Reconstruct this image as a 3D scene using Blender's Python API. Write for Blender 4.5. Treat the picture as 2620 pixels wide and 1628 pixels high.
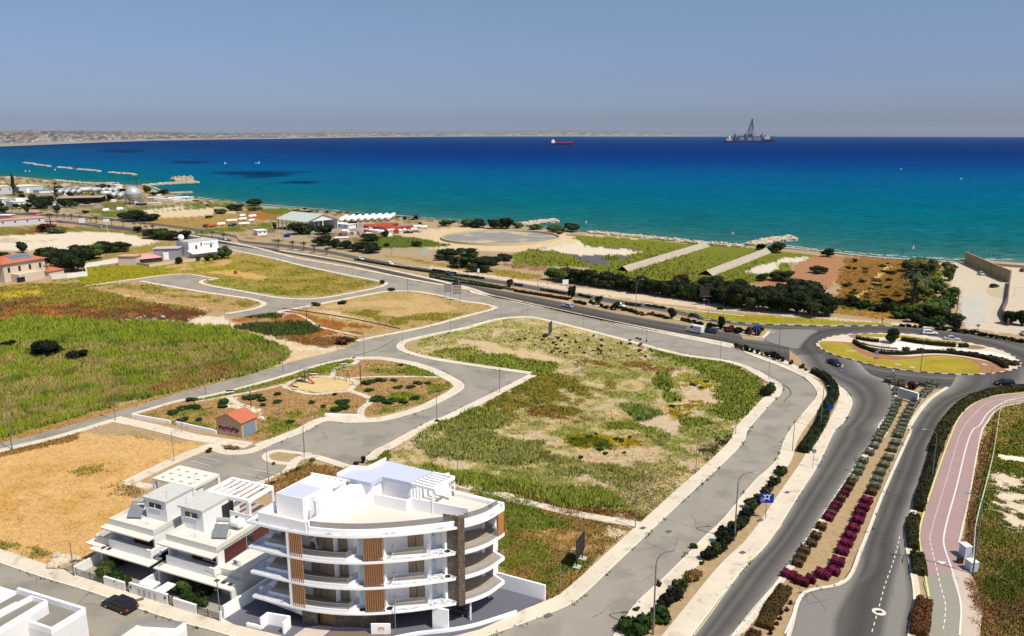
import bpy, math, random
import numpy as np
from mathutils import Vector, geometry
for _o in list(bpy.data.objects): bpy.data.objects.remove(_o)
SC = bpy.context.scene; COL = SC.collection; R = math.radians
random.seed(7); RNG = np.random.default_rng(7)
# ---------------- camera, sky, sun, exposure ----------------
H, F = 60.0, 2050.0
TH = math.atan(474/F); SN, CS = math.sin(TH), math.cos(TH)
cd = bpy.data.cameras.new('camera'); cam = bpy.data.objects.new('camera', cd); COL.objects.link(cam)
cam.location = (0, 0, H); cam.rotation_euler = (R(90)-TH, 0, 0)
cd.sensor_width = 36; cd.lens = F/2620*36; cd.clip_start = .5; cd.clip_end = 120000
SC.camera = cam
SUN_EL, SUN_AZ = R(58), R(128)          # azimuth clockwise from +Y: the sun stands to the right
w = bpy.data.worlds.new('World'); SC.world = w; w.use_nodes = True
nt = w.node_tree; bg = nt.nodes['Background']
sky = nt.nodes.new('ShaderNodeTexSky'); sky.sky_type = 'NISHITA'; sky.sun_disc = False
sky.sun_elevation = SUN_EL; sky.sun_rotation = SUN_AZ; sky.altitude = 60; sky.air_density = 1.0; sky.dust_density = 0.8; sky.ozone_density = 2.0
hs = nt.nodes.new('ShaderNodeHueSaturation'); hs.inputs['Saturation'].default_value = .85
tint = nt.nodes.new('ShaderNodeMixRGB'); tint.blend_type = 'MULTIPLY'; tint.inputs[0].default_value = 1; tint.inputs[2].default_value = (.90, .93, 1.02, 1)
nt.links.new(sky.outputs[0], hs.inputs['Color']); nt.links.new(hs.outputs[0], tint.inputs[1]); 
gz = nt.nodes.new('ShaderNodeTexCoord'); sx = nt.nodes.new('ShaderNodeSeparateXYZ'); rp = nt.nodes.new('ShaderNodeValToRGB'); nt.links.new(gz.outputs['Generated'], sx.inputs[0]); nt.links.new(sx.outputs[2], rp.inputs[0])
e = rp.color_ramp.elements; e[0].position = 0; e[0].color = (.46, .56, .84, 1); e[1].position = .5; e[1].color = (1, 1, 1, 1)
for p_, c_ in ((.07, (.52, .57, .77, 1)), (.17, (.61, .67, .71, 1))): k_ = rp.color_ramp.elements.new(p_); k_.color = c_
grad = nt.nodes.new('ShaderNodeMixRGB'); grad.blend_type = 'MULTIPLY'; grad.inputs[0].default_value = 1; nt.links.new(tint.outputs[0], grad.inputs[1]); nt.links.new(rp.outputs[0], grad.inputs[2]); nt.links.new(grad.outputs[0], bg.inputs[0])
bg.inputs[1].default_value = .105
sl = bpy.data.lights.new('sun', 'SUN'); sl.energy = 4.6; sl.angle = R(.5); sl.color = (1, .925, .80)
so = bpy.data.objects.new('sun', sl); COL.objects.link(so)
sd = Vector((math.sin(SUN_AZ)*math.cos(SUN_EL), math.cos(SUN_AZ)*math.cos(SUN_EL), math.sin(SUN_EL)))
so.rotation_euler = sd.to_track_quat('Z', 'Y').to_euler(); so.location = (60, 60, 120)
vs = SC.view_settings; vs.view_transform = 'Standard'; vs.look = 'None'; vs.exposure = .2; vs.gamma = 1; vs.use_curve_mapping = False
# ---------------- measuring on the photograph's ground plane ----------------
ZM = {'V1':(0,1100,2.864),'V2':(600,1150,2.8635),'V3':(1250,1100,2.864),'V4':(1900,1100,2.864),'M1':(0,640,2.907),'M2':(500,640,2.907),'M3':(1100,700,2.52),'M4':(1800,640,2.907),
 'U1':(0,420,4.057),'U2':(500,480,3.477),'U3':(1100,520,3.0425),'U4':(1800,560,2.968),'H1':(0,300,3.477),'H2':(700,300,3.0425),'H3':(1380,290,3.803),'B1':(600,1160,6.0475),'B2':(950,1160,6.0475),
 'B3':(560,1380,6.085),'N1':(2080,830,4.507),'N2':(2200,940,8.113),'N3':(1860,780,6.873),'N4':(0,430,7.958),'N5':(240,450,8.693),'N6':(660,520,5.532),'N7':(1380,640,5.071),'N8':(2400,640,6.3),'N9':(700,890,7.958),'NA':(1840,295,16.227),'NB':(0,620,7.606),'NC':(280,590,7.606),'ND':(1900,1440,6.954),'B4':(920,1380,4.868),'C1':(220,1180,4.723),'C2':(400,1180,3.6),'C3':(0,1400,4.868),'S':(0,0,1)}
def S(z, x, y): a = ZM[z]; return (a[0]+x/a[2], a[1]+y/a[2])
def unp(px, py, h=0.0):
 u = (px-1310)/F; v = (py-814)/F; t = (H-h)/(SN+v*CS)
 return (u*t, (CS-v*SN)*t)
def G(z, x, y, h=0.0): return unp(*S(z, x, y), h)
def GL(*a, h=0.0):          # 'M2',(x,y),(x,y),'V3',(x,y)... -> ground points
 out = []; z = 'S'
 for q in a:
  if isinstance(q, str): z = q
  else: out.append(G(z, q[0], q[1], h))
 return out
def SL(*a):
 out = []; z = 'S'
 for q in a:
  if isinstance(q, str): z = q
  else: out.append(S(z, q[0], q[1]))
 return out
def proj(x, y, z):
 d = y*CS-(z-H)*SN; up = y*SN+(z-H)*CS
 return (1310+F*x/d, 814-F*up/d)
def topz(g, py):            # height at which the vertical over ground point g reaches picture row py
 v = (py-814)/F; k = g[1]
 return H-k*(SN+v*CS)/(CS-v*SN)
# ---------------- noise ----------------
_L = RNG.random((256, 256))
def vn(x, y):
 x = np.asarray(x, float); y = np.asarray(y, float)
 xi = np.floor(x).astype(int); yi = np.floor(y).astype(int); fx = x-xi; fy = y-yi
 fx = fx*fx*(3-2*fx); fy = fy*fy*(3-2*fy)
 a = _L[xi & 255, yi & 255]; b = _L[(xi+1) & 255, yi & 255]; c = _L[xi & 255, (yi+1) & 255]; d = _L[(xi+1) & 255, (yi+1) & 255]
 return (a*(1-fx)+b*fx)*(1-fy)+(c*(1-fx)+d*fx)*fy
def fbm(x, y, o=4):
 s = 0; a = .5; t = 0
 for i in range(o): s = s+a*vn(x*2**i+i*17.3, y*2**i+i*9.1); t += a; a *= .5
 return s/t
def smooth(pts, n=6, closed=False):
 P = [np.array(p, float) for p in pts]; out = []
 ch = True
 while ch and not closed:          # drop points that double back
  ch = False
  for i in range(1, len(P)-1):
   d0 = P[i]-P[i-1]; d1 = P[i+1]-P[i]; a, b = np.linalg.norm(d0), np.linalg.norm(d1)
   if a < 1e-3 or b < 1e-3 or d0@d1 < -.35*a*b: P.pop(i); ch = True; break
 m = len(P); rng = range(m) if closed else range(m-1)
 for i in rng:
  if closed: p0, p1, p2, p3 = P[i-1], P[i], P[(i+1) % m], P[(i+2) % m]
  else: p1, p2 = P[i], P[i+1]; p0 = P[i-1] if i else 2*p1-p2; p3 = P[i+2] if i+2 < m else 2*p2-p1
  d1 = max(np.linalg.norm(p1-p0), 1e-6)**.5; d2 = max(np.linalg.norm(p2-p1), 1e-6)**.5; d3 = max(np.linalg.norm(p3-p2), 1e-6)**.5
  m1 = (p1-p0)/d1-(p2-p0)/(d1+d2)+(p2-p1)/d2; m2 = (p2-p1)/d2-(p3-p1)/(d2+d3)+(p3-p2)/d3
  m1 = m1*d2; m2 = m2*d2
  for k in range(n):
   t = k/n
   out.append(tuple((2*t**3-3*t*t+1)*p1+(t**3-2*t*t+t)*m1+(-2*t**3+3*t*t)*p2+(t**3-t*t)*m2))
 if not closed: out.append(tuple(P[-1]))
 return out
def inpoly(px, py, poly):
 px = np.asarray(px); py = np.asarray(py); r = np.zeros(px.shape, bool); n = len(poly)
 for i in range(n):
  x1, y1 = poly[i][0], poly[i][1]; x2, y2 = poly[i-1][0], poly[i-1][1]
  if y1 == y2: continue
  c = ((y1 > py) != (y2 > py)) & (px < (x2-x1)*(py-y1)/(y2-y1)+x1)
  r ^= c
 return r
# ---------------- materials ----------------
MT = {}
def mat(name, col=(.5,.5,.5), rough=.8, spec=.3, amp=.0, scale=1.0, attr=None, metal=0., bump=0., amp2=0., scale2=.05, obj=False, emit=None, trans=None, col2=None, mask=None):
 if name in MT: return MT[name]
 m = bpy.data.materials.new(name); m.use_nodes = True; t = m.node_tree; N = t.nodes; L = t.links
 b = N['Principled BSDF']; b.inputs['Roughness'].default_value = rough; b.inputs['Specular IOR Level'].default_value = spec; b.inputs['Metallic'].default_value = metal
 if attr:
  s_ = N.new('ShaderNodeVertexColor'); s_.layer_name = attr; out = s_.outputs[0]
 else:
  s_ = N.new('ShaderNodeRGB'); s_.outputs[0].default_value = (*col, 1); out = s_.outputs[0]
 if obj: co = N.new('ShaderNodeTexCoord').outputs['Object']
 else: co = N.new('ShaderNodeNewGeometry').outputs['Position']
 def noise(sc, det=5):
  n = N.new('ShaderNodeTexNoise'); n.inputs['Scale'].default_value = sc; n.inputs['Detail'].default_value = det; n.inputs['Roughness'].default_value = .6
  L.new(co, n.inputs['Vector']); return n.outputs['Fac']
 if col2:
  n = noise(mask[0] if mask else .2); rp = N.new('ShaderNodeValToRGB'); lo = mask[1] if mask else .45; hi = mask[2] if mask else .6
  rp.color_ramp.elements[0].position = lo; rp.color_ramp.elements[1].position = hi; L.new(n, rp.inputs[0])
  mx = N.new('ShaderNodeMixRGB'); L.new(rp.outputs[0], mx.inputs[0]); L.new(out, mx.inputs[1]); mx.inputs[2].default_value = (*col2, 1); out = mx.outputs[0]
 for a_, s2 in ((amp, scale),(amp2, scale2)):
  if a_:
   n = noise(s2); mr = N.new('ShaderNodeMapRange'); mr.inputs[1].default_value = .3; mr.inputs[2].default_value = .7; mr.inputs[3].default_value = 1-a_; mr.inputs[4].default_value = 1+a_; mr.clamp = False
   L.new(n, mr.inputs[0]); mx = N.new('ShaderNodeMixRGB'); mx.blend_type = 'MULTIPLY'; mx.inputs[0].default_value = 1; L.new(out, mx.inputs[1]); L.new(mr.outputs[0], mx.inputs[2]); out = mx.outputs[0]
 L.new(out, b.inputs['Base Color'])
 if bump:
  n = noise(scale, 6); bp = N.new('ShaderNodeBump'); bp.inputs['Strength'].default_value = 1; bp.inputs['Distance'].default_value = bump; L.new(n, bp.inputs['Height']); L.new(bp.outputs[0], b.inputs['Normal'])
 if trans:
  b.inputs['Alpha'].default_value = trans
 MT[name] = m; return m
M_WHITE = mat('white_render', (.72,.72,.71), .7, .3, .03, 1.5, amp2=.03, scale2=.3)
M_BRIGHT = mat('bright_white_plaster', (.90,.90,.91), .6, .3, .02, 1.2, amp2=.025, scale2=.25)
M_CREAMW = mat('cream_render', (.62,.60,.53), .8, .2, .05, 1.2)
M_ROOF = mat('roof_screed', (.60,.58,.52), .9, .1, .08, .8, amp2=.06, scale2=.2)
M_CONC = mat('concrete', (.42,.41,.37), .9, .1, .1, 1.5)
M_DARK = mat('dark_glass', (.015,.018,.02), .12, .5)
M_BLACK = mat('black_paint', (.012,.012,.012), .35, .5)
M_STEEL = mat('galvanised_steel', (.32,.33,.33), .5, .4, metal=.4)
M_POLE = mat('weathered_pole_metal', (.16,.165,.16), .6, .3)
M_PAVE = mat('pale_paving', (.58,.51,.40), .9, .1, .10, 4., amp2=.10, scale2=.15, col2=(.44,.38,.29), mask=(.5,.56,.66))
M_KERB = mat('kerb_stone', (.60,.56,.47), .9, .1, .08, 2.)
M_ASPH = mat('worn_asphalt', (.275,.25,.205), .92, .15, .06, 9., amp2=.10, scale2=.09, col2=(.225,.205,.17), mask=(.16,.50,.60))
M_ASPD = mat('dark_asphalt', (.085,.077,.070), .9, .2, .05, 5., amp2=.12, scale2=.08)
M_ASPW = mat('tracked_asphalt', attr='Col', rough=.9, spec=.15, amp=.05, scale=5., amp2=.10, scale2=.15)
M_LINE = mat('white_road_paint', (.62,.61,.57), .8, .2, .1, 3.)
M_YLINE = mat('yellow_road_paint', (.60,.55,.28), .8, .2, .12, 2.)
# ---------------- mesh helper ----------------
class MB:
 def __init__(s): s.v = []; s.f = []; s.c = None
 def add(s, vs_, fs):
  o = len(s.v); s.v += [tuple(p) for p in vs_]; s.f += [tuple(i+o for i in f) for f in fs]; return s
 def box(s, x0, x1, y0, y1, z0, z1):
  return s.add([(x0,y0,z0),(x1,y0,z0),(x1,y1,z0),(x0,y1,z0),(x0,y0,z1),(x1,y0,z1),(x1,y1,z1),(x0,y1,z1)], [(3,2,1,0),(4,5,6,7),(0,1,5,4),(1,2,6,5),(2,3,7,6),(3,0,4,7)])
 def obox(s, c, ex, ey, hx, hy, z0, z1):     # oriented box: centre, unit axes, half sizes
  P = [(c[0]+a*hx*ex[0]+b*hy*ey[0], c[1]+a*hx*ex[1]+b*hy*ey[1]) for a, b in ((-1,-1),(1,-1),(1,1),(-1,1))]
  return s.prism(P, z0, z1)
 def prism(s, P, z0, z1, cap=True):
  P = [(p[0], p[1]) for p in P]
  a = sum(P[i-1][0]*P[i][1]-P[i][0]*P[i-1][1] for i in range(len(P)))
  if a < 0: P = P[::-1]
  n = len(P); o = len(s.v)
  s.v += [(p[0], p[1], z0) for p in P]+[(p[0], p[1], z1) for p in P]
  s.f += [(o+i, o+(i+1) % n, o+n+(i+1) % n, o+n+i) for i in range(n)]
  if cap:
   if n == 4: s.f += [(o+n, o+n+1, o+n+2, o+n+3),(o+3, o+2, o+1, o)]
   else:
    for t in geometry.tessellate_polygon([[Vector((p[0], p[1], 0)) for p in P]]):
     A, B, C = [P[i] for i in t]
     cr = (B[0]-A[0])*(C[1]-A[1])-(B[1]-A[1])*(C[0]-A[0])
     t = t if cr > 0 else t[::-1]
     s.f.append(tuple(o+n+i for i in t)); s.f.append(tuple(o+i for i in t[::-1]))
  return s
 def sheet(s, P, z, holes=()):
  L = [[Vector((p[0], p[1], 0)) for p in P]]+[[Vector((p[0], p[1], 0)) for p in h] for h in holes]
  A = [v for l in L for v in l]; o = len(s.v); s.v += [(v.x, v.y, z) for v in A]
  for t in geometry.tessellate_polygon(L):
   a, b, c = [A[i] for i in t]
   cr = (b.x-a.x)*(c.y-a.y)-(b.y-a.y)*(c.x-a.x)
   t = t if cr > 0 else t[::-1]
   s.f.append(tuple(o+i for i in t))
  return s
 def ribbon(s, pts, w, z0, z1, side=0, closed=False):
  P = []
  W0 = []
  for i_, p in enumerate(pts):
   p = np.array(p[:2], float)
   if P and np.linalg.norm(p-P[-1]) < .12: continue
   if len(P) > 1:
    d0 = P[-1]-P[-2]; d1 = p-P[-1]
    if d0@d1 < -.2*np.linalg.norm(d0)*np.linalg.norm(d1): continue
   P.append(p); W0.append(w[min(i_, len(w)-1)] if hasattr(w, '__len__') else w)
  w = W0; n = len(P); L = []; Rr = []
  for i in range(n):
   a = P[i-1] if (i or closed) else P[i]; b = P[(i+1) % n] if (i < n-1 or closed) else P[i]
   d = b-a; d = d/(np.linalg.norm(d)+1e-9); nn = np.array((-d[1], d[0]))
   ww = w[i] if hasattr(w, '__len__') else w
   if side == 0: L.append(P[i]+nn*ww/2); Rr.append(P[i]-nn*ww/2)
   elif side > 0: L.append(P[i]+nn*ww); Rr.append(P[i])
   else: L.append(P[i]); Rr.append(P[i]-nn*ww)
  o = len(s.v)
  for i in range(n): s.v += [(Rr[i][0], Rr[i][1], z1),(L[i][0], L[i][1], z1),(L[i][0], L[i][1], z0),(Rr[i][0], Rr[i][1], z0)]
  m = n if closed else n-1
  for i in range(m):
   a = o+4*i; b = o+4*((i+1) % n)
   s.f += [(a, b, b+1, a+1),(a+1, b+1, b+2, a+2),(b, a, a+3, b+3)]
  if not closed: s.f += [(o, o+1, o+2, o+3), tuple(o+4*(n-1)+k for k in (3, 2, 1, 0))]
  return s
 def tube(s, pts, r, n=8, cap=True):
  P = [Vector(p) for p in pts]; o = len(s.v); m = len(P)
  up = None
  for i in range(m):
   d = (P[min(i+1, m-1)]-P[max(i-1, 0)]).normalized()
   if up is None: up = Vector((1, 0, 0)) if abs(d.z) > .9 else Vector((0, 0, 1))
   a = d.cross(up).normalized(); b = a.cross(d).normalized()
   rr = r[i] if hasattr(r, '__len__') else r
   for k in range(n):
    t = 2*math.pi*k/n; s.v.append(tuple(P[i]+a*math.cos(t)*rr+b*math.sin(t)*rr))
  for i in range(m-1):
   for k in range(n):
    s.f.append((o+i*n+k, o+i*n+(k+1) % n, o+(i+1)*n+(k+1) % n, o+(i+1)*n+k))
  if cap: s.f += [tuple(o+k for k in range(n))[::-1], tuple(o+(m-1)*n+k for k in range(n))]
  return s
 def bar(s, a, b, w, h):                    # beam between two 3D points, square section
  a = Vector(a); b = Vector(b); d = (b-a).normalized(); u = Vector((0, 0, 1)) if abs(d.z) < .95 else Vector((1, 0, 0))
  e = d.cross(u).normalized()*w/2; g = e.cross(d).normalized()*h/2
  return s.add([a-e-g, a+e-g, a+e+g, a-e+g, b-e-g, b+e-g, b+e+g, b-e+g], [(0,1,2,3),(7,6,5,4),(0,4,5,1),(1,5,6,2),(2,6,7,3),(3,7,4,0)])
 def ball(s, c, r, n=10, m=7):
  rx, ry, rz = r if hasattr(r, '__len__') else (r, r, r); o = len(s.v)
  for j in range(m+1):
   p = math.pi*j/m
   for i in range(n):
    t = 2*math.pi*i/n; s.v.append((c[0]+rx*math.sin(p)*math.cos(t), c[1]+ry*math.sin(p)*math.sin(t), c[2]+rz*math.cos(p)))
  for j in range(m):
   for i in range(n): s.f.append((o+j*n+i, o+(j+1)*n+i, o+(j+1)*n+(i+1) % n, o+j*n+(i+1) % n))
  return s
 def quad(s, a, b, c, d): return s.add([a, b, c, d], [(0,1,2,3)])
 def build(s, name, m, parent=None, smooth_=False, bevel=0, cols=None):
  me = bpy.data.meshes.new(name); off = np.zeros(3)
  if parent is not None and parent.get('_w'): off = np.array(parent['_w'])
  V = np.array(s.v, float).reshape(-1, 3)-off
  me.from_pydata(V.tolist(), [], s.f); me.materials.append(m)
  if cols is not None:
   ca = me.color_attributes.new('Col', 'FLOAT_COLOR', 'POINT'); cc = np.ones((len(s.v), 4)); cc[:, :3] = np.asarray(cols)[:, :3]; ca.data.foreach_set('color', cc.ravel())
  if smooth_: me.shade_smooth()
  me.update()
  o = bpy.data.objects.new(name, me); COL.objects.link(o)
  if parent is not None:
   o.parent = parent
   if parent.get('_w'): o['_w'] = tuple(parent['_w'])
  if bevel: b = o.modifiers.new('bevel', 'BEVEL'); b.width = bevel; b.segments = 2; b.limit_method = 'ANGLE'
  return o
def tag(o, label=None, cat=None, group=None, kind=None):
 if label: o['label'] = label
 if cat: o['category'] = cat
 if group: o['group'] = group
 if kind: o['kind'] = kind
 return o
def thing(name, label, cat, loc=(0,0,0), rz=0, group=None, world=False):
 """Empty at the base of a thing. world=True: the parts are given in world coordinates."""
 o = bpy.data.objects.new(name, None); COL.objects.link(o); o.empty_display_size = .5
 loc = (loc[0], loc[1], loc[2] if len(loc) > 2 else 0)
 o.location = loc; o.rotation_euler = (0, 0, rz); tag(o, label, cat, group)
 if world: o['_w'] = loc
 return o
def struct(mb, name, m, cols=None): return tag(mb.build(name, m, cols=cols), kind='structure')
def dup(root, loc=None, rz=None, label=None, sc=None, group=None):
 r = root.copy(); COL.objects.link(r)
 if loc is not None: r.location = (loc[0], loc[1], loc[2] if len(loc) > 2 else 0)
 if rz is not None: r.rotation_euler = (0, 0, rz)
 if sc is not None: r.scale = sc if hasattr(sc, '__len__') else (sc, sc, sc)
 if label: r['label'] = label
 if group: r['group'] = group
 for ch in list(root.children):
  c = ch.copy(); COL.objects.link(c); c.parent = r
  for g in ch.children:
   d = g.copy(); COL.objects.link(d); d.parent = c
 return r
# ---------------- ground paint: what grows where (real surface colours) ----------------
TAN=(.37,.25,.125); STRAW=(.46,.36,.19); PALE=(.46,.35,.22); OLIVE=(.185,.16,.035); GREEN=(.15,.175,.03); FG=(.17,.205,.04); DGREEN=(.03,.055,.012); BROWN=(.16,.085,.03); RUST=(.27,.115,.04)
LIME=(.54,.47,.36); DIRT=(.50,.38,.24); MOSS=(.22,.20,.03); LAWN=(.25,.235,.035)
# (polygon in the photo, colour, vegetation height m, edge wobble m, coverage 0-1, noise size m)
PAINT = []
def pt(col, veg, *a, wob=1.5, cov=1., ns=6.): PAINT.append((GL(*a), col, veg, wob, cov, ns))
# reed field, left
pt(OLIVE,.5,'M1',(-900,300),(0,260),(620,240),(1500,310),(1900,360),(1500,470),(700,560),(0,560),(-900,560))
pt(BROWN,.5,'M1',(-900,330),(250,350),(900,380),(1480,450),(1540,520),(1180,560),(500,520),(0,530),(-900,600),cov=.6,ns=9)
pt((.13,.07,.03),.5,'M1',(-900,370),(300,400),(900,430),(1480,455),(1540,520),(1150,570),(500,520),(0,540),(-900,600),cov=.72,ns=6)
pt(RUST,.3,'M1',(0,420),(500,400),(900,470),(1500,460),(1480,560),(1100,560),(500,500),(0,520),cov=.45,ns=5)
pt((.42,.30,.06),.4,'M1',(-200,260),(300,280),(360,330),(0,360),cov=.7)
pt(TAN,.2,'M1',(640,280),(1060,240),(1900,375),(1950,400),(1680,465),(1450,430),(1150,400),(850,320),wob=1)
pt(OLIVE,.3,'M1',(700,280),(1060,245),(1500,320),(1900,385),(1880,420),(1500,390),(1000,300),cov=.55)
pt(PALE,0,'M1',(900,320),(1100,350),(1400,420),(1560,440),(1500,460),(1200,400),(950,350),cov=.6)
pt((.085,.035,.022),.1,'M1',(950,440),(1200,420),(1500,465),(1420,560),(1180,560),(1000,500),cov=.85)
pt((.165,.205,.03),1.15,'M1',(-1200,600),(0,560),(180,500),(500,505),(1000,530),(1450,560),(1800,600),(2000,680),(2200,760),(2140,840),(2020,880),(1500,990),(900,1150),(400,1300),(0,1390),(-1200,1700),wob=2)
pt((.085,.125,.02),1.25,'M1',(-1200,560),(2100,640),(2100,860),(900,1150),(-1200,1500),cov=.4,ns=7)
pt((.25,.21,.075),1.1,'M1',(-300,700),(2100,700),(2140,840),(2020,880),(1500,990),(900,1150),(0,1390),(-300,1400),cov=.5,ns=5)
pt((.22,.135,.05),1.1,'M1',(1450,880),(2000,850),(1900,900),(1450,990),(700,1190),(500,1170),(900,1060),cov=.5,ns=4)
pt((.33,.20,.09),0.15,'M1',(-1200,1690),(0,1400),(900,1160),(1500,1000),(2030,890),(2030,920),(1500,1040),(900,1205),(0,1450),(-1200,1750),wob=.6)
# beyond cul-de-sac
pt(MOSS,.3,'M1',(560,240),(640,150),(900,110),(1300,120),(1100,160),(1330,170),(1000,210),(640,262),wob=1)
pt(GREEN,.3,'M1',(640,120),(900,100),(1100,130),(1000,180),(700,190),cov=.6)
# lot B
pt((.27,.21,.065),.25,'M2',(-600,80),(0,90),(250,45),(400,15),(900,140),(1400,235),(1400,255),(950,345),(600,340),(100,250),(160,215),(0,190),(-250,160),wob=1)
pt(OLIVE,.4,'M2',(100,60),(700,110),(1350,240),(1100,310),(600,320),(300,180),cov=.5,ns=8)
pt(GREEN,.4,'M2',(80,210),(200,200),(450,270),(900,330),(600,340),(150,262),cov=.55,ns=5)
pt((.45,.29,.12),.1,'M2',(60,140),(300,150),(550,200),(480,225),(250,190),(80,170),wob=1)
pt((.42,.27,.11),.1,'M2',(-250,130),(0,100),(150,90),(50,140),(-100,160),cov=.7)
# lot C (two halves)
pt((.35,.25,.115),.15,'M2',(640,440),(1200,345),(1430,300),(1640,300),(2035,375),'M3',(400,215),(300,255),(0,330),'M2',(1530,580),(1280,630),(1000,560),wob=.5)
pt((.42,.30,.155),.1,'M2',(900,420),(1300,380),(1650,330),(1900,400),(2000,440),(1500,500),(1150,460),cov=.7,ns=9)
pt(OLIVE,.3,'M2',(1100,450),(1700,470),(2100,460),(1700,560),(1500,580),(1250,500),cov=.45)
pt(PALE,0,'M2',(820,445),(1050,450),(1150,490),(1400,560),(1000,500),wob=.8,cov=.8)
pt(RUST,.2,'M2',(270,520),(620,440),(1000,520),(1350,575),(1240,640),(1060,600),(900,640),(800,700),(600,640),(400,560),cov=.8)
pt(BROWN,.3,'M2',(600,620),(800,640),(1000,640),(1200,640),(1180,700),(900,740),(700,690),cov=.7)
pt(DGREEN,1.0,'M2',(280,575),(500,535),(850,540),(940,590),(820,630),(600,640),(430,600),wob=1.2)
pt(DGREEN,.7,'M2',(380,490),(520,460),(640,480),(610,510),(420,510),wob=1)
pt(LIME,0,'M2',(0,500),(190,485),(270,540),(280,580),(120,575),(-40,545),wob=1.2)
pt(LIME,0,'M1',(820,500),(1180,480),(1350,540),(1200,555),(1000,520),cov=.3,ns=2)
pt(DIRT,0,'M2',(400,610),(450,615),(560,650),(750,690),(900,730),(1120,730),(900,790),(700,850),(590,870),(690,800),(700,740),(560,680),(440,640),wob=.7)
pt(LIME,0,'M2',(420,605),(700,690),(1100,735),(900,760),(820,740),(700,735),(560,670),cov=.5,ns=2)
# park
pt((.32,.205,.10),.15,'M2',(0,1110),(240,1050),(640,940),(1000,840),(1180,800),(1380,800),(1640,845),(1850,910),(1920,980),(1900,1040),(1700,1140),(1300,1240),(960,1230),(600,1400),(440,1420),'M1',(980,1235),(1340,1110),wob=.3)
pt(GREEN,.35,'M2',(0,1100),(240,1050),(640,940),(1000,840),(1190,805),(1160,850),(1000,920),(660,985),(0,1130),wob=.5,cov=.8,ns=4)
pt(GREEN,.35,'M2',(1080,860),(1640,850),(1850,910),(1920,985),(1880,1050),(1600,1160),(1300,1230),(1250,1130),(1600,1060),(1850,950),(1500,930),cov=.6,ns=4)
pt(GREEN,.3,'M2',(-300,1210),(0,1180),(140,1170),(100,1290),(-100,1290),cov=.5,ns=3)
pt(GREEN,.3,'M2',(470,1250),(900,1180),(1200,1180),(950,1230),(600,1390),(430,1420),cov=.45,ns=3)
pt((.52,.40,.22),0,'M2',(720,1000),(850,950),(1050,945),(1170,985),(1130,1040),(880,1060),(740,1035),wob=.3)
pt((.62,.56,.42),0,'M2',(200,1170),(280,1110),(330,1090),(330,1150),(460,1180),(520,1280),(440,1240),(280,1180),wob=.5,cov=.85,ns=1.5)
# lot E (tan lot)
pt((.50,.325,.155),.06,'V1',(-900,500),(0,180),(600,20),(1560,90),(900,370),(1100,430),(900,620),(760,700),(700,1000),(560,1075),(0,890),(-900,700),wob=.5)
pt((.45,.275,.11),.07,'V1',(-900,500),(0,300),(600,180),(1200,240),(900,600),(700,700),(0,700),(-900,700),cov=.5,ns=3.5)
pt((.26,.20,.055),.25,'V1',(500,270),(700,260),(680,330),(560,330),cov=.6,ns=1.5)
pt((.22,.13,.045),.25,'V1',(0,180),(600,10),(560,70),(100,180),(0,210),wob=.5,cov=.9)
pt((.28,.19,.085),.3,'V1',(830,400),(1090,430),(1050,500),(850,460),cov=.8,ns=1.5)
pt((.30,.22,.12),.1,'V1',(800,0),(1300,60),(1560,90),(1200,70),(950,60),cov=.7,ns=2)
pt((.20,.17,.05),.35,'V1',(0,840),(350,900),(400,960),(0,890),cov=.6,ns=1.5)
pt((.30,.26,.2),.3,'C3',(480,230),(900,170),(900,330),(620,260),cov=.6,ns=1)
# lot D (big central field)
D_OUT = ('M3',(-60,400),(455,290),(620,278),(960,345),(1300,435),(1640,520),(2016,610),'M4',(400,900),(440,1000),(500,1120),(240,1370),'V3',(1800,30),(1470,420),(1200,600),(1100,670),(560,555),(0,430),'V2',(1590,240),(1000,140),'M3',(0,995),(250,880),(735,650),(0,535),(-100,520))
pt(STRAW,.13,*D_OUT,wob=.3)
pt((.20,.215,.055),.2,*D_OUT,wob=.3,cov=.5,ns=8)
pt((.26,.25,.09),.18,*D_OUT,wob=.3,cov=.4,ns=2.2)
pt((.44,.35,.24),.08,*D_OUT,wob=.3,cov=.3,ns=4)
pt((.34,.30,.13),.35,'M3',(0,400),(455,290),(1400,470),(1500,560),(800,560),(300,460),(0,460),cov=.6,ns=3)
pt(PALE,.0,'M3',(150,420),(330,425),(700,510),(900,560),(750,580),(400,520),cov=.75,ns=6)
pt(FG,.7,'M3',(0,490),(250,480),(420,520),(820,580),(820,640),(700,640),(300,590),(0,530),wob=1.2,cov=.85)
pt(OLIVE,.4,'M3',(620,640),(900,640),(1000,760),(900,900),(500,960),(350,840),cov=.75,ns=5)
pt((.20,.115,.035),.3,'M3',(780,480),(960,550),(1300,560),(1700,620),(1600,650),(1200,600),(850,540),cov=.5,ns=4)
pt(OLIVE,.4,'M3',(950,560),(1200,700),(1000,880),(850,900),(620,900),(780,700),cov=.5,ns=4)
pt((.19,.10,.035),.3,'M3',(600,860),(900,900),(1080,970),(900,960),(620,910),cov=.6,ns=3)
pt(FG,.6,'M3',(1400,470),(1540,450),(1750,540),(2016,610),(2016,700),(1880,700),(1700,600),(1480,540),wob=1.2,cov=.85)
pt(FG,.55,'M4',(0,790),(200,830),(400,900),(470,990),(450,1010),(400,1120),(340,1270),(200,1300),(60,1180),(150,1020),(0,940),cov=.8)
pt((.44,.34,.24),.05,'M3',(1640,720),(1880,700),(1840,820),(1500,1060),(1380,1000),(1500,900),(1600,820),cov=.85,ns=5)
pt(FG,1.3,'M3',(1450,720),(1500,640),(1555,640),(1560,720),(1490,770),wob=.8)
pt(FG,1.0,'M3',(1490,780),(1590,770),(1600,820),(1520,830),wob=.6)
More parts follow.
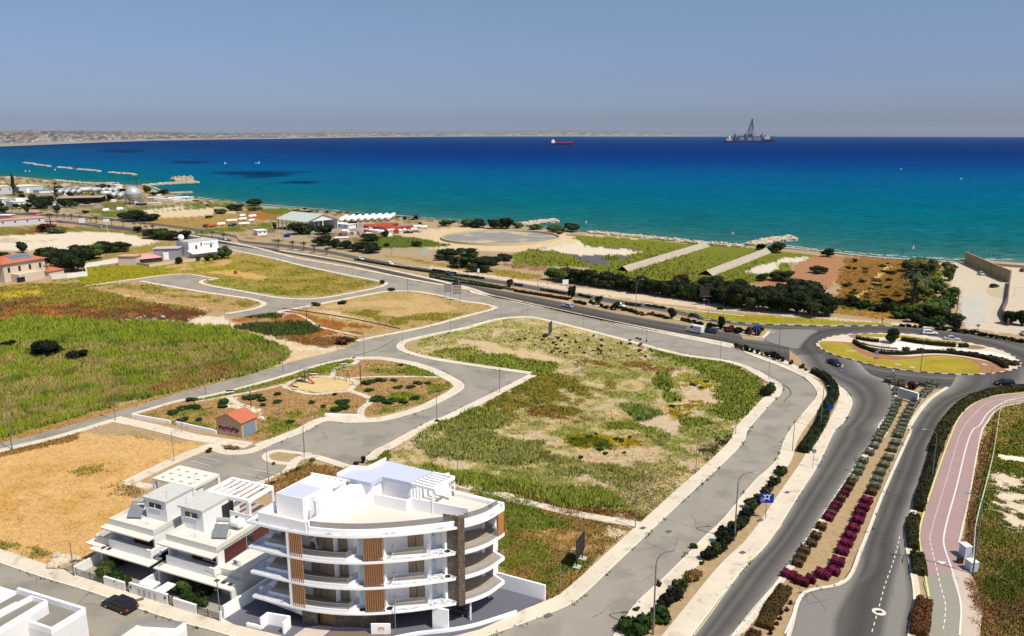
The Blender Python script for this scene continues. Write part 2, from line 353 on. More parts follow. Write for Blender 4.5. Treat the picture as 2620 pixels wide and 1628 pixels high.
pt((.14,.19,.045),.9,'M3',(1260,850),(1400,860),(1500,900),(1440,960),(1340,960),wob=1,cov=.9,ns=3)
pt(FG,.5,'M3',(1100,960),(1330,960),(1340,1000),(1100,1000),wob=.8)
pt(FG,.5,'M3',(1350,980),(1480,1040),(1400,1080),(1340,1030),cov=.8,ns=3)
pt(FG,.6,'M3',(1620,930),(1760,940),(1790,980),(1650,990),wob=.8)
pt((.30,.22,.03),.3,'M3',(1600,650),(1820,690),(1870,720),(1700,740),(1560,740),cov=.45,ns=1.6)
pt((.30,.21,.03),.3,'M3',(1540,870),(1700,810),(1780,830),(1740,900),(1600,930),cov=.6,ns=1.6)
pt((.34,.24,.02),.3,'M3',(860,1060),(980,1040),(1340,1070),(1360,1130),(1200,1140),(1000,1130),(880,1100),wob=.8,cov=.75,ns=1.6)
pt((.085,.115,.012),.4,'M3',(870,1050),(1000,1040),(1150,1080),(1180,1150),(1070,1140),(900,1100),wob=.6,cov=.8,ns=1.5)
pt(PALE,.05,'M3',(280,1010),(420,1000),(640,1030),(760,1070),(500,1060),cov=.75,ns=4)
pt(PALE,.1,'M3',(1000,1160),(1300,1130),(1500,1150),(1400,1250),(1100,1260),(950,1210),cov=.75,ns=4)
pt((.19,.20,.065),.6,'M3',(-60,1010),(250,1010),(450,1060),(750,1090),(780,1200),(560,1240),(0,1180),cov=.8,ns=4)
pt((.21,.215,.07),.5,'M3',(560,1160),(780,1190),(1200,1270),(1400,1320),(1300,1400),(700,1260),cov=.6,ns=4)
pt((.17,.19,.045),.8,'M3',(-60,990),(150,900),(350,860),(520,960),(400,1000),(0,1010),wob=1,cov=.85)
pt(FG,.8,'M3',(-60,1240),(400,1330),(800,1380),(1100,1400),(1290,1470),(1270,1512),(800,1490),(200,1380),(-60,1300),wob=1)
pt((.36,.30,.15),.4,'M3',(1290,1340),(1500,1300),(1450,1420),(1250,1500),cov=.7,ns=2)
pt(BROWN,.3,'V3',(0,420),(560,540),(1100,660),(1080,690),(500,570),(0,450),cov=.8,ns=1.5)
pt((.30,.20,.12),.2,'V3',(1200,560),(1500,380),(1800,60),(1830,80),(1480,430),(1220,620),cov=.9,ns=1.5)
pt(DGREEN,.8,'V3',(1600,150),(1760,0),(1810,20),(1640,220),cov=.6,ns=1.5)
pt((.09,.12,.02),.4,'M3',(430,800),(620,700),(720,650),(700,690),(480,830),(100,990),(60,970),cov=.6,ns=1.5)
# lot F (by the footpath, dark billboard)
pt((.25,.17,.06),.2,'V3',(-100,430),(0,515),(560,610),(1040,720),(830,900),(560,1200),(420,1250),(-200,1100),wob=.3)
pt((.13,.165,.03),.3,'V3',(-100,430),(100,520),(580,620),(600,700),(380,760),(100,700),(-50,600),cov=.85,ns=2.5)
pt((.16,.175,.035),.3,'V3',(-100,700),(300,800),(400,900),(300,1040),(60,1060),(-200,1000),cov=.75,ns=2.5)
pt((.10,.14,.025),.3,'V3',(500,930),(640,900),(780,940),(700,1020),(520,1060),(440,1180),(330,1150),cov=.7,ns=1.5)
pt((.40,.25,.12),.1,'V3',(380,760),(500,740),(480,830),(400,820),cov=.8,ns=2)
pt((.46,.38,.27),.05,'V3',(760,700),(960,720),(980,780),(800,760),cov=.7,ns=1.5)
pt((.38,.24,.12),.1,'V3',(600,780),(920,790),(850,880),(620,920),(430,900),cov=.6,ns=1.5)
pt((.26,.15,.06),.35,'V2',(180,270),(400,160),(560,95),(850,140),(740,210),(560,190),(300,330),wob=.4)
pt((.10,.13,.02),.3,'V2',(360,190),(560,80),(620,90),(420,200),cov=.6,ns=1)
pt((.10,.13,.02),.5,'V2',(990,110),(1080,30),(1150,0),(1100,90),wob=.5)
# verge between service road and dual carriageway
pt((.30,.22,.07),.15,'M2',(900,60),(2035,290),'M3',(640,190),(1400,360),(2016,480),'M4',(230,730),(700,860),(700,840),(0,650),'M3',(1600,400),(840,240),(0,75),'M2',(1000,40),cov=.6,ns=2.5,wob=.3)
# far side of dual carriageway
pt((.32,.245,.16),.05,'U1',(-600,470),(1400,600),(2434,760),'U2',(900,520),(1400,620),'U3',(0,480),(1000,640),(2434,870),'U4',(0,720),(1500,800),(2434,880),(2434,1000),(2700,700),(2434,320),(0,180),'U2',(1800,260),(0,100),'U1',(500,170),(-600,100),wob=.5)
pt((.10,.115,.028),.3,'U1',(-600,120),(0,180),(600,200),(1200,250),(1500,380),(1400,560),(900,540),(300,470),(-600,460),cov=.5,ns=14)
pt((.15,.125,.05),.4,'U1',(-600,140),(600,200),(1500,300),(2434,400),'U2',(600,170),(1200,240),(2000,300),(2000,470),(900,500),(0,400),'U1',(1500,580),(600,500),(-600,460),cov=.42,ns=11)
pt((.27,.25,.21),0,'N6',(200,420),(900,470),(1100,400),(2300,400),(2300,300),(1000,280),(760,340),(280,380),wob=1,cov=.85,ns=4)
pt((.22,.20,.17),0,'N4',(0,600),(1200,520),(2069,600),(2069,780),(1200,830),(0,780),wob=2,cov=.8,ns=6)
pt((.30,.23,.13),0,'U1',(-600,100),(0,130),(500,150),(1000,190),(1000,215),(450,240),(0,200),(-600,180),cov=.8)
pt((.09,.12,.025),.5,'U1',(1000,490),(1700,430),(2434,400),(2434,430),(1500,520),(1100,520),cov=.6,ns=10)
pt(LIME,0,'U1',(1480,480),(1900,440),(1930,460),(1520,500),wob=1)
pt((.52,.41,.28),0,'U1',(1600,540),(1500,500),(2000,470),(2434,440),(2434,500),(1900,560),(1650,580),wob=1)
pt((.28,.185,.07),.2,'U1',(1350,600),(1700,560),(2434,520),'U2',(600,240),(700,240),(560,340),(400,400),(0,380),'U1',(2000,700),(1500,620),cov=.85,ns=12)
pt(RUST,.2,'U2',(400,230),(560,215),(740,220),(740,270),(560,290),cov=.85,ns=8)
pt((.09,.12,.022),.6,'U2',(560,200),(840,180),(880,230),(760,240),(600,225),cov=.9)
pt((.09,.12,.022),.4,'U2',(0,370),(260,360),(600,320),(720,300),(700,350),(400,390),(0,420),cov=.75,ns=8)
pt((.16,.14,.04),.3,'U1',(-600,640),(0,660),(500,640),(1000,660),(1500,690),(1500,760),(900,700),(0,745),(-600,760),wob=1,cov=.9)
pt(BROWN,.4,'U1',(150,700),(640,620),(700,690),(500,740),(150,740),cov=.7)
pt((.56,.49,.38),0,'U1',(-600,760),(0,750),(800,705),(1150,705),(1650,790),(1500,850),(1000,820),(900,900),(300,900),(-600,880),wob=1)
pt((.40,.34,.26),0,'U1',(-600,760),(600,770),(600,800),(-600,830),cov=.5,ns=10)
pt((.24,.19,.06),.3,'U1',(1350,870),(1700,810),(1900,800),(1600,900),(1400,940),(1000,1000),(1050,930),cov=.9)
pt((.10,.13,.02),.3,'U1',(870,960),(1100,990),(900,1040),cov=.9)
pt(MOSS,.3,'U1',(900,1075),(1250,1040),(1800,1050),(2434,960),(2434,1100),(1900,1130),(1000,1190),(550,1230),cov=.9)
pt((.42,.28,.14),.1,'U1',(1550,1080),(2434,980),(2434,1050),(1700,1130),cov=.5,ns=6)
pt((.08,.105,.02),.6,'U2',(1640,440),(2000,440),(2280,500),(2000,530),(1500,540),(1440,490),wob=1.5)
pt((.26,.20,.06),.3,'U2',(1670,600),(2434,700),(2434,740),(1700,620),wob=1,cov=.9,ns=5)
pt((.48,.38,.26),0,'U2',(1640,400),(1950,370),(2434,380),(2434,540),(2000,540),(2280,500),(1900,440),wob=1)
pt((.50,.40,.27),0,'U3',(0,200),(300,190),(1050,230),(1200,260),(1200,330),(900,390),(400,370),(0,360),wob=1)
pt((.085,.11,.022),1.0,'U3',(0,290),(170,330),(60,340),(0,340),wob=1)
pt((.13,.145,.028),.8,'U3',(1080,240),(1500,270),(2200,310),(2434,330),(2434,640),(1500,600),(1200,500),(640,480),(620,400),(900,350),(1200,340),wob=2)
pt((.54,.48,.37),0,'U3',(880,360),(1150,290),(1230,340),(1500,350),(1690,385),(1500,400),(1200,410),(1000,385),wob=2)
pt((.105,.095,.10),0,'U3',(980,395),(1240,405),(1480,410),(1600,420),(1450,450),(1370,490),(1230,470),(1200,430),wob=2,cov=.9)
pt((.105,.095,.10),0,'U3',(1330,345),(1640,345),(1640,360),(1400,360),wob=1.5)
pt((.10,.12,.025),1.2,'U3',(1320,440),(1420,395),(1500,420),(1440,455),wob=1.5)
pt((.24,.18,.05),.3,'U3',(460,540),(500,510),(850,560),(900,600),(700,590),(500,560),wob=1)
pt((.22,.13,.07),.4,'U3',(560,470),(900,490),(940,530),(800,530),(600,500),cov=.8,ns=4)
pt((.46,.33,.20),0,'U3',(1200,225),(2200,310),(2190,325),(1200,250),cov=.8,ns=5)
pt((.12,.075,.035),.4,'U2',(900,185),(1270,225),(1800,262),(2434,308),(2434,330),(1800,290),(1270,245),(900,210),wob=2,cov=.6,ns=5)
pt((.13,.09,.04),.4,'U1',(-600,120),(0,132),(560,178),(1480,232),(1480,260),(560,205),(0,170),(-600,150),wob=3,cov=.5,ns=9)
pt((.075,.09,.02),.5,'U2',(0,110),(200,128),(600,170),(900,190),(880,215),(500,205),(0,150),wob=2,cov=.5,ns=7)
# right-hand side: terraces
pt((.13,.145,.028),.5,'U4',(-100,200),(450,230),(700,260),(1050,290),(650,330),(650,420),(430,500),(0,460),(-100,400),wob=1)
pt((.52,.47,.39),0,'U4',(300,410),(440,350),(650,295),(800,295),(740,330),(600,330),(530,390),(440,420),wob=1)
pt((.30,.165,.095),.1,'U4',(700,340),(860,280),(1080,280),(1050,440),(900,560),(560,520),(360,500),(640,400),wob=1.5)
pt((.17,.10,.03),.4,'U4',(1080,290),(1720,310),(1700,640),(1400,690),(1000,600),(1040,440),wob=1.5)
pt((.22,.11,.04),.3,'U4',(1080,290),(1500,310),(1300,500),(1100,600),(1000,590),cov=.5,ns=3)
pt((.11,.11,.022),.6,'U4',(1020,600),(1750,640),(1900,780),(1500,740),(1020,680),wob=1.5)
pt((.10,.12,.02),1.0,'U4',(1560,300),(1760,300),(1830,420),(1740,640),(1640,600),(1640,400),wob=1.5)
pt((.46,.33,.14),.1,'U4',(1380,350),(1420,340),(1300,500),(1200,590),(1120,600),(1240,540),wob=.8)
pt((.28,.16,.05),.2,'U4',(1000,670),(1400,720),(1500,760),(1300,760),(1000,720),wob=1)
pt((.47,.41,.32),0,'U4',(1770,330),(1980,325),(2700,320),(2700,900),(2434,880),(1980,830),(1940,740),(1970,620),(1880,480),(1840,350),wob=.8)
pt((.42,.41,.36),0,'U4',(1940,590),(2160,590),(2140,830),(1960,800),wob=.5)
pt((.40,.34,.25),0,'U4',(2140,540),(2300,520),(2300,610),(2200,590),wob=.5)
pt((.52,.42,.31),0,'U3',(0,490),(1000,640),(2434,800),'U4',(900,745),(1700,810),(1700,830),(0,680),'U3',(2434,860),(1200,700),(0,520),wob=.5)
pt(LAWN,.12,'U4',(-200,690),(0,712),(600,745),(1400,800),(1500,812),(1000,800),(300,790),(0,755),(-200,720),wob=.3)
pt((.24,.19,.045),.12,'U4',(-200,690),(0,712),(600,745),(1400,800),(1000,800),(300,790),(0,755),cov=.4,ns=4)
# right edge field
pt((.24,.19,.06),.2,'V4',(1740,-300),(2400,-500),(2600,1700),(1700,1700),(1760,1300),(1660,1060),(1700,700),(1800,250),wob=.4)
pt((.15,.17,.03),.3,'V4',(1850,0),(2600,-200),(2600,900),(2062,800),(1750,850),(1780,400),cov=.7,ns=2.5)
pt((.55,.47,.36),0,'V4',(1900,330),(2200,360),(2400,700),(2000,750),(1900,560),(1880,420),cov=.65,ns=1.8)
pt((.09,.11,.02),.35,'V4',(1760,900),(2062,1000),(2300,1000),(2400,1500),(1860,1260),cov=.75,ns=3)
pt((.30,.15,.07),.3,'V4',(1700,1060),(1860,1160),(1860,1512),(1740,1512),(1750,1250),cov=.85,ns=1.5)
pt((.17,.10,.045),.35,'V4',(1860,1280),(2200,1250),(2300,1512),(1860,1512),cov=.7,ns=2)
pt((.26,.15,.07),.25,'V4',(1770,60),(1860,0),(1800,250),(1740,520),(1690,760),(1680,860),(1610,850),(1660,600),(1740,150),wob=.3)
pt((.70,.62,.50),0,'V4',(1870,180),(2200,215),(2200,250),(1900,215),wob=.3)
BASE_C = (.33,.245,.15)
def paint(x, y):
 """albedo and vegetation height at world points"""
 x = np.asarray(x, float); y = np.asarray(y, float); n = len(x)
 C = np.tile(np.array(BASE_C),(n, 1)); V = np.zeros(n)
 n1 = fbm(x/7, y/7)-.5; n2 = fbm(x/7+50, y/7+31)-.5; n3 = fbm(x/1.3, y/1.3, 3)-.5; n4 = fbm(x/1.3+9, y/1.3+40, 3)-.5
 jit = np.random.default_rng(n).normal(0, 1, (2, n))
 for k, (poly, col, veg, wob, cov, ns) in enumerate(PAINT):
  wx = x+(n1*5*wob+n3*2.0*min(wob, 1)); wy = y+(n2*5*wob+n4*2.0*min(wob, 1))
  wx = wx+jit[0]*.45*min(wob, 1.2); wy = wy+jit[1]*.45*min(wob, 1.2)
  xs = [p[0] for p in poly]; ys = [p[1] for p in poly]
  bb = (wx > min(xs)) & (wx < max(xs)) & (wy > min(ys)) & (wy < max(ys)); I = np.where(bb)[0]
  if not len(I): continue
  I = I[inpoly(wx[I], wy[I], poly)]
  if not len(I): continue
  if cov < 1:
   q = fbm(x[I]/ns+k*7.7, y[I]/ns+k*3.3, 5); a = np.clip((q-(.5+(.5-cov)*.55))*6+.5, 0, 1)
  else: a = np.ones(len(I))
  a = a[:, None]; C[I] = C[I]*(1-a)+np.array(col)*a; V[I] = V[I]*(1-a[:, 0])+veg*a[:, 0]
 L_ = C.mean(1, keepdims=True); C = np.clip(L_+(C-L_)*1.16, .004, 1)
 return C, V
# ---------------- coast, ground and sea ----------------
COAST = SL('S',(-3200,480),(-900,462),'U1',(-700,120),(0,128),(240,135),(560,172),(980,205),(1480,228),(1560,250),(1640,290),(1760,315),(2000,352),(2240,378),(2434,392),'U2',(200,125),(600,162),(900,182),(1270,222),(1800,262),(2434,308),
 'U3',(240,165),(700,180),(950,205),(1200,226),(1700,268),(2200,322),(2434,338),'U4',(340,205),(620,216),(900,247),(1250,282),(1600,308),(1960,330),(2434,336),(3200,345),(6000,420))
_cx = np.array([p[0] for p in COAST]); _cy = np.array([p[1] for p in COAST])
def coast_y(px): return np.interp(px, _cx, _cy)
def grid_cols(lo, hi, step): return np.arange(lo, hi+.1, step)
def build_ground():
 cols = np.concatenate([grid_cols(-2600, -300, 60), grid_cols(-260, 2900, 4.2), grid_cols(2960, 5200, 60)])
 nr = 330; T = np.linspace(0, 1, nr)
 nc = len(cols); PX = np.repeat(cols[:, None], nr, 1); y0 = coast_y(PX); PY = y0+(1760-y0)*T[None, :]
 PX = PX+0; PY2 = PY.copy()
 t = H/(SN+(PY2-814)/F*CS); X = (PX-1310)/F*t; Y = (CS-(PY2-814)/F*SN)*t
 # far rim behind the viewer
 C, V = paint(X.ravel(), Y.ravel())
 Z = np.zeros(X.size)
 mb = MB(); mb.v = list(zip(X.ravel().tolist(), Y.ravel().tolist(), Z.tolist()))
 a = (np.arange(nc-1)[:, None]*nr+np.arange(nr-1)[None, :]).ravel()
 mb.f = np.stack([a, a+1, a+nr+1, a+nr], 1).tolist()
 C = np.clip(C, 0, 1)
 # beach edge going down into the water and a plain behind the camera
 m = mat('open_ground', attr='Col', rough=.95, spec=.05, amp=.16, scale=1.1, amp2=.07, scale2=.25, bump=.05)
 struct(mb, 'ground', m, cols=C)
 rim = MB(); e = [(X[i, 0], Y[i, 0]) for i in range(nc)]
 o = [(x+2, y+9) for x, y in e]
 rim.v = [(x, y, 0) for x, y in e]+[(x, y, -2.2) for x, y in o]
 rim.f = [(i, i+1, nc+i+1, nc+i) for i in range(nc-1)]
 struct(rim, 'beach', mat('beach_sand', (.40,.32,.22), .9, .1, .2, .8))
 b = MB(); b.sheet([(-9000,-6000),(9000,-6000),(9000,120),(-9000,120)], -.35)
 struct(b, 'plain', mat('plain_earth', (.34,.26,.14), .95, .1, .3, .05))
RE = 6.37e6
def build_sea():
 ys = np.concatenate([np.linspace(-50, 2200, 150), np.geomspace(2230, 46000, 110)])
 us = np.linspace(-1, 1, 241)
 X = []; Y = []; nr = len(ys); nc = len(us)
 for y in ys:
  half = 1400+max(y, 0)*.95; X.append(us*half); Y.append(np.full(nc, y))
 X = np.array(X); Y = np.array(Y); D = np.hypot(X, Y); Z = -.9-D*D/(2*RE)
 # picture row of each point gives the offshore distance from the coast
 d = Y*CS+(H+.9)*SN; up = Y*SN-(H+.9)*CS; d = np.maximum(d, 1)
 PX = 1310+F*X/d; PY = 814-F*up/d
 cy = coast_y(PX)
 tc = H/(SN+(cy-814)/F*CS); yc = (CS-(cy-814)/F*SN)*tc
 off = np.maximum(Y-yc, 0)+60*(fbm(X/90, Y/160)-.5)*np.clip((Y-yc)/200, 0, 1)
 ks = np.array([0, 25, 90, 220, 420, 750, 1200, 2000, 3500, 8000])
 kc = np.array([(.06,.13,.11),(.022,.10,.10),(.006,.092,.108),(.001,.088,.124),(.0006,.078,.15),(.0005,.064,.165),(.0005,.034,.15),(.0005,.021,.115),(.0006,.022,.105),(.001,.032,.12)])
 Cc = np.stack([np.interp(off.ravel(), ks, kc[:, i]) for i in range(3)], 1)
 lag = np.clip((1000-PX)/900, 0, 1).ravel()*np.clip((off.ravel()-500)/900, 0, 1)*np.clip((4500-Y.ravel())/1500, 0, 1)
 Cc = Cc*(1-.45*lag[:, None])+np.array((.001,.085,.135))*.45*lag[:, None]
 # sea-grass beds
 px = PX.ravel(); py = PY.ravel()
 wob = 18*(fbm(X.ravel()/60, Y.ravel()/60)-.5)
 for (cx, cy_, rx, ry, s_) in ((310,386,60,4.5,.8),(485,415,52,4,.75),(640,443,95,5,.8),(700,447,60,6,.7),(770,467,50,4,.9),(655,453,40,4,.6),(760,440,45,3,.5),(790,388,110,3,.25)):
  q = ((px-cx+wob)/rx)**2+((py-cy_+wob*.12)/ry)**2; a = (np.clip(1.25-q, 0, .5)*2*s_)[:, None]
  Cc = Cc*(1-a)+np.array((.001,.016,.06))*a
 mb = MB(); mb.v = np.stack([X.ravel(), Y.ravel(), Z.ravel()], 1).tolist()
 a = (np.arange(nr-1)[:, None]*nc+np.arange(nc-1)[None, :]).ravel(); mb.f = np.stack([a, a+1, a+nc+1, a+nc], 1).tolist()
 m = mat('sea_water', attr='Col', rough=.7, spec=.0, amp=.10, scale=.12, amp2=.10, scale2=.012)
 t = m.node_tree; N = t.nodes; L = t.links; b = N['Principled BSDF']
 g = N.new('ShaderNodeNewGeometry'); mp = N.new('ShaderNodeMapping'); mp.inputs['Scale'].default_value = (.35, 1., 1.); L.new(g.outputs['Position'], mp.inputs[0])
 n = N.new('ShaderNodeTexNoise'); n.inputs['Scale'].default_value = .35; n.inputs['Detail'].default_value = 6; L.new(mp.outputs[0], n.inputs['Vector'])
 lk = b.inputs['Base Color'].links[0].from_socket; n3 = N.new('ShaderNodeTexNoise'); n3.inputs['Scale'].default_value = .24; n3.inputs['Detail'].default_value = 8; n3.inputs['Roughness'].default_value = .75; L.new(mp.outputs[0], n3.inputs['Vector'])
 mr = N.new('ShaderNodeMapRange'); mr.inputs[1].default_value = .3; mr.inputs[2].default_value = .7; mr.inputs[3].default_value = .5; mr.inputs[4].default_value = 1.6; L.new(n3.outputs['Fac'], mr.inputs[0]); mm = N.new('ShaderNodeMixRGB'); mm.blend_type = 'MULTIPLY'; mm.inputs[0].default_value = 1; L.new(lk, mm.inputs[1]); L.new(mr.outputs[0], mm.inputs[2]); L.new(mm.outputs[0], b.inputs['Base Color'])
 bp = N.new('ShaderNodeBump'); bp.inputs['Distance'].default_value = .8; bp.inputs['Strength'].default_value = .8; L.new(n.outputs['Fac'], bp.inputs['Height']); L.new(bp.outputs[0], b.inputs['Normal'])
 struct(mb, 'sea', m, cols=Cc)
build_ground(); build_sea()
# ---------------- roads ----------------
_zk = [0.02]; ROADP = []
def road(name, m, pts, dz=None, n=5, sm=True, holes=()):
 P = smooth(pts, n, True) if sm else pts
 z = _zk[0]; _zk[0] += .004
 ROADP.append(P); b = MB(); b.sheet(P, z, holes); return struct(b, name, m), z
def strip(L, Rr, n=6, k=60):
 """quad strip between two edge lines resampled to the same count"""
 def rs(P):
  P = np.array(smooth(P, n)); d = np.r_[0, np.cumsum(np.hypot(*np.diff(P, axis=0).T))]; t = np.linspace(0, d[-1], k); return np.stack([np.interp(t, d, P[:, 0]), np.interp(t, d, P[:, 1])], 1)
 return rs(L), rs(Rr)
def road_strip(name, m, L, Rr, k=80, wear=None):
 a, b = strip(L, Rr, 6, k); z = _zk[0]; _zk[0] += .004; mb = MB(); c = []
 W = np.linspace(0, 1, 21 if wear else 9)
 for i in range(k):
  for q in W: p = a[i]*(1-q)+b[i]*q; mb.v.append((p[0], p[1], z))
 if wear:
  for i in range(k):
   for q in W: t_ = float(np.interp(q, [w_[0] for w_ in wear], [w_[1] for w_ in wear])); c.append((t_, t_*.93, t_*.84))
 n = len(W)
 for i in range(k-1):
  for j in range(n-1):
   f = (i*n+j, i*n+j+1, (i+1)*n+j+1, (i+1)*n+j)
   A, B, C_ = [mb.v[t] for t in f[:3]]
   if (B[0]-A[0])*(C_[1]-A[1])-(B[1]-A[1])*(C_[0]-A[0]) < 0: f = f[::-1]
   mb.f.append(f)
 ROADP.append([tuple(q) for q in a]+[tuple(q) for q in b[::-1]]); return struct(mb, name, M_ASPW if wear else m, cols=c if wear else None),(a, b, z)
R3in = GL('M2',(-300,-115),(0,-62),(200,-20),(420,28),(560,62),(840,133),(1170,205),(1380,245),(1640,300),(1800,328),(2035,384),'M3',(330,187),(450,240),(720,290),(960,345),(1300,433),(1640,520),(2016,612),'M4',(200,825),(400,895),(500,952),(565,988),(588,1030),(575,1075),(510,1135),(430,1225),(330,1345),'V3',(1870,90),(1710,260),(1480,470),(1280,660),(1070,860),(880,1040),(700,1210),(590,1290),(400,1370),(200,1445),'S',(1250,1628),(1150,1665),(1000,1690),(850,1688),(700,1660),(560,1620),'V1',(1300,1408),(1000,1312),(700,1205),(300,1082),(0,980),'S',(-200,1370),(-500,1280))
R3out = GL('M2',(-300,-145),(0,-95),(200,-58),(420,-15),(740,65),(1170,142),(1640,235),(2035,310),'M3',(260,127),(640,207),(990,287),(1400,367),(2016,492),'M4',(300,765),(600,885),(760,965),(830,1040),(838,1085),(760,1185),(690,1270),(600,1400),'V3',(2100,230),(1950,370),(1840,500),(1700,670),(1560,800),(1480,885),(1300,1065),(1060,1290),(930,1480),'S',(1545,1660),(1440,1780),(1250,1880),(1000,1900),(700,1850),(400,1740),'V1',(640,1480),(300,1340),(0,1230),'S',(-200,1450),(-500,1350))
road_strip('service_road', M_ASPH, R3in, R3out, 160)
road('residential_road', M_ASPH, GL('M1',(1070,222),(1330,188),(1545,215),(1490,228),(1465,250),(1490,272),'M2',(100,276),(340,314),(600,360),(790,372),(960,362),(1310,298),(1400,276),(1450,245),(1640,290),(1560,300),(1430,314),(1200,347),(860,412),(600,460),(400,492),(260,490),(200,482),(400,444),(500,418),(530,402),(520,385),(440,364),(40,298),'M1',(1060,232)), n=3)
road('residential_road', M_ASPH, GL('M1',(-700,1640),(0,1440),(400,1340),(880,1200),(1380,1050),(1700,970),(2035,880),'M2',(700,835),(900,787),(1110,737),(1210,690),(1560,612),(2035,505),'M3',(300,270),(400,240),(470,215),(640,262),(520,280),(440,290),(300,325),(0,395),'M2',(1640,650),(1540,676),(1502,702),(1500,735),(1560,768),(1900,838),(2035,860),
 'M3',(290,602),(640,652),(450,750),(250,848),(50,940),'M2',(1790,1258),(1600,1352),(1400,1462),'V2',(1040,0),(960,60),(870,130),(700,85),(520,15),(480,10),(300,0),(215,50),(235,90),(270,102),(390,125),(300,178),(160,242),(-20,260),(-200,420),(-500,280),(-560,210),(-420,130),(-300,50),(-160,40),(-100,30),'V1',(2005,85),'M2',(500,1475),(820,1352),(970,1278),(1100,1287),(1240,1287),(1380,1278),(1500,1253),(1700,1193),(1850,1122),(1960,1062),(2000,1022),(1985,988),(1900,938),(1790,885),(1640,838),(1500,812),(1380,797),(1180,797),(1000,832),(830,877),(640,937),(240,1047),(0,1100),'M1',(1340,1115),(870,1248),(400,1388),(0,1485),(-700,1690)), sm=False)
# dual carriageway and roundabout
near_hi = GL('U1',(-1400,420),(0,545),(640,585),(1380,660),(2434,790),'U2',(220,478),(700,540),(1100,602),(1400,650),'M3',(0,27),(430,105),(840,182),(1200,256),(1600,326),(2016,396),'M4',(250,652),(440,676),(640,700))
near_lo = GL('U1',(-1400,450),(0,580),(640,612),(1380,700),(2434,835),'U2',(220,502),(700,572),(1100,640),(1400,694),'M3',(0,64),(430,142),(840,230),(1200,307),(1600,390),(2016,472),'M4',(230,712),(450,764),(640,830))
road_strip('dual_carriageway', M_ASPD, near_hi, near_lo, 120, [(0,.16),(.15,.10),(.3,.065),(.45,.095),(.6,.07),(.75,.06),(.9,.05),(1,.11)])
far_hi = GL('U1',(-1400,370),(0,495),(560,520),(1400,590),(2434,740),'U2',(400,470),(800,505),(1180,560),(1400,605),'U3',(0,515),(600,610),(1100,695),(1500,760),(1900,825),(2434,888),'U4',(0,752),(300,785),(600,803),(1000,814),(1400,812),(1600,822),(2000,870),(2434,950),(3000,1080))
far_lo = GL('U1',(-1400,395),(0,525),(560,545),(1400,615),(2434,765),'U2',(400,492),(800,535),(1180,590),(1400,635),'U3',(0,545),(600,640),(1100,728),(1500,795),(1900,860),(2434,935),'U4',(0,775),(300,815),(600,850),(900,870),(1300,862),(1600,862),(2000,930),(2434,1040),(3000,1180))
road_strip('dual_carriageway', M_ASPD, far_hi, far_lo, 120, [(0,.12),(.2,.075),(.4,.11),(.6,.07),(.85,.11),(1,.17)])
RC = G('M4',1640,787); RR = abs(G('M4',2362,845)[0]-G('M4',845,705)[0])/2
RC = ((G('M4',2362,845)[0]+G('M4',845,705)[0])/2, (G('M4',1250,630)[1]+G('M4',1900,928)[1])/2)
print('roundabout', RC, RR)
b = MB(); c = []; z = _zk[0]; _zk[0] += .004; na, nr_ = 120, 26
for i in range(na):
 for j in range(nr_):
  r = RR-6+16*j/(nr_-1); t = 2*math.pi*i/na; b.v.append((RC[0]+r*math.cos(t), RC[1]+r*math.sin(t), z)); q = float(np.interp(r-RR, [-6,-1,.6,2.2,3.6,5.2,7,8.6,10], [.09,.09,.13,.06,.085,.055,.08,.10,.14])); c.append((q, q*.93, q*.84))
for i in range(na):
 for j in range(nr_-1): a_, e_ = i*nr_+j, ((i+1) % na)*nr_+j; b.f.append((a_, a_+1, e_+1, e_))
struct(b, 'roundabout_road', M_ASPW, cols=c)
L1 = GL('M4',(700,780),(800,905),(940,968),(1020,1012),(1085,1070),(1112,1130),(1092,1200),(1040,1295),(960,1435),'V4',(690,0),(560,260),(420,480),(180,850),(0,1035),'V3',(1500,1512),'S',(1650,1800))
L2 = GL('M4',(1100,760),(1250,930),(1340,965),(1400,1022),(1424,1095),(1400,1190),(1300,1330),'V4',(1030,0),(900,160),(700,450),(400,900),(200,1180),(0,1425),'V3',(1780,1512),'S',(1830,1740))
_, E1 = road_strip('exit_road', M_ASPD, L1, L2, 90, [(0,.22),(.1,.14),(.25,.07),(.38,.115),(.52,.07),(.68,.10),(.85,.14),(1,.24)])
L3 = GL('M4',(1900,900),(1830,1022),(1700,1112),(1600,1230),(1540,1350),'V4',(1225,0),(1000,500),(850,880),(722,1120),(440,1195),(330,1470),'S',(1960,1780))
L4 = GL('M4',(2500,860),(2384,1012),(2100,1050),(1950,1100),(1850,1180),(1780,1300),'V4',(1400,60),(1370,200),(1275,460),(1180,770),(1215,1000),(1245,1240),(1205,1490),'S',(2310,1780))
_, E2 = road_strip('entry_road', M_ASPD, L3, L4, 90, [(0,.22),(.12,.13),(.28,.065),(.42,.10),(.58,.055),(.75,.09),(.9,.18),(1,.24)])
def soft_patch(P):
 P = np.array(smooth(P, 3, True)); A_ = sum(P[k-1][0]*P[k][1]-P[k][0]*P[k-1][1] for k in range(len(P))); T_ = np.roll(P, -1, 0)-np.roll(P, 1, 0); N_ = np.stack([-T_[:, 1], T_[:, 0]], 1)/(np.linalg.norm(T_, axis=1)[:, None]+1e-9)*(1 if A_ > 0 else -1)
 for k in range(7):
  v_ = .105+.016*k; b = MB(); b.sheet([tuple(p) for p in P+N_*.13*k], _zk[0]); _zk[0] += .003; struct(b, 'worn_road_patch', mat('pale_asphalt_%d' % k, (v_, v_*.94, v_*.84), .9, .1, .06, 4.))
soft_patch(GL('V4',(860,860),(722,1120),(440,1195),(330,1470),'S',(1960,1780),(2120,1780),'V4',(700,1400),(840,1120),(900,950)))
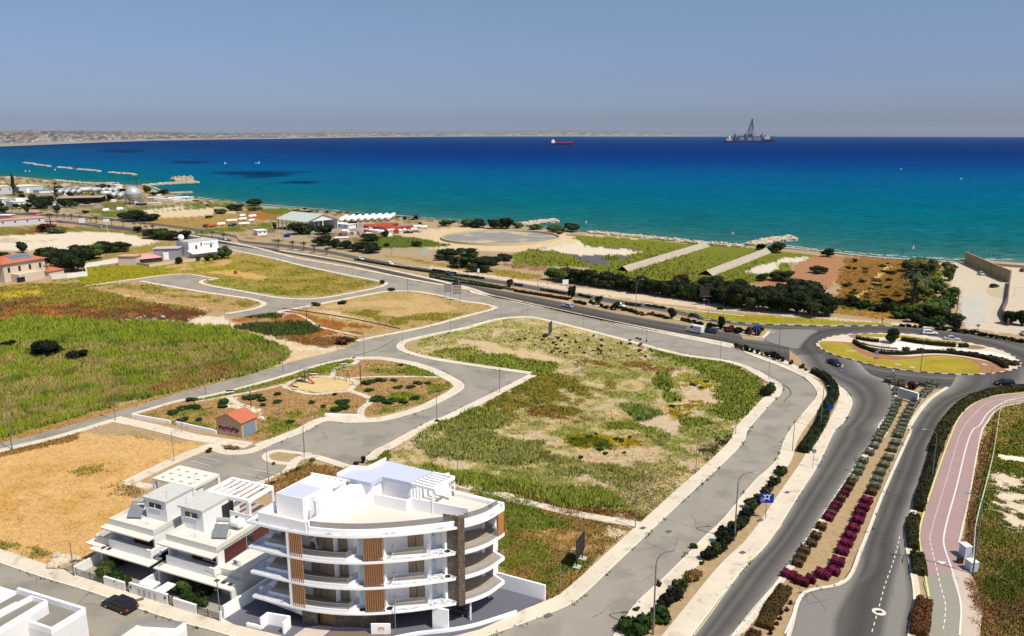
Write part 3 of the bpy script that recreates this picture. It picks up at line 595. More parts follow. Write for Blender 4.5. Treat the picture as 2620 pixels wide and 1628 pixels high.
soft_patch(GL('V4',(1170,800),(1215,1000),(1243,1240),(1203,1490),'S',(2310,1780),(2230,1780),'V4',(1000,1480),(1080,1100),(1140,900)))
soft_patch(GL('M4',(445,670),(490,610),(600,590),(850,600),(800,640),(740,700),(700,740),(560,712)))
# pink cycle track and grey continuation
PK1 = GL('M4',(2800,1030),(2384,1068),(2200,1082),(2080,1110),(1960,1180),(1890,1260),(1830,1380),'V4',(1540,0),(1400,380),(1290,760),(1310,940),(1340,1100))
PK2 = GL('M4',(2800,1100),(2384,1138),(2260,1160),(2180,1200),(2110,1290),(2060,1430),'V4',(1760,0),(1730,130),(1660,520),(1592,830),(1600,960),(1690,1090))
_, EP = road_strip('cycle_track', mat('pink_paving', (.33,.225,.21), .9, .1, .05, 4., amp2=.06, scale2=.3), PK1, PK2, 70)
b = MB(); b.sheet(smooth(GL('V4',(1338,1085),(1360,1260),(1340,1512),'S',(2360,1780),(2440,1780),'V4',(1590,1512),(1600,1300),(1535,1050)), 3, True), _zk[0]); _zk[0] += .004
struct(b, 'cycle_track', mat('grey_track', (.26,.25,.20), .9, .1, .08, 3.))
b = MB(); b.sheet(smooth(GL('V4',(1540,1020),(1640,1040),(1700,1120),(1750,1290),(1740,1512),'S',(2500,1780),(2445,1780),'V4',(1595,1512),(1605,1300)), 3, True), _zk[0]); _zk[0] += .004
struct(b, 'pavement', mat('square_paving', (.47,.39,.31), .9, .1, .07, 3.))
# ---------------- pavements with kerbs ----------------
PV = MB(); KB = MB(); PAVEL = []
def pave(pts, wd, side, kerb=True, z=.12, n=6):
 P = smooth(pts, n); PAVEL.append((P, wd, side)); PV.ribbon(P, wd, 0.0, z, side)
 if kerb: KB.ribbon(P, .28, 0.0, z+.012, side)
pave(GL('M1',(640,272),(1040,216),(1330,182),(1600,217)), 1.8, 1)
pave(GL('M2',(150,222),(90,216),(30,232),(25,246),(60,260),(150,280),(340,313),(500,343),(620,360),(790,371),(950,361),(1300,297),(1400,272),(1438,250),(1410,238),(1370,228),(1170,190),(840,122),(560,55),(300,2),(0,-60)), 1.9, 1)
pave(GL('M1',(1060,230),(1500,306),(1900,366),(1975,390),(1975,415),(1870,448),(1690,480)), 2.0, -1)
pave(GL('M2',(600,458),(860,410),(1200,344),(1430,305),(1520,302),(1640,306),(1800,331),(2035,384),'M3',(330,190),(400,205),(436,222),(400,240),(270,272),(0,345),'M2',(1530,618),(1300,662),(1215,684)), 1.9, -1)
pave(GL('M2',(1640,650),(2035,568)) [::-1]+GL('M2',(1540,676),(1502,702),(1500,735),(1560,768),(1900,838),'M3',(0,556),(290,602),(640,652)), 2.2, 1)
pave(GL('M3',(640,652),(450,748),(250,846),(50,938),'M2',(1790,1256),(1600,1350),(1400,1460),'V2',(1040,0),(940,80)), 2.2, 1)
pave(GL('M2',(2035,568),'M3',(0,393),(300,324),(440,290),(520,282),(640,278),(720,290),(960,347),(1300,434),(1640,521),(2016,613),'M4',(200,826),(400,896),(500,953),(565,989),(588,1031),(575,1076),(510,1136),(430,1226),(330,1346),'V3',(1870,91),(1710,261),(1480,471),(1280,661),(1070,861),(880,1041),(700,1211),(590,1291),(400,1371),(200,1446),'S',(1250,1629),(1150,1666),(1000,1691),(850,1689),(700,1661),(560,1621),'V1',(1300,1409),(1000,1313),(700,1206),(300,1083),(0,981),'S',(-200,1371)), [2.0]*60+[2.6]*400, -1)
pave(GL('M2',(1180,797),(1000,832),(830,877),(640,937),(240,1047),(0,1100),'M1',(1340,1115),(980,1218)), 1.3, 1)
pave(GL('M2',(1170,797),(1380,797),(1500,812),(1640,838),(1790,885),(1900,938),(1985,988),(2000,1022),(1960,1062),(1850,1122),(1700,1193),(1500,1253),(1380,1278),(1240,1287),(1100,1287),(970,1278),(820,1352),(500,1475)), 2.8, -1)
pave(GL('M1',(-700,1690),(0,1485),(400,1388),(870,1248),(900,1240)), 1.8, -1)
pave(GL('M1',(-60,1395),(0,1380)), .2, 1)
PV.ribbon(smooth(GL('M1',(870,1262),(1200,1335),(1440,1395),(1640,1425),(1850,1455)),5), 3.0, 0, .125)
PV.ribbon(smooth(GL('V1',(2000,85),(1830,160),(1700,170),(1600,150),(1560,100)),5), 2.2, 0, .13)
PV.ribbon(smooth(GL('V1',(1600,95),(1250,240),(935,390)),5), 2.6, 0, .118)
PV.ribbon(smooth(GL('V1',(930,385),(1110,425)),3), 1.8, 0, .122)
PV.ribbon(smooth(GL('V2',(850,140),(700,90),(560,55),(470,70),(390,160),(290,215),(170,255)),5), 1.8, 0, .12)
PV.ribbon(smooth(GL('V2',(560,40),(420,25),(300,15),(235,40),(235,75),(300,98),(420,110)),5), 1.3, 0, .128)
PV.ribbon(smooth(GL('V2',(1480,220),(1640,262),(2000,345),'V3',(160,510),(300,540),(600,610),(900,665),(1110,700)),5), 2.0, 0, .116)
# strips on both sides of the planted verge along the service road and the exit road
pave(GL('M2',(-300,-150),(0,-98),(420,-18),(740,62),(1170,138),(1640,231),(2035,305),'M3',(260,124),(640,203),(990,283),(1400,363),(2016,488),'M4',(300,761),(600,881),(760,961),(833,1040),(842,1085),(765,1185),(695,1270),(605,1400),'V3',(2105,230),(1955,370),(1845,500),(1705,670),(1565,800),(1485,885),(1305,1065),(1065,1290),(935,1480),'S',(1548,1660)), [2.2]*100+[2.5]*300, 1)
pave(GL('M2',(640,0),(1170,88),(2035,278),'M3',(430,148),(840,236),(1200,313),(1600,397),(2016,480),'M4',(230,720),(450,772),(640,838),(800,912),(940,972),(1020,1018),(1080,1072),(1108,1132),(1088,1200),(1036,1295),(956,1435),'V4',(686,0),(556,260),(416,480),(176,850),(0,1030),'V3',(1495,1512),'S',(1640,1800)), [2.2]*58+[2.3]*20+[3.1]*300, -1)
# near kerbs of carriageways
pave(GL('V4',(1228,0),(1003,500),(853,880),(726,1116),(444,1190),(334,1470),'S',(1963,1780)), .5, 1)
pave(GL('V4',(1403,60),(1374,200),(1279,460),(1184,770),(1219,1000),(1249,1240),(1209,1490),'S',(2314,1780)), .9, 1)
pave(GL('M4',(1336,962),(1398,1022),(1422,1095),(1398,1190),(1298,1330),'V4',(1028,0),(898,160),(698,450),(398,900),(198,1180),(0,1422),'V3',(1778,1512)), .9, 1)
pave(GL('M4',(1830,1025),(1702,1112),(1602,1230),(1542,1350),'V4',(1227,0)), .9, -1)
pave(GL('U3',(-400,470),(0,510),(600,605),(1100,690),(1500,755),(1900,820),(2434,883)), 1.0, 1)
pave(GL('U3',(1000,765),(1300,802),(1900,905),(2434,990),'M4',(150,595),(300,632),(440,655),(470,640),(500,608)), 1.0, 1)
struct(PV, 'pavement', M_PAVE); struct(KB, 'kerb', M_KERB)
# pavement beyond the roundabout and edging of kerb stones, alternately white and black
def kerb_chain(pts, name, ln=1.1, w_=.35, alt=True, z=.22):
 P = np.array(smooth(pts, 8)); d = np.r_[0, np.cumsum(np.hypot(*np.diff(P, axis=0).T))]; n = int(d[-1]/ln); A = MB(); B = MB()
 for i in range(n):
  t0, t1 = i*ln+.04, (i+1)*ln-.04
  q = [(np.interp(t, d, P[:, 0]), np.interp(t, d, P[:, 1])) for t in (t0, t1)]
  (B if (alt and i % 2) else A).ribbon(q, w_, 0, z)
 struct(A, name, mat('white_kerb', (.52,.49,.42), .9, .1)); 
 if alt: struct(B, name, mat('black_kerb', (.05,.05,.05), .9, .1))
kerb_chain(GL('U4',(-100,757),(0,766),(300,795),(600,808),(1000,818),(1400,815),(1600,826)), 'kerb', 2.2, .5)
# ---------------- roundabout island ----------------
def arcpoly(c, r, n=96): return [(c[0]+r*math.cos(t), c[1]+r*math.sin(t)) for t in np.linspace(0, 2*math.pi, n+1)[:-1]]
_isl = GL('N1',(40,240),(70,205),(200,150),(420,120),(500,118),(850,110),(1200,125),(1600,185),(1900,240),(2150,300),(2300,370),(2390,440),(2395,480),(2330,520),(2200,552),(2000,578),(1750,585),(1500,575),(1250,555),(1000,528),(700,478),(450,415),(250,360),(120,305))
_isl = smooth(_isl, 5, True)
b = MB(); b.prism(_isl, 0, .2); struct(b, 'roundabout_island', mat('island_stone', (.56,.47,.37), .9, .1, .12, 1.5, amp2=.1, scale2=.3)); ROADP.append(_isl)
kerb_chain(_isl+[_isl[0]], 'kerb', 1.6, .4, True, .24)
M_LAWN = mat('lawn', (.30,.235,.028), .95, .05, .14, 1.2, amp2=.2, scale2=.12, bump=.03)
def flat(name, m, z, *a, n=4, sm=True):
 P = GL(*a, h=z); P = smooth(P, n, True) if sm else P; b = MB(); b.sheet(P, z); return struct(b, name, m)
flat('lawn', M_LAWN, .215, 'N1',(75,205),(130,198),(320,215),(440,260),(500,320),(600,365),(720,395),(900,412),(1100,408),(1280,385),(1420,368),(1600,375),(1750,400),(1850,440),(1920,500),(1930,560),(1750,574),(1500,566),(1250,545),(1000,518),(720,470),(450,405),(250,350),(130,300),(80,240))
flat('lawn', M_LAWN, .214, 'N1',(500,118),(700,112),(1060,130),(1300,165),(1600,195),(1750,215),(1800,230),(1700,240),(1300,205),(1000,160),(700,145),(520,140))
M_BRICKP = mat('red_gravel', (.30,.15,.07), .95, .1, .18, 2.5)
flat('gravel_bed', M_BRICKP, .22, 'N1',(90,196),(320,200),(450,215),(560,280),(650,320),(850,352),(1100,370),(1350,352),(1600,360),(1850,395),(2050,440),(2230,545),(1940,560),(1925,500),(1850,438),(1750,398),(1600,373),(1420,366),(1280,383),(1100,406),(900,410),(720,393),(600,362),(500,318),(440,258),(320,213),(130,200))
flat('gravel_bed', M_BRICKP, .221, 'N1',(410,125),(500,118),(500,160),(440,150))
flat('gravel_bed', M_BRICKP, .221, 'N1',(1790,240),(1900,245),(2000,275),(1800,285))
flat('paved_court', mat('white_paving', (.72,.68,.60), .9, .1, .04, 2.), .222, 'N1',(740,220),(900,190),(1000,205),(1300,245),(1600,280),(1900,300),(2150,340),(2300,390),(2330,430),(2200,400),(1900,340),(1600,318),(1300,312),(1000,305),(950,270),(1000,245),(860,230))
for k, (a, c, w_) in enumerate(((975,475,30),(1142,508,30),(1335,175,28),(1460,190,28),(1975,475,26))):
 b = MB(); p = G('N1', a, c); b.prism(arcpoly(p, .75, 16), .2, .3); tag(b.build('inspection_cover', M_CONC), ['pale round concrete cover in the lawn, left of the pair','pale round concrete cover in the lawn, right of the pair','pale round cover behind the island tree','second pale round cover on the back lawn','small pale cover on the red gravel bed'][k], 'cover', 'covers set in the roundabout island')
b = MB(); b.obox(G('N1',440,320), (1,0), (0,1), 1.6, .35, .2, .32); tag(b.build('concrete_slab', M_CONC), 'flat pale concrete slab lying on the left lawn of the roundabout', 'slab')
# ---------------- leaves ----------------
def leafmesh(P, Nn, size, cols, jit=.6, rng=None):
 """numpy quads: centres P, outward normals Nn"""
 rng = rng or RNG; n = len(P); nn = Nn+rng.normal(0, jit, (n, 3)); nn /= np.linalg.norm(nn, axis=1)[:, None]+1e-9
 a = np.cross(nn, rng.normal(0, 1, (n, 3))); a /= np.linalg.norm(a, axis=1)[:, None]+1e-9; b = np.cross(nn, a)
 s = size*(.6+.8*rng.random(n))[:, None]; e = .55+.5*rng.random(n)[:, None]
 V = np.stack([P-a*s, P-b*s*e*.8+nn*s*.15, P+a*s, P+b*s*e-nn*s*.1], 1).reshape(-1, 3); C = np.repeat(cols, 4, 0)
 return V, C
def sphere_pts(n, rng):
 v = rng.normal(0, 1, (n, 3)); return v/np.linalg.norm(v, axis=1)[:, None]
def crown_mb(seed, r=(1,1,.8), lobes=14, n=900, leaf=.09, c1=(.03,.05,.012), c2=(.012,.022,.006), zc=1., lobe_r=(.3,.5), flat_=0.):
 rng = np.random.default_rng(seed); mb = MB(); V = []; C = []; r = np.array(r, float); c1 = np.array(c1); c2 = np.array(c2)
 for k in range(lobes):
  d = sphere_pts(1, rng)[0]; d[2] = d[2]*.8+.1; c = d*r*(.35+.4*rng.random()); lr = r*(lobe_r[0]+(lobe_r[1]-lobe_r[0])*rng.random()); c[2] += zc
  m = n//lobes; q = sphere_pts(m, rng); q[:, 2] = np.abs(q[:, 2]*.9)*np.sign(q[:, 2]+.35); P = c+q*lr*(.85+.3*rng.random((m, 1)))
  tone = rng.random(); cc = (c1*(1-tone)+c2*tone)*(.7+.6*rng.random((m, 1)))
  v_, c_ = leafmesh(P, q, leaf*max(r[0], r[1]), cc, .55, rng); V.append(v_); C.append(c_)
  o = len(mb.v); mb.ball(c, lr*.84, 8, 5); nb = len(mb.v)-o
  for i in range(nb):
   x, y, z = mb.v[o+i]; j = 1+.18*math.sin(7*x+3*z+k)*math.cos(5*y+k); mb.v[o+i] = (c[0]+(x-c[0])*j, c[1]+(y-c[1])*j, c[2]+(z-c[2])*j)
  C.insert(0, None) if False else None
  mb.__dict__.setdefault('cc', []).extend([tuple(c1*(1-tone)+c2*tone)]*nb)
 V = np.concatenate(V); o = len(mb.v); mb.v += V.tolist(); mb.f += (np.arange(len(V)).reshape(-1, 4)+o).tolist()
 cols = np.concatenate([np.array(mb.cc), np.concatenate(C)]); return mb, cols
M_LEAF = mat('foliage', attr='Col', rough=.75, spec=.12); M_BARK = mat('bark', (.10,.07,.045), .95, .1, .2, 3., obj=True)
def mesh_only(mb, cols, m=M_LEAF, name='crown'):
 o = mb.build(name, m, cols=cols); me = o.data; bpy.data.objects.remove(o); return me
def trunk_mb(h, r, forks=4, seed=1, top=.9):
 rng = random.Random(seed); b = MB(); b.tube([(0,0,-.05),(.03*h,0,h*.3),(0,.02*h,h*.6)], [r*1.25,r,r*.8], 7)
 for k in range(forks):
  a = 2*math.pi*k/forks+rng.random(); L = h*(.35+.25*rng.random()); b.tube([(0,.02*h,h*.55),(math.cos(a)*L*.35,math.sin(a)*L*.35,h*.55+L*.5),(math.cos(a)*L*.7,math.sin(a)*L*.7,h*.55+L)], [r*.7,r*.45,r*.2], 5)
 return b
CR = {}
def crown_var(kind, k):
 key = (kind, k)
 if key in CR: return CR[key]
 if kind == 'dark': mb = crown_mb(100+k, (1,1,.75), 16, 1100, .075, (.028,.040,.010),(.007,.012,.003), .74)
 elif kind == 'green': mb = crown_mb(200+k, (1,1,.8), 14, 1000, .08, (.055,.085,.016),(.018,.034,.008), .72)
 elif kind == 'olive': mb = crown_mb(300+k, (1,1,.8), 14, 900, .08, (.11,.115,.03),(.04,.045,.014), .7)
 elif kind == 'bush': mb = crown_mb(400+k, (1,1,.65), 9, 420, .13, (.04,.058,.012),(.012,.02,.006), .5)
 elif kind == 'red': mb = crown_mb(500+k, (1,1,.65), 9, 420, .13, (.12,.05,.02),(.035,.012,.008), .5)
 elif kind == 'blackbush': mb = crown_mb(600+k, (1,1,.7), 9, 420, .13, (.016,.02,.006),(.006,.008,.004), .5)
 elif kind == 'gbush': mb = crown_mb(700+k, (1,1,.55), 9, 420, .13, (.03,.065,.012),(.012,.03,.006), .4)
 elif kind == 'tbush': mb = crown_mb(800+k, (1,1,.6), 9, 420, .14, (.22,.12,.035),(.08,.05,.015), .45)
 elif kind == 'cypress': mb = crown_mb(900+k, (.32,.32,1.), 22, 900, .10, (.02,.035,.01),(.008,.014,.005), 1., (.25,.4))
 CR[key] = mesh_only(*mb); return CR[key]
_tr = {}
def tree(name, at, rad, h, kind, label, cat='tree', group=None, trunk=True, rz=None, zs=None):
 """rad, h in metres; crown mesh is unit sized"""
 k = random.randrange(3); root = thing(name, label, cat, (at[0], at[1], 0), random.random()*6.28 if rz is None else rz, group)
 me = crown_var(kind, k); c = bpy.data.objects.new('crown' if trunk else 'foliage', me); COL.objects.link(c); c.parent = root
 if trunk:
  cz = h/1.45; c.scale = (rad*1.12, rad*1.12, cz)
  if 't' not in _tr: o = trunk_mb(1., .05).build('trunk', M_BARK); _tr['t'] = o.data; bpy.data.objects.remove(o)
  t = bpy.data.objects.new('trunk', _tr['t']); COL.objects.link(t); t.parent = root; t.scale = (h*1.1, h*1.1, h*.72)
 else: c.scale = (rad, rad, h/1.1)
 return root
def px2m(at): d = at[1]*CS+H*SN; return d/F          # metres per photo pixel at a ground point
def treepx(name, z, x, y, wpx, hpx, kind, label, **k):
 at = G(z, x, y); sc = ZM[z][2]; top = S(z, x, y-hpx)[1]; h = topz(at, top); return tree(name, at, wpx/sc/2*px2m(at), max(h, .4), kind, label, **k)
ORD = ['first','second','third','fourth','fifth','sixth','seventh','eighth','ninth','tenth','eleventh','twelfth','thirteenth','fourteenth','fifteenth','sixteenth','seventeenth','eighteenth','nineteenth','twentieth','twenty-first','twenty-second','twenty-third','twenty-fourth','twenty-fifth','twenty-sixth','twenty-seventh','twenty-eighth','twenty-ninth','thirtieth','thirty-first','thirty-second','thirty-third','thirty-fourth','thirty-fifth','thirty-sixth','thirty-seventh','thirty-eighth','thirty-ninth','fortieth']
# ---------------- clipped hedge blocks on the median ----------------
def hedge_mesh(seed, hx, hy, hz, c1, c2, n=700, leaf=.10, rnd=.3):
 rng = np.random.default_rng(seed); mb = MB(); c1 = np.array(c1); c2 = np.array(c2)
 q = sphere_pts(n, rng); e = .45; P = np.sign(q)*np.abs(q)**e; P /= np.maximum(np.abs(P).max(1), 1e-6)[:, None]**.6
 P = np.clip(P, -1, 1)*np.array((hx, hy, hz/2))*(.84+.22*rng.random((n, 1))); P[:, 2] += hz/2; P[:, 2] = np.maximum(P[:, 2], .03)
 t = rng.random((n, 1)); cc = (c1*t+c2*(1-t))*(.75+.5*rng.random((n, 1)))
 V, C = leafmesh(P, q, leaf, cc, .5, rng)
 mb.box(-hx*.8, hx*.8, -hy*.8, hy*.8, 0, hz*.84); o = len(mb.v); base = [tuple((c1+c2)/2)]*o
 mb.v += V.tolist(); mb.f += (np.arange(len(V)).reshape(-1, 4)+o).tolist(); return mesh_only(mb, np.concatenate([np.array(base), C]), name='foliage')
HG = {'grey': [hedge_mesh(k, .8, .65, .95, (.19,.20,.125), (.07,.08,.045)) for k in (1,2)], 'purple': [hedge_mesh(k, .85, .7, .85, (.18,.014,.06), (.06,.008,.022)) for k in (3,4)],
  'brown': [hedge_mesh(k, .8, .65, .85, (.13,.08,.035),(.03,.022,.01)) for k in (5,6)], 'dred': [hedge_mesh(k, .85, .7, .9, (.12,.012,.03),(.035,.008,.012)) for k in (7,8)]}
def hedge(kind, at, sx, label, group, rz, sy=1., sz=1., name='hedge_block'):
 o = bpy.data.objects.new(name, random.choice(HG[kind])); COL.objects.link(o); o.location = (at[0], at[1], .02); o.rotation_euler = (0, 0, rz); o.scale = (sx, sx*sy, sz*(.9+.25*random.random()))
 return tag(o, label, 'hedge', group)
LROW = [('N2',760,480,'grey'),('N2',775,565,'grey'),('N2',795,700,'grey'),('N2',780,790,'grey'),('N2',725,865,'grey'),('N2',705,940,'grey'),('N2',660,1015,'grey'),('N2',620,1090,'grey'),('N2',580,1160,'grey'),('N2',540,1230,'grey'),('N2',495,1310,'grey'),('N2',450,1375,'grey'),('N2',410,1445,'grey'),
 ('V4',990,75,'grey'),('V4',965,120,'grey'),('V4',930,170,'grey'),('V4',885,230,'grey'),('V4',862,275,'grey'),('V4',845,312,'grey'),('V4',810,360,'grey'),('V4',790,395,'brown'),('V4',770,428,'brown'),('V4',745,470,'dred'),('V4',718,508,'brown'),('V4',692,545,'dred'),('V4',672,575,'dred'),('V4',650,608,'brown'),('V4',628,645,'purple'),('V4',575,715,'brown'),('V4',536,780,'brown'),('V4',506,832,'brown'),('V4',454,890,'brown'),('V4',428,935,'brown'),('V4',402,980,'brown')]
RROW = [('N2',1470,430,'grey'),('N2',1410,490,'grey'),('N2',1350,540,'grey'),('N2',1290,600,'grey'),('N2',1150,730,'grey'),('N2',1095,800,'grey'),('N2',1040,890,'grey'),('N2',1000,970,'grey'),('N2',955,1050,'grey'),('N2',915,1140,'grey'),('N2',885,1225,'grey'),('N2',845,1310,'grey'),('N2',815,1375,'grey'),('N2',795,1440,'grey'),
 ('V4',1120,95,'grey'),('V4',1095,145,'grey'),('V4',1068,205,'grey'),('V4',1036,258,'grey'),('V4',1008,312,'grey'),('V4',987,365,'grey'),('V4',970,412,'grey'),('V4',945,458,'brown'),('V4',908,522,'purple'),('V4',884,572,'dred'),('V4',860,615,'dred'),('V4',844,662,'purple'),('V4',815,720,'purple'),('V4',786,780,'purple'),('V4',760,832,'purple'),('V4',730,890,'purple'),('V4',697,972,'purple')]
cn = {'grey':'grey green','purple':'bright purple','brown':'brownish','dred':'dark red'}
RZH = math.atan2(-(G('V4',402,980)[0]-G('V4',990,75)[0]), (G('V4',402,980)[1]-G('V4',990,75)[1]))
for row, nm in ((LROW, 'left'), (RROW, 'right')):
 for k, (z, x, y, c) in enumerate(row):
  big = 1.0 if z == 'N2' else (1.0 if c == 'grey' else .95)
  hedge(c, G(z, x, y+12), big*(.95 if nm == 'left' else 1.08), f'{cn[c]} clipped hedge block, {ORD[k]} below the white panel in the {nm} row', f'hedge blocks of the {nm} median row', RZH+random.uniform(-.1,.1), 1.15)
for z, x, y, c, sx, sy, lb in (('ND',820,240,'purple',1.1,1.,'large rounded purple hedge block at the left front end of the median'),('ND',1050,360,'dred',1.15,.9,'large dark red hedge block between the two purple ends of the median'),('ND',1210,330,'dred',.75,1.,'small dark red hedge block leaning on the large dark red one'),
 ('ND',1420,240,'purple',1.15,1.,'large purple hedge block at the right front end of the median'),('ND',1610,170,'purple',1.05,1.1,'purple hedge block joined to the right front end block'),
 ('N2',620,300,'grey',1.5,1.,'grey green hedge block at the roundabout tip of the median, leftmost'),('N2',700,360,'grey',.9,1.,'small grey hedge block just behind the leftmost tip block'),('N2',840,345,'brown',1.3,.7,'flat brownish hedge block left of the dark red bush'),('N2',870,390,'grey',.9,.8,'low grey hedge block in front of the flat brownish one'),('N2',1300,370,'grey',1.1,.8,'dark grey hedge block left part of the pair near the sign post'),('N2',1440,360,'grey',1.1,.8,'dark grey hedge block right part of the pair near the sign post'),('N2',1565,350,'grey',1.2,1.2,'tall grey green hedge block at the right tip of the median'),('N2',1540,400,'grey',1.,1.,'grey hedge block in front of the tall tip block')):
 hedge(c, G(z, x, y+15), sx, lb, 'hedge blocks at the ends of the median', RZH+1.3 if sx > 1.2 else RZH, sy, 1.15)
treepx('bush', 'N2', 1065, 455, 240, 160, 'red', 'dark red shrub behind the white panel on the median', cat='bush', trunk=False)
hh = [('ND',(760,450),(560,700),'tbush'),]
def longhedge(z, pts, wd, h, c1, c2, label, name='hedge', group=None, dens=26, leaf=.13):
 P = np.array(smooth(GL(z, *pts) if isinstance(z, str) else z, 4)); d = np.r_[0, np.cumsum(np.hypot(*np.diff(P, axis=0).T))]; L = d[-1]; rng = np.random.default_rng(int(L*100) % 9999)
 n = int(L*dens); t = rng.random(n)*L; x = np.interp(t, d, P[:, 0]); y = np.interp(t, d, P[:, 1]); dx = np.interp(np.minimum(t+.2, L), d, P[:, 0])-np.interp(np.maximum(t-.2, 0), d, P[:, 0]); dy = np.interp(np.minimum(t+.2, L), d, P[:, 1])-np.interp(np.maximum(t-.2, 0), d, P[:, 1]); q = np.hypot(dx, dy)+1e-9
 a = rng.uniform(0, math.pi, n); ww = wd/2*(.85+.3*fbm(t/1.7, t*0+3)); hh_ = h*(.8+.4*fbm(t/2.1, t*0+9))
 ox = np.cos(a); oz = np.sin(a)**.6; ox = np.sign(ox)*np.abs(ox)**.6
 PP = np.stack([x-dy/q*ox*ww, y+dx/q*ox*ww, oz*hh_], 1); NN = np.stack([-dy/q*ox, dx/q*ox, oz], 1)
 c1 = np.array(c1); c2 = np.array(c2); u = np.clip(fbm(x/1.2, y/1.2)[:, None]*1.6-.3, 0, 1); cc = (c1*u+c2*(1-u))*(.7+.6*rng.random((n, 1)))
 V, C = leafmesh(PP, NN, leaf, cc, .6, rng); mb = MB(); mb.ribbon(P, wd*.8, 0, h*.72); o = len(mb.v); base = [tuple((c1+c2)*.35)]*o
 mb.v += V.tolist(); mb.f += (np.arange(len(V)).reshape(-1, 4)+o).tolist(); ob = mb.build(name, M_LEAF, cols=np.concatenate([np.array(base), C])); return tag(ob, label, 'hedge', group)
longhedge('ND', [(760,480),(660,640),(520,850),(370,1180)], 2.0, .9, (.10,.055,.015), (.045,.035,.012), 'long brown clipped hedge below the median, left of the pale road', dens=150)
longhedge('ND', [(230,1260),(150,1400),(60,1600)], 1.6, .8, (.10,.045,.015), (.045,.03,.012), 'brown hedge at the bottom edge, next after the long brown one', dens=110)
for k, (x, y) in enumerate(((850,720),(790,840),(700,900),(660,1000),(600,1090),(540,1190),(490,1260))): treepx('bush', 'ND', x, y+20, 90, 70, 'red', f'{ORD[k]} small ragged shrub from the median along the pale kerb', cat='bush', trunk=False, group='small shrubs beside the long brown hedge')
# hedges of the roundabout island
HC1, HC2 = (.03,.034,.008), (.010,.012,.004)
longhedge('N1', [(475,215),(540,265),(620,300),(760,345),(1000,358),(1200,345),(1400,338),(1600,350),(1850,385),(2050,430),(2230,520)], 1.3, 1.3, HC1, HC2, 'long dark S-shaped hedge winding across the roundabout island', dens=60)
longhedge('N1', [(500,175),(620,200),(760,215)], 1.3, 1.3, HC1, HC2, 'short dark hedge at the left end of the roundabout island', dens=60)
longhedge('N1', [(1020,195),(1200,225),(1400,250),(1640,268)], 1.6, 1.6, HC1, HC2, 'dark hedge behind the white court of the roundabout island', dens=60)
longhedge('N1', [(1690,272),(1780,272)], 1.7, 1.6, HC1, HC2, 'short square dark hedge right of the hedge behind the court', dens=60)
for i, yy in enumerate((235, 262)): longhedge('N1', [(560,yy-10),(680,yy+25),(820,yy+45),(980,yy+58)], .7, .5, (.12,.10,.03), (.05,.04,.015), ['low olive hedge line behind the S-shaped hedge, upper one','low olive hedge line behind the S-shaped hedge, lower one'][i], dens=40)
for k, (x, y, s_) in enumerate(((1070,305,1),(1240,318,1),(1590,325,1.1),(1700,345,1.3),(1800,355,1),(1870,365,.8),(1950,385,.9),(2040,405,1.5),(2100,420,1),(2170,435,1.5),(2210,470,1),(2255,460,1.2),(2320,470,1.2))):
 hedge('brown', G('N1', x, y+8), s_*1.1, f'{ORD[k]} brown clipped block from the left behind the S-shaped hedge', 'brown clipped blocks on the roundabout island', .3, 1., 1.3)
treepx('round_tree', 'N1', 905, 225, 190, 190, 'dark', 'dense dark tree with a round crown standing on the roundabout island')
b = MB(); b.obox(G('N1',930,280), (1,.1), (-.1,1), 1.4, .45, .2, .75); tag(b.build('marble_block', M_BRIGHT, bevel=.1), 'low white block in the shade under the roundabout tree', 'block')
# memorial / information panel on the median
p0, p1 = G('N2',800,640), G('N2',1185,760); ex = Vector((p1[0]-p0[0], p1[1]-p0[1])); L_ = ex.length; ex.normalize(); ey = (-ex.y, ex.x)
hp = topz(G('N2',1000,700), S('N2',1000,480)[1]); c0 = ((p0[0]+p1[0])/2, (p0[1]+p1[1])/2)
t = thing('median_sign', 'wide pale panel on the median tip facing the roads', 'panel', c0, world=True)
b = MB(); b.obox(c0, ex, ey, L_/2, .12, .35, hp-.12); b.build('board', mat('pale_board', (.52,.52,.52), .5, .3), t)
b = MB(); b.obox(c0, ex, ey, L_/2+.12, .2, hp-.12, hp); [b.obox((c0[0]+ex[0]*s_*(L_/2+.06), c0[1]+ex[1]*s_*(L_/2+.06)), ex, ey, .06, .2, 0, hp-.12) for s_ in (-1, 1)]; b.build('frame', M_BRIGHT, t)
b = MB(); b.obox((c0[0]-ey[0]*.13, c0[1]-ey[1]*.13), ex, ey, L_*.44, .01, hp*.52, hp*.55); b.build('groove', mat('grey_line', (.15,.16,.2)), t)
# ---------------- verge planting between service road and exit road ----------------
vk = 0
VERGE = [('N3',165,770,100,110,'bush'),('N3',245,790,90,100,'red'),('N3',340,810,120,110,'blackbush'),('N3',440,840,80,85,'blackbush'),('N3',535,870,90,90,'blackbush'),('N3',610,890,50,50,'red'),('N3',690,910,90,90,'blackbush'),('N3',790,930,150,110,'blackbush'),('N3',880,970,150,120,'blackbush'),('N3',970,1005,110,100,'blackbush'),('N3',1130,1060,85,85,'red'),('N3',1315,1130,105,100,'red'),('N3',1385,1165,70,60,'red')]
for z, x, y, wd, hp_, kd in VERGE:
 treepx('bush', z, x, y, wd, hp_, kd, f'{ORD[vk]} bush from the left in the verge beside the bending service road', cat='bush', trunk=False, group='bushes in the verge of the service road'); vk += 1
longhedge('M4', [(815,915),(880,945),(930,985),(960,1030),(970,1080),(940,1140),(905,1210),(880,1290),(840,1360),(800,1420),(740,1512)], 2.1, 1.5, (.03,.042,.012), (.010,.016,.006), 'dark ragged hedge following the bend between service road and exit road', dens=90, leaf=.2)
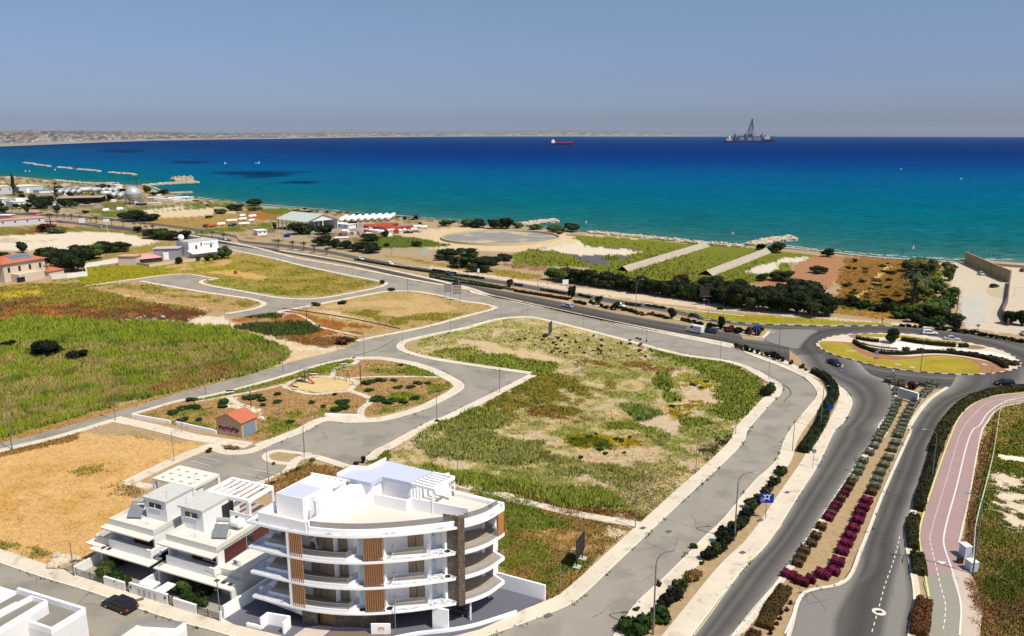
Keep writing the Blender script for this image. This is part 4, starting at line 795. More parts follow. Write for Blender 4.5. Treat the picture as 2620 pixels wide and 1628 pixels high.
VG2 = [('V3',2140,330,'bush',1.6),('V3',2090,400,'bush',1.4),('V3',2040,460,'red',1.1),('V3',1985,520,'bush',1.2),('V3',1930,585,'bush',1.6),('V3',1890,645,'blackbush',1.4),('V3',1870,690,'bush',1.2),('V3',1800,735,'bush',1.8),('V3',1745,790,'blackbush',1.7),('V3',1700,840,'blackbush',1.8),('V3',1650,900,'bush',1.5),('V3',1610,945,'blackbush',1.5),('V3',1480,1090,'tbush',1.7),('V3',1400,1180,'bush',1.5),('V3',1360,1240,'blackbush',1.3),('V3',1300,1290,'blackbush',1.6),('V3',1270,1400,'gbush',2.2),('V3',1170,1450,'tbush',1.7),('V3',1060,1500,'gbush',2.6),('V3',1500,870,'gbush',.8),('V3',1250,1145,'red',.6),('V3',1085,1325,'gbush',.6),('V3',950,1465,'red',.5),('V3',1560,985,'gbush',.5)]
for k, (z, x, y, kd, r_) in enumerate(VG2):
 tree('bush', G(z, x, y), r_*.8, r_*1.15, kd, f'{ORD[k]} bush counted down the verge strip beside the blue direction sign', 'bush', 'bushes down the verge strip', trunk=False)
for k, (x, y) in enumerate(((2120,300),(2060,410),(2010,480),(1960,540),(1900,610),(1850,670),(1820,715),(1765,765),(1720,815),(1675,870),(1630,920))):
 tree('bush', G('V3', x+12, y+12), 1.1, 1.2, 'blackbush', 'dark low bush filling the planted verge strip', 'bush', 'low dark bushes filling the verge', trunk=False)
# planting right of the entry road and beside the cycle track
longhedge('M4', [(2700,1000),(2384,1040),(2200,1060),(2080,1090),(1960,1140),(1880,1210),(1810,1300),(1760,1400),(1720,1512)], 2.2, 1.3, (.055,.055,.015), (.018,.018,.007), 'dark olive hedge curving between entry road and pink track', dens=80, leaf=.2)
longhedge('V4', [(1500,-20),(1430,110),(1390,240),(1350,380),(1310,500),(1290,600)], 1.7, 1.1, (.035,.035,.012), (.012,.012,.006), 'dark hedge between entry road and pink track, middle length', dens=90, leaf=.18)
longhedge('V4', [(1260,650),(1240,750),(1250,880)], 1.7, 1.1, (.055,.05,.014), (.018,.018,.007), 'short dark olive hedge beside the pink track where it bends', dens=90, leaf=.18)
longhedge('V4', [(1275,930),(1290,1000),(1290,1070)], 1.9, 1.1, (.05,.055,.014), (.018,.02,.007), 'dark green hedge beside the arrow on the track', dens=90, leaf=.18)
longhedge('V4', [(1330,1270),(1310,1380),(1290,1520)], 2.1, 1.1, (.14,.055,.018), (.07,.035,.012), 'rusty brown clipped hedge at the bottom beside the track', dens=120, leaf=.16)
# ---------------- dual carriageway median and verges ----------------
MG = ((.05,.075,.02),(.02,.035,.01))
longhedge('U3', [(0,560),(300,610),(650,680)], 1.5, .7, (.07,.10,.035), (.035,.055,.018), 'low green median hedge, left length in front of the passing cars', dens=22, leaf=.3)
longhedge('U2', [(1420,645),(1700,695),(2000,745),(2434,800)], 1.6, .8, (.03,.045,.015), (.015,.022,.008), 'dark median hedge starting beside the white cars', dens=20, leaf=.3)
longhedge('U3', [(0,580),(300,632),(560,672)], 1.2, .7, (.02,.03,.01), (.008,.012,.005), 'dark hedge along the near edge of the median', dens=22, leaf=.3)
longhedge('U3', [(660,688),(860,720),(1080,755)], 1.6, .9, (.05,.02,.012), (.02,.01,.006), 'dark reddish median hedge left of the spindly trees', dens=22, leaf=.3)
for k, (a, c) in enumerate((((20,525),(200,552)),((215,565),(420,592)),((660,640),(720,648)),((860,680),(1060,712)),((1160,720),(1250,742)),((1520,790),(1640,805)),((1680,800),(1830,825)))):
 longhedge('U3', [a, c], 1.2, .8, (.03,.03,.01),(.01,.012,.005), f'low dark hedge strip beyond the far carriageway, {ORD[k]} from the left', group='low hedge strips beyond the far carriageway', dens=22, leaf=.3)
MED = [(1100,745,70,120,'dark'),(1315,790,60,75,'dark'),(1445,832,65,75,'dark'),(1885,900,70,100,'dark'),(2265,965,60,95,'dark'),(620,650,70,60,'dark')]
for k, (x, y, wd, hp_, kd) in enumerate(MED): treepx('tree', 'U3', x, y, wd, hp_, kd, f'{["tall dark","square dark","round dark","large dark","upright dark","lone round"][k]} tree in the median, number {k+1} of the row', group='trees in the median')
k = 0
for x0, y0, x1, y1, n, wd in ((1120,765,1220,790,5,45),(1240,770,1290,790,3,35),(1320,800,1420,825,4,38),(1470,815,1670,870,8,55),(1690,860,1850,895,7,48),(1950,905,2130,945,8,45),(2170,945,2230,965,3,50),(2300,980,2434,1005,5,55)):
 for i in range(n):
  f = (i+.5)/n; at = G('U3', x0+(x1-x0)*f+random.uniform(-5,5), y0+(y1-y0)*f+random.uniform(-3,3)+6)
  tree('bush', at, wd/3.04/2*px2m(at), 1.3*random.uniform(.7,1.1), random.choice(['blackbush','blackbush','red']), 'dark shrub in the planted median of the dual carriageway', 'bush', 'shrubs in the median', trunk=False); k += 1
for k, (x, y, wd, hp_, kd) in enumerate(((40,600,80,60,'blackbush'),(130,590,60,90,'blackbush'),(200,610,90,50,'red'),(260,620,80,50,'blackbush'),(330,625,90,60,'red'),(400,635,80,50,'blackbush'),(430,600,60,40,'bush'),(380,610,60,40,'blackbush'))):
 treepx('bush', 'M4', x, y, wd, hp_, kd, f'{ORD[k]} dark shrub from the left in the median tip near the roundabout', cat='bush', trunk=False, group='shrubs in the median tip')
for k, x in enumerate((1040,1110,1170,1240)): treepx('bush', 'N1', x, 30+k*4, 80, 35, 'red' if k == 2 else 'blackbush', f'{ORD[k]} low bush behind the roundabout, left of the white car', cat='bush', trunk=False, group='low bushes behind the roundabout')
for k, (x, y) in enumerate(((1450,65),(1530,72),(1620,85),(1680,90),(1760,105),(1850,110),(1910,125),(1980,140),(2050,155),(2120,165),(2200,180),(2280,195),(2370,205),(2420,215))): treepx('bush', 'N1', x, y, 95, 48, 'blackbush' if k % 3 else 'bush', f'{ORD[k]} low dark bush in the row beyond the roundabout cars', cat='bush', trunk=False, group='bush row beyond the roundabout')
# ---------------- tree belt and single trees ----------------
BELT = [('U3',960,600,150,110,'green'),('U3',1050,610,170,130,'green'),('U3',1150,625,170,120,'dark'),('U3',1250,640,180,130,'dark'),('U3',1350,655,180,130,'dark'),('U3',1450,665,190,120,'dark'),('U3',1550,680,190,120,'dark'),('U3',1650,700,190,130,'dark'),('U3',1750,710,190,120,'dark'),('U3',1850,725,190,135,'dark'),('U3',1950,740,190,150,'dark'),('U3',1950,640,150,110,'red'),('U3',2060,750,200,130,'dark'),('U3',2160,765,200,130,'dark'),('U3',2260,775,200,160,'dark'),('U3',2360,790,210,170,'dark'),('U3',2300,660,170,80,'red'),
 ('U4',60,640,190,150,'dark'),('U4',160,660,220,190,'dark'),('U4',260,680,220,190,'dark'),('U4',380,690,220,190,'dark'),('U4',500,700,230,180,'dark'),('U4',600,710,220,160,'dark'),('U4',700,720,230,180,'dark'),('U4',820,735,230,150,'dark'),('U4',940,738,200,150,'dark'),('U4',750,600,260,150,'dark'),('U4',620,590,150,110,'dark'),('U4',120,560,200,110,'dark'),('U4',280,560,180,100,'dark'),('U4',60,520,200,90,'dark'),('U4',200,610,220,130,'dark'),('U4',340,640,220,150,'dark'),('U4',480,650,220,150,'dark'),('U4',560,650,220,150,'dark'),('U4',700,640,230,150,'dark'),('U4',820,660,230,150,'dark'),('U4',900,690,220,140,'dark')]+[('U3',1120+i*82,610+i*12.5,150,105,'dark') for i in range(16)]
for k, (z, x, y, wd, hp_, kd) in enumerate(BELT):
 treepx('belt_tree', z, x, y, wd, hp_, kd, {'dark':'dense nearly black tree in the belt beyond the dual carriageway, '+('left half of the belt' if z == 'U3' else 'right half of the belt'),'green':'dark green leafy tree at the left end of the belt','red':'reddish brown tree sticking out above the dark belt'}[kd], group='trees of the dark belt')
for k, (x, y, wd) in enumerate(((1050,640,100),(1130,650,110),(1200,665,110),(1290,680,110),(1370,690,110),(1450,690,110),(1500,740,140),(1600,770,160),(1700,790,150),(1800,800,140),(1900,820,110),(1560,720,120))):
 treepx('bush', 'U4', x, y+15, wd, 60+10*(k % 3), ['bush','blackbush','gbush'][k % 3], f'{ORD[k]} dark scrub bush right of the tree belt, behind the lawn', cat='bush', trunk=False, group='scrub right of the tree belt')
for k, (z, x, y, wd, hp_, kd, lb) in enumerate([('U4',600,470,180,80,'dark','wide dark bush on the orange earth, left of the pair'),('U4',440,470,90,60,'dark','small dark bush beside the pale clearing'),('U4',875,415,130,60,'dark','flat round dark bush on the orange earth'),('U4',945,290,105,65,'dark','round dark bush at the shore above the orange earth'),('U4',435,235,80,50,'dark','dark bush at the root of the right breakwater'),('U4',550,255,130,80,'dark','broad dark bush just right of the breakwater root'),
 ('U4',1830,700,200,140,'green','big leafy green tree at the left edge of the beach road'),('U4',1880,620,160,110,'green','bright green tree above the big leafy one'),('U4',1760,560,170,120,'green','green tree left of the beach road, upper'),('U4',1720,760,260,150,'green','wide green tree standing at the lawn corner'),('U4',1600,400,200,110,'olive','yellow green tree top near the sea'),('U4',1700,390,160,90,'olive','olive coloured tree left of the parked black car'),('U4',1860,470,90,120,'olive','narrow olive tree by the beach road'),('U4',1850,400,80,80,'olive','small olive tree behind the narrow one'),('U4',1900,790,160,80,'bush','low dark shrub at the foot of the leafy trees'),
 ('U4',1640,620,150,130,'olive','broad olive tree beside the dark bare trunk'),('U4',2320,800,110,110,'dark','dark tree inside the wall on the far right'),('U4',2420,810,120,130,'dark','dark tree at the right edge behind the wall'),
 ('U3',120,180,110,60,'green','low green tree at the shore, left group'),('U3',300,180,150,60,'green','green bushy tree left of the twin shore trees'),('U3',380,190,120,70,'dark','dark tree right in the left shore group'),('U3',500,200,120,80,'dark','dark round tree, left of the shore twins'),('U3',590,200,130,95,'dark','tallest dark tree of the shore twins'),('U3',680,195,90,50,'green','small green tree right of the shore twins'),('U3',820,205,110,40,'green','low green bush at the left breakwater'),('U3',980,225,150,60,'green','wide green bush right of the left breakwater'),('U3',1110,220,170,65,'dark','widest dark tree at the shore right of the breakwater'),
 ('U3',130,440,200,90,'dark','dark round tree beyond the billboard, upper left'),('U3',300,430,180,90,'dark','dark tree behind the lamp by the far carriageway'),('U3',250,500,200,90,'dark','dark tree at the edge of the access lane'),('U3',400,530,240,120,'dark','big dark tree behind the small white sign'),('U3',470,480,180,80,'dark','dark tree right behind the big one at the sign'),('U3',580,450,110,60,'dark','small round dark tree on the green'),
 ('N6',600,440,330,170,'dark','large round dark tree in front of the open shed'),('N6',930,440,280,150,'dark','large dark tree right of the open shed'),('N6',900,600,280,160,'dark','dark tree below the shed trees beside the road'),('N6',1080,640,220,130,'dark','dark tree next to the double sign'),('N6',1250,650,240,120,'dark','wide dark tree in the roadside belt, third'),('N6',1400,680,260,140,'dark','broad dark tree in the roadside belt, fourth'),('N6',1600,700,300,150,'dark','last broad dark tree of the roadside belt'),('N6',1580,530,280,100,'dark','dark tree in front of the gas tanks'),('N6',1800,480,130,85,'dark','small round dark tree right of the tanks'),('N6',1820,620,100,55,'dark','small bush in the reeds behind the junction'),('N6',2250,610,160,80,'dark','round dark tree at the lane fence'),('N6',2230,230,60,70,'dark','lone dark tree on the shore right of the tanks'),('N6',2290,300,60,30,'blackbush','tiny dark bush above the small white tanks'),('N6',690,160,130,55,'dark','dark bush behind the shed near the sea'),('N6',570,150,140,60,'green','green bush behind the shed near the sea'),('N6',240,370,70,100,'dark','dark narrow tree at the left post of the shed'),
 ('U2',540,160,170,60,'dark','dark tree group at the shore, broadest'),('U2',480,150,70,35,'dark','small tree left of the shore group'),('U2',365,205,150,60,'dark','round dark tree on the sand'),('U2',220,235,110,50,'olive','pale green tree left of the round dark one'),('U2',525,210,110,45,'olive','pale olive tree on the sand spit'),('U2',890,235,80,40,'green','green bush left of the shore fence'),
 ('U1',1420,590,300,110,'dark','large dark tree by the two white tanks'),('U1',1330,570,180,80,'dark','dark tree left part of the clump near the white tanks'),('U1',1540,590,200,80,'dark','dark tree right part of the clump near the white tanks'),('U1',1620,575,80,60,'olive','pale green bush at the end of the dark clump'),('U1',1620,770,240,110,'dark','dark tree left in the roadside clump behind the restaurant'),('U1',1740,785,260,120,'green','greener tree in the roadside clump behind the restaurant'),('U1',1860,785,240,110,'dark','dark tree right in the roadside clump behind the restaurant'),('U1',1430,715,80,80,'dark','small dark tree at the roadside among the palms'),
 ('U1',500,1000,280,150,'dark','dark tree beside the tiled house, upper left'),('U1',620,1080,300,230,'dark','tall dark tree directly behind the tiled house'),('U1',760,1110,280,250,'dark','tallest dark tree at the garden wall'),('U1',850,1000,260,170,'dark','dark tree in the middle of the garden grove'),('U1',960,980,240,150,'green','green topped tree in the garden grove'),('U1',1100,920,260,120,'dark','dark tree at the right of the garden grove'),('U1',1240,910,220,110,'dark','dark tree at the right end of the garden grove'),('U1',240,920,130,120,'dark','dark palm like tree behind the tiled house'),('U1',40,970,140,60,'dark','dark bush at the left edge behind the house'),
 ('U1',150,330,110,200,'cypress','tall dark conifer before the white warehouse'),('U1',580,380,60,140,'cypress','slim dark cypress before the gas tanks'),('U1',340,370,100,60,'green','green tree right of the conifer'),('U1',420,460,240,130,'dark','dark tree mass beside the white pavilion, left'),('U1',500,420,160,90,'dark','dark tree behind the mass beside the pavilion'),('U1',670,450,140,100,'dark','dark tree before the long low shed'),('U1',770,440,110,60,'green','green tree right of the dark one at the low shed'),('U1',230,350,80,40,'dark','small dark tree between the white buildings'),('U1',20,420,60,60,'dark','dark tree at the far left edge'),('U1',110,440,70,70,'dark','dark tree left of the pavilion'),('U1',270,460,110,50,'green','green bush in front of the pavilion'),
 ('U1',1060,250,110,50,'green','green bush at the shore near the mound'),('U1',1190,245,60,50,'dark','small dark tree at the shore near the mound'),('U1',1530,300,90,80,'green','green tree right of the gas sphere'),('U1',1600,325,90,40,'dark','low dark bush between the shore trees'),('U1',1700,322,120,60,'dark','rounded dark tree at the small jetty'),('U1',1280,290,90,40,'dark','dark bush behind the gas sphere'),('U1',500,700,240,80,'red','brown scrub by the pale yard'),('U1',580,720,200,70,'olive','olive scrub right of the brown one'),('U1',2300,510,120,50,'olive','olive bush on the sand spit to the right'),('U1',2400,485,80,70,'dark','dark bush at the far sand strip'),('U1',2170,560,90,30,'green','low green bush on the sand'),
 ('U1',1860,1035,100,80,'bush','dark shrub at the restaurant garden wall, left'),('U1',2060,1005,60,50,'bush','small shrub at the restaurant wall'),('U1',2160,1005,110,70,'bush','round shrub at the restaurant wall'),('U1',2330,980,140,130,'green','tall leafy tree at the right end of the restaurant'),('U1',2240,1000,70,60,'green','shrub beside the tall leafy tree'),
 ('M2',1460,305,65,30,'gbush','green bush at the junction corner'),('M2',1390,250,50,30,'bush','dark bush at the tip of the big dry lot'),('M2',900,415,70,35,'gbush','green bush on the lot corner, left'),('M2',1095,400,80,35,'gbush','green bush on the lot corner, right'),('M4',475,1080,120,110,'bush','dense bush on the pavement corner of the big field'),
 ('M2',1090,700,130,50,'red','brown dead looking shrub near the dirt track'),('M2',1160,680,60,30,'bush','small shrub right of the brown one'),('M1',360,790,260,110,'blackbush','large dark thicket in the reed field'),('M1',600,810,170,70,'blackbush','smaller dark thicket right in the reed field'),('M1',80,710,120,40,'blackbush','dark patch of scrub at left in the reeds'),
 ('U3',1010,240,80,30,'olive','pale rubble bush by the oval basin'),('U3',2270,825,70,30,'gbush','small green bush on the far verge'),('V2',940,100,40,50,'blackbush','small dark ball tree on the pavement corner'),('B1',1880,180,90,60,'bush','low green shrub beside the ball tree'),('B1',1210,120,90,50,'olive','shrub at the parking corner, upper'),('B1',990,260,90,70,'olive','shrub on the waste strip, middle'),('B1',880,300,70,50,'olive','shrub on the waste strip, lower'),('B1',800,340,80,40,'olive','low shrub on the waste strip near the pergola'),('B1',600,475,90,50,'red','dark red shrub at the lamp foot'),('B1',605,180,60,50,'tbush','small dry shrub on the parking kerb'),('V1',1535,165,50,40,'gbush','weed bush at the parking kerb corner')]):
 kd2 = {'green':'green','dark':'dark','olive':'olive'}.get(kd, kd); tr = kd in ('green','dark','olive','cypress')
 treepx('conifer' if kd == 'cypress' else ('tree' if tr else 'bush'), z, x, y, wd, hp_, kd2, lb, cat='tree' if tr else 'bush', trunk=tr)
rs_ = random.Random(8)
for k in range(30):
 z, x, y = 'U1', rs_.uniform(0, 1250), rs_.uniform(200, 520); y = max(y, (coast_y(x/4.057)-420)*4.057+38); at = G(z, x, y); tree('tree', at, rs_.uniform(2, 4.5), rs_.uniform(2.5, 6), rs_.choice(['dark','dark','green']), 'small dark tree standing among the low buildings at the far left', 'tree', 'trees among the far left buildings')
for k in range(60):
 x, y = rs_.uniform(1080, 1720), rs_.uniform(310, 640); at = G('U4', x, y); tree('bush', at, rs_.uniform(.9, 2.4), rs_.uniform(.7, 1.8), rs_.choice(['bush','blackbush','tbush','bush']), 'low brown and dark green bush on the rusty scrub slope near the sea', 'bush', 'bushes on the scrub slope', trunk=False)
for k in range(26):
 x = rs_.uniform(950, 2400); y = 186+(x-900)*.082+rs_.uniform(4, 20); at = G('U2', x, y); tree('bush', at, rs_.uniform(.9, 2.6), rs_.uniform(.7, 1.8), rs_.choice(['bush','blackbush','tbush']), 'low dark bush growing along the shore behind the gas tanks', 'bush', 'bushes along the shore', trunk=False)
# park shrubs
for k, (z, x, y, wd, kd) in enumerate([('M2',430,1100,150,'gbush'),('M2',500,1120,90,'gbush'),('M2',610,1075,70,'gbush'),('M2',610,1135,80,'gbush'),('M2',500,1160,50,'gbush'),('M2',860,1140,60,'bush'),('M2',950,1175,50,'bush'),('M2',1040,1200,90,'gbush'),('M2',1110,1180,110,'gbush'),('M2',1090,1140,120,'gbush'),('M2',700,1285,80,'gbush'),('M2',20,1270,50,'gbush'),('M2',1290,990,120,'gbush'),('M2',1290,1050,80,'gbush'),('M2',1380,975,90,'gbush'),('M2',1480,975,60,'gbush'),('M2',1510,1025,80,'gbush'),('M2',1600,1025,80,'gbush'),('M2',1660,995,80,'gbush'),('M2',1730,995,60,'gbush'),('M2',1350,1120,130,'gbush'),('M2',1450,1130,140,'gbush'),('M2',1550,1135,90,'gbush'),('M2',1640,1110,90,'gbush'),('M2',1530,860,40,'gbush'),('M2',1040,1080,40,'bush'),('M1',1280,1220,110,'gbush'),('M1',1360,1190,100,'gbush'),('M1',1440,1180,110,'gbush'),('M1',1360,1270,90,'gbush'),('M1',1480,1270,60,'gbush'),('M1',1660,1140,100,'gbush'),('M1',1660,1170,90,'gbush'),('M1',1430,1120,90,'gbush'),('M1',1700,1475,80,'tbush'),('M1',1760,1480,70,'tbush')]):
 at = G(z, x, y); tree('bush', at, wd/2.907/2*px2m(at), .7 if wd < 90 else 1.0, kd, ('dry brownish shrub in the small paved bed below the graffiti hut' if kd == 'tbush' else 'low dark green shrub on the left part of the park, beside the graffiti hut' if z == 'M1' or x < 300 else 'low dark green shrub between graffiti hut and play area' if x < 800 else 'low dark green shrub below the sandy play area' if x < 1200 else 'low dark green shrub in the right part of the park inside the curved road'), 'bush', 'shrubs growing in the park', trunk=False)
# little dry shrubs of the big field
rr = random.Random(5)
for k in range(46):
 x = rr.uniform(560,1400); y = rr.uniform(395,520)+(x-900)*.05; at = G('M3', x, y)
 tree('bush', at, rr.uniform(.35,.7), rr.uniform(.4,.8), rr.choice(['bush','bush','red']), 'small dark tuft bush scattered behind the dark billboard', 'bush', 'small tufts in the big field', trunk=False)
for k, (x, y, wd) in enumerate(((930,1075,60),(1030,1060,60),(1070,1040,30),(1100,1110,60),(1100,1140,55),(1130,1165,40),(1200,1070,50),(1240,1080,55),(1290,1060,30),(970,1190,40),(1255,1160,30),(1700,720,60),(1750,740,40),(1780,700,40),(1560,860,50))):
 at = G('M3', x, y); tree('bush', at, wd/2.52/2*px2m(at), .55, 'gbush', f'{ORD[k]} dark green cushion plant among the yellow patches of the big field', 'bush', 'cushion plants in the big field', trunk=False)
# ---------------- grass and reeds ----------------
def scatter():
 rg = np.random.default_rng(11); N = 760000
 px = rg.uniform(-60, 2680, N); cy = coast_y(px); py = cy+12+(1660-cy-12)*rg.random(N)**.62
 t = H/(SN+(py-814)/F*CS); x = (px-1310)/F*t; y = (CS-(py-814)/F*SN)*t
 C, V = paint(x, y); keep = V > .05
 for P in ROADP:
  xs = [p[0] for p in P]; ys = [p[1] for p in P]; I = np.where(keep & (x > min(xs)) & (x < max(xs)) & (y > min(ys)) & (y < max(ys)))[0]
  if len(I): keep[I[inpoly(x[I], y[I], P)]] = False
 for P, wd, side in PAVEL:
  P = np.array(P); wm = max(wd) if hasattr(wd, '__len__') else wd
  I = np.where(keep & (x > P[:, 0].min()-wm) & (x < P[:, 0].max()+wm) & (y > P[:, 1].min()-wm) & (y < P[:, 1].max()+wm))[0]
  for a, b_ in zip(P[:-1], P[1:]):
   if not len(I): break
   d = b_-a; L = np.hypot(*d)+1e-9; u = ((x[I]-a[0])*d[0]+(y[I]-a[1])*d[1])/L; v = ((y[I]-a[1])*d[0]-(x[I]-a[0])*d[1])/L*side
   keep[I[(u > -.1) & (u < L+.1) & (v > -.1) & (v < wm+.1)]] = False
 D = np.hypot(x, y); keep &= rg.random(N) < np.clip(V*4, .3, 1)
 for q in NOGRASS:
  I = np.where(keep)[0]; keep[I[inpoly(x[I], y[I], q)]] = False
 I = np.where(keep)[0]; x, y, D, C, V = x[I], y[I], D[I], C[I], V[I]; n = len(I); print('tufts', n)
 lum = C.sum(1); reed = V > .95
 out = {}
 for nm, sel, lab, cat in (('reed_bed', reed & (x < 0), 'tall green and straw coloured reeds filling the field on the left', 'reeds'),('grass', ~(reed & (x < 0)), 'dry and green grass growing over the open plots', 'grass')):
  S_ = np.where(sel)[0]; m = len(S_)
  if not m: continue
  xx, yy, vv, dd, cc = x[S_], y[S_], V[S_], D[S_], C[S_]; vs_ = []; cs_ = []
  for k in range(5 if nm == 'reed_bed' else 3):
   ang = rg.uniform(0, 2*np.pi, m); w_ = (.05+dd*.0005)*(.5+rg.random(m))*(.62 if nm == 'reed_bed' else 1); h_ = vv*(.45+.75*rg.random(m))*(.75+.5*fbm(xx/3, yy/3)); le = (.15+.35*rg.random(m))*h_; la = rg.uniform(0, 2*np.pi, m)
   ox = xx+rg.normal(0, .2, m); oy = yy+rg.normal(0, .2, m)
   a = np.stack([ox-np.cos(ang)*w_, oy-np.sin(ang)*w_, np.zeros(m)], 1); b_ = np.stack([ox+np.cos(ang)*w_, oy+np.sin(ang)*w_, np.zeros(m)], 1); c = np.stack([ox+np.cos(la)*le, oy+np.sin(la)*le, h_], 1)
   vs_.append(np.stack([a, b_, c], 1)); j = (.95+.5*rg.random((m, 1)))*(.8+.5*fbm(xx/3.5, yy/3.5, 4))[:, None]; hue = rg.random((m, 1)); q = cc*j; q = q*(1-.35*(hue > .8))+np.array((.36,.27,.12))*.35*(hue > .8)
   cs_.append(np.repeat(q[:, None, :], 3, 1)*np.array([[[.92],[.92],[1.12]]]))
  Vv = np.concatenate(vs_).reshape(-1, 3); Cv = np.clip(np.concatenate(cs_).reshape(-1, 3), 0, 1); nn = len(Vv)
  me = bpy.data.meshes.new(nm); me.vertices.add(nn); me.vertices.foreach_set('co', Vv.ravel()); me.loops.add(nn); me.loops.foreach_set('vertex_index', np.arange(nn)); me.polygons.add(nn//3); me.polygons.foreach_set('loop_start', np.arange(0, nn, 3)); me.polygons.foreach_set('loop_total', np.full(nn//3, 3)); me.update()
  ca = me.color_attributes.new('Col', 'FLOAT_COLOR', 'POINT'); ca.data.foreach_set('color', np.c_[Cv, np.ones(nn)].ravel()); me.materials.append(mat('grass_blades', attr='Col', rough=.85, spec=.08))
  o = bpy.data.objects.new(nm, me); COL.objects.link(o); tag(o, lab, cat, kind='stuff')
  t = me.materials[0].node_tree
  if 'up' not in t.nodes:
   g = t.nodes.new('ShaderNodeNewGeometry'); mx = t.nodes.new('ShaderNodeMix'); mx.name = 'up'; mx.data_type = 'VECTOR'; mx.inputs[0].default_value = .82; mx.inputs[5].default_value = (0, 0, 1)
   nz = t.nodes.new('ShaderNodeVectorMath'); nz.operation = 'NORMALIZE'; t.links.new(g.outputs['Normal'], mx.inputs[4]); t.links.new(mx.outputs[1], nz.inputs[0]); t.links.new(nz.outputs[0], t.nodes['Principled BSDF'].inputs['Normal'])
NOGRASS = [GL('V1',(700,1000),(900,600),(1100,430),(1600,380),(2005,500),(2005,1512),(1600,1512)), GL('V2',(0,300),(300,330),(1000,200),(1600,300),(1990,900),(2290,1110),(2000,1300),(1000,1500),(0,1400)), GL('NB',(-100,900),(1000,720),(1700,650),(1700,200),(-100,150)), GL('NC',(150,500),(2400,250),(2400,520),(1250,620),(760,715),(150,690))]
scatter()
# ---------------- curved apartment building ----------------
AB = thing('apartment_building', 'white four storey apartment building with a curved front of balconies and a stone fin', 'building', (-17, 93, 0), world=True)
ARC = smooth([(-32.6,90.15),(-27.4,88.05),(-23.1,86.8),(-18.7,86.33),(-14.3,86.7),(-9.8,87.65),(-5.75,89.0),(-3.1,90.75),(-0.95,93.6)], 12)
ST = 3.4
_ad = np.r_[0, np.cumsum(np.hypot(*np.diff(np.array(ARC), axis=0).T))]
def arc_at(x):
 A = np.array(ARC); return float(np.interp(x, A[:, 0], A[:, 1]))
def arcseg(x0, x1, off=0., n=30):
 """points of the front curve between two x, moved back by off (m)"""
 A = np.array(ARC); out = []
 for x in np.linspace(x0, x1, n):
  y = arc_at(x); y2 = arc_at(min(x+.3, -0.95)); y1 = arc_at(max(x-.3, -32.6)); dx = min(x+.3, -.95)-max(x-.3, -32.6); nx, ny = -(y2-y1), dx; l = math.hypot(nx, ny); out.append((x+nx/l*off, y+ny/l*off))
 return out
M_MARB = mat('grey_veined_marble', (.50,.52,.55), .35, .5, .0, col2=(.25,.27,.31), mask=(.9,.5,.62))
M_BROWNST = mat('brown_veined_stone', (.085,.062,.045), .4, .5, .25, 2.5)
_t = M_BROWNST.node_tree; _b = _t.nodes['Principled BSDF']; _l = _b.inputs['Base Color'].links[0]; _src = _l.from_socket
_g = _t.nodes.new('ShaderNodeNewGeometry'); _v = _t.nodes.new('ShaderNodeTexNoise'); _v.inputs['Scale'].default_value = 1.6; _v.inputs['Detail'].default_value = 4; _v.inputs['Distortion'].default_value = 2.5
_m = _t.nodes.new('ShaderNodeMath'); _m.operation = 'SUBTRACT'; _m.inputs[1].default_value = .5; _a = _t.nodes.new('ShaderNodeMath'); _a.operation = 'ABSOLUTE'; _r = _t.nodes.new('ShaderNodeValToRGB'); _r.color_ramp.elements[0].position = 0; _r.color_ramp.elements[0].color = (1,1,1,1); _r.color_ramp.elements[1].position = .022; _r.color_ramp.elements[1].color = (0,0,0,1)
_x = _t.nodes.new('ShaderNodeMixRGB'); _x.inputs[2].default_value = (.42,.36,.28,1)
for p, q in ((_g.outputs['Position'], _v.inputs['Vector']), (_v.outputs['Fac'], _m.inputs[0]), (_m.outputs[0], _a.inputs[0]), (_a.outputs[0], _r.inputs[0]), (_r.outputs[0], _x.inputs[0]), (_src, _x.inputs[1]), (_x.outputs[0], _b.inputs['Base Color'])): _t.links.new(p, q)
M_WOOD = mat('orange_timber', (.37,.19,.085), .55, .3, .2, 3.); M_TFLOOR = mat('beige_floor_tiles', (.30,.25,.20), .6, .3, .05, 3.)
M_SHUT = mat('brown_blinds', (.36,.27,.18), .5, .4, .12, 4.); M_TERR = mat('terrace_tiles', (.58,.54,.47), .7, .2, .04, 2.)
M_GLASS = mat('balcony_glass', (.30,.33,.36), .05, .5, trans=.22); M_BLUEW = mat('pale_blue_wall', (.48,.60,.66), .6, .3)
INX = 5.0                                   # depth of the balconies
BACK = [(-0.8,98.2),(-8.2,101.2),(-16.6,104.2),(-29.5,99.0),(-33.3,92.2)]
FACE_L, FIN_X = -26.9, -6.6
# slabs
for k in range(4):
 b = MB(); z = ST*(k+1); front = arcseg(-32.6, -6.9, 0, 50) if k < 3 else arcseg(-32.6, -0.95, 0, 60)
 if k < 3: P = front+[(-6.9, 93)]+[(-7.0, 99.5),(-16.6, 102.5),(-28.3, 98.0),(-31.5, 92.6)]
 else: P = front+[(-1.0, 95.2)]+[(-7.8, 99.0),(-16.6, 102.6),(-28.3, 98.2),(-31.6, 92.6)]
 b.prism(P, z-.30, z); b.build('floor_slab', M_BRIGHT, AB)
# right hand balconies beyond the fin: deep bowed slabs
for k in range(3):
 z = ST*(k+1); b = MB(); P = arcseg(-6.2, -0.95, 0, 24)+[(-2.9, 95.9),(-7.6, 95.5)]; b.prism(P, z-.45, z+.02); b.build('bowed_balcony', M_BRIGHT, AB)
for k in range(3): z = ST*(k+1); b = MB(); b.sheet(arcseg(-6.1, -1.15, .14, 20)+[(-3.0, 95.7), (-7.3, 95.3)], z+.03); b.build('balcony_floor', M_TFLOOR, AB)
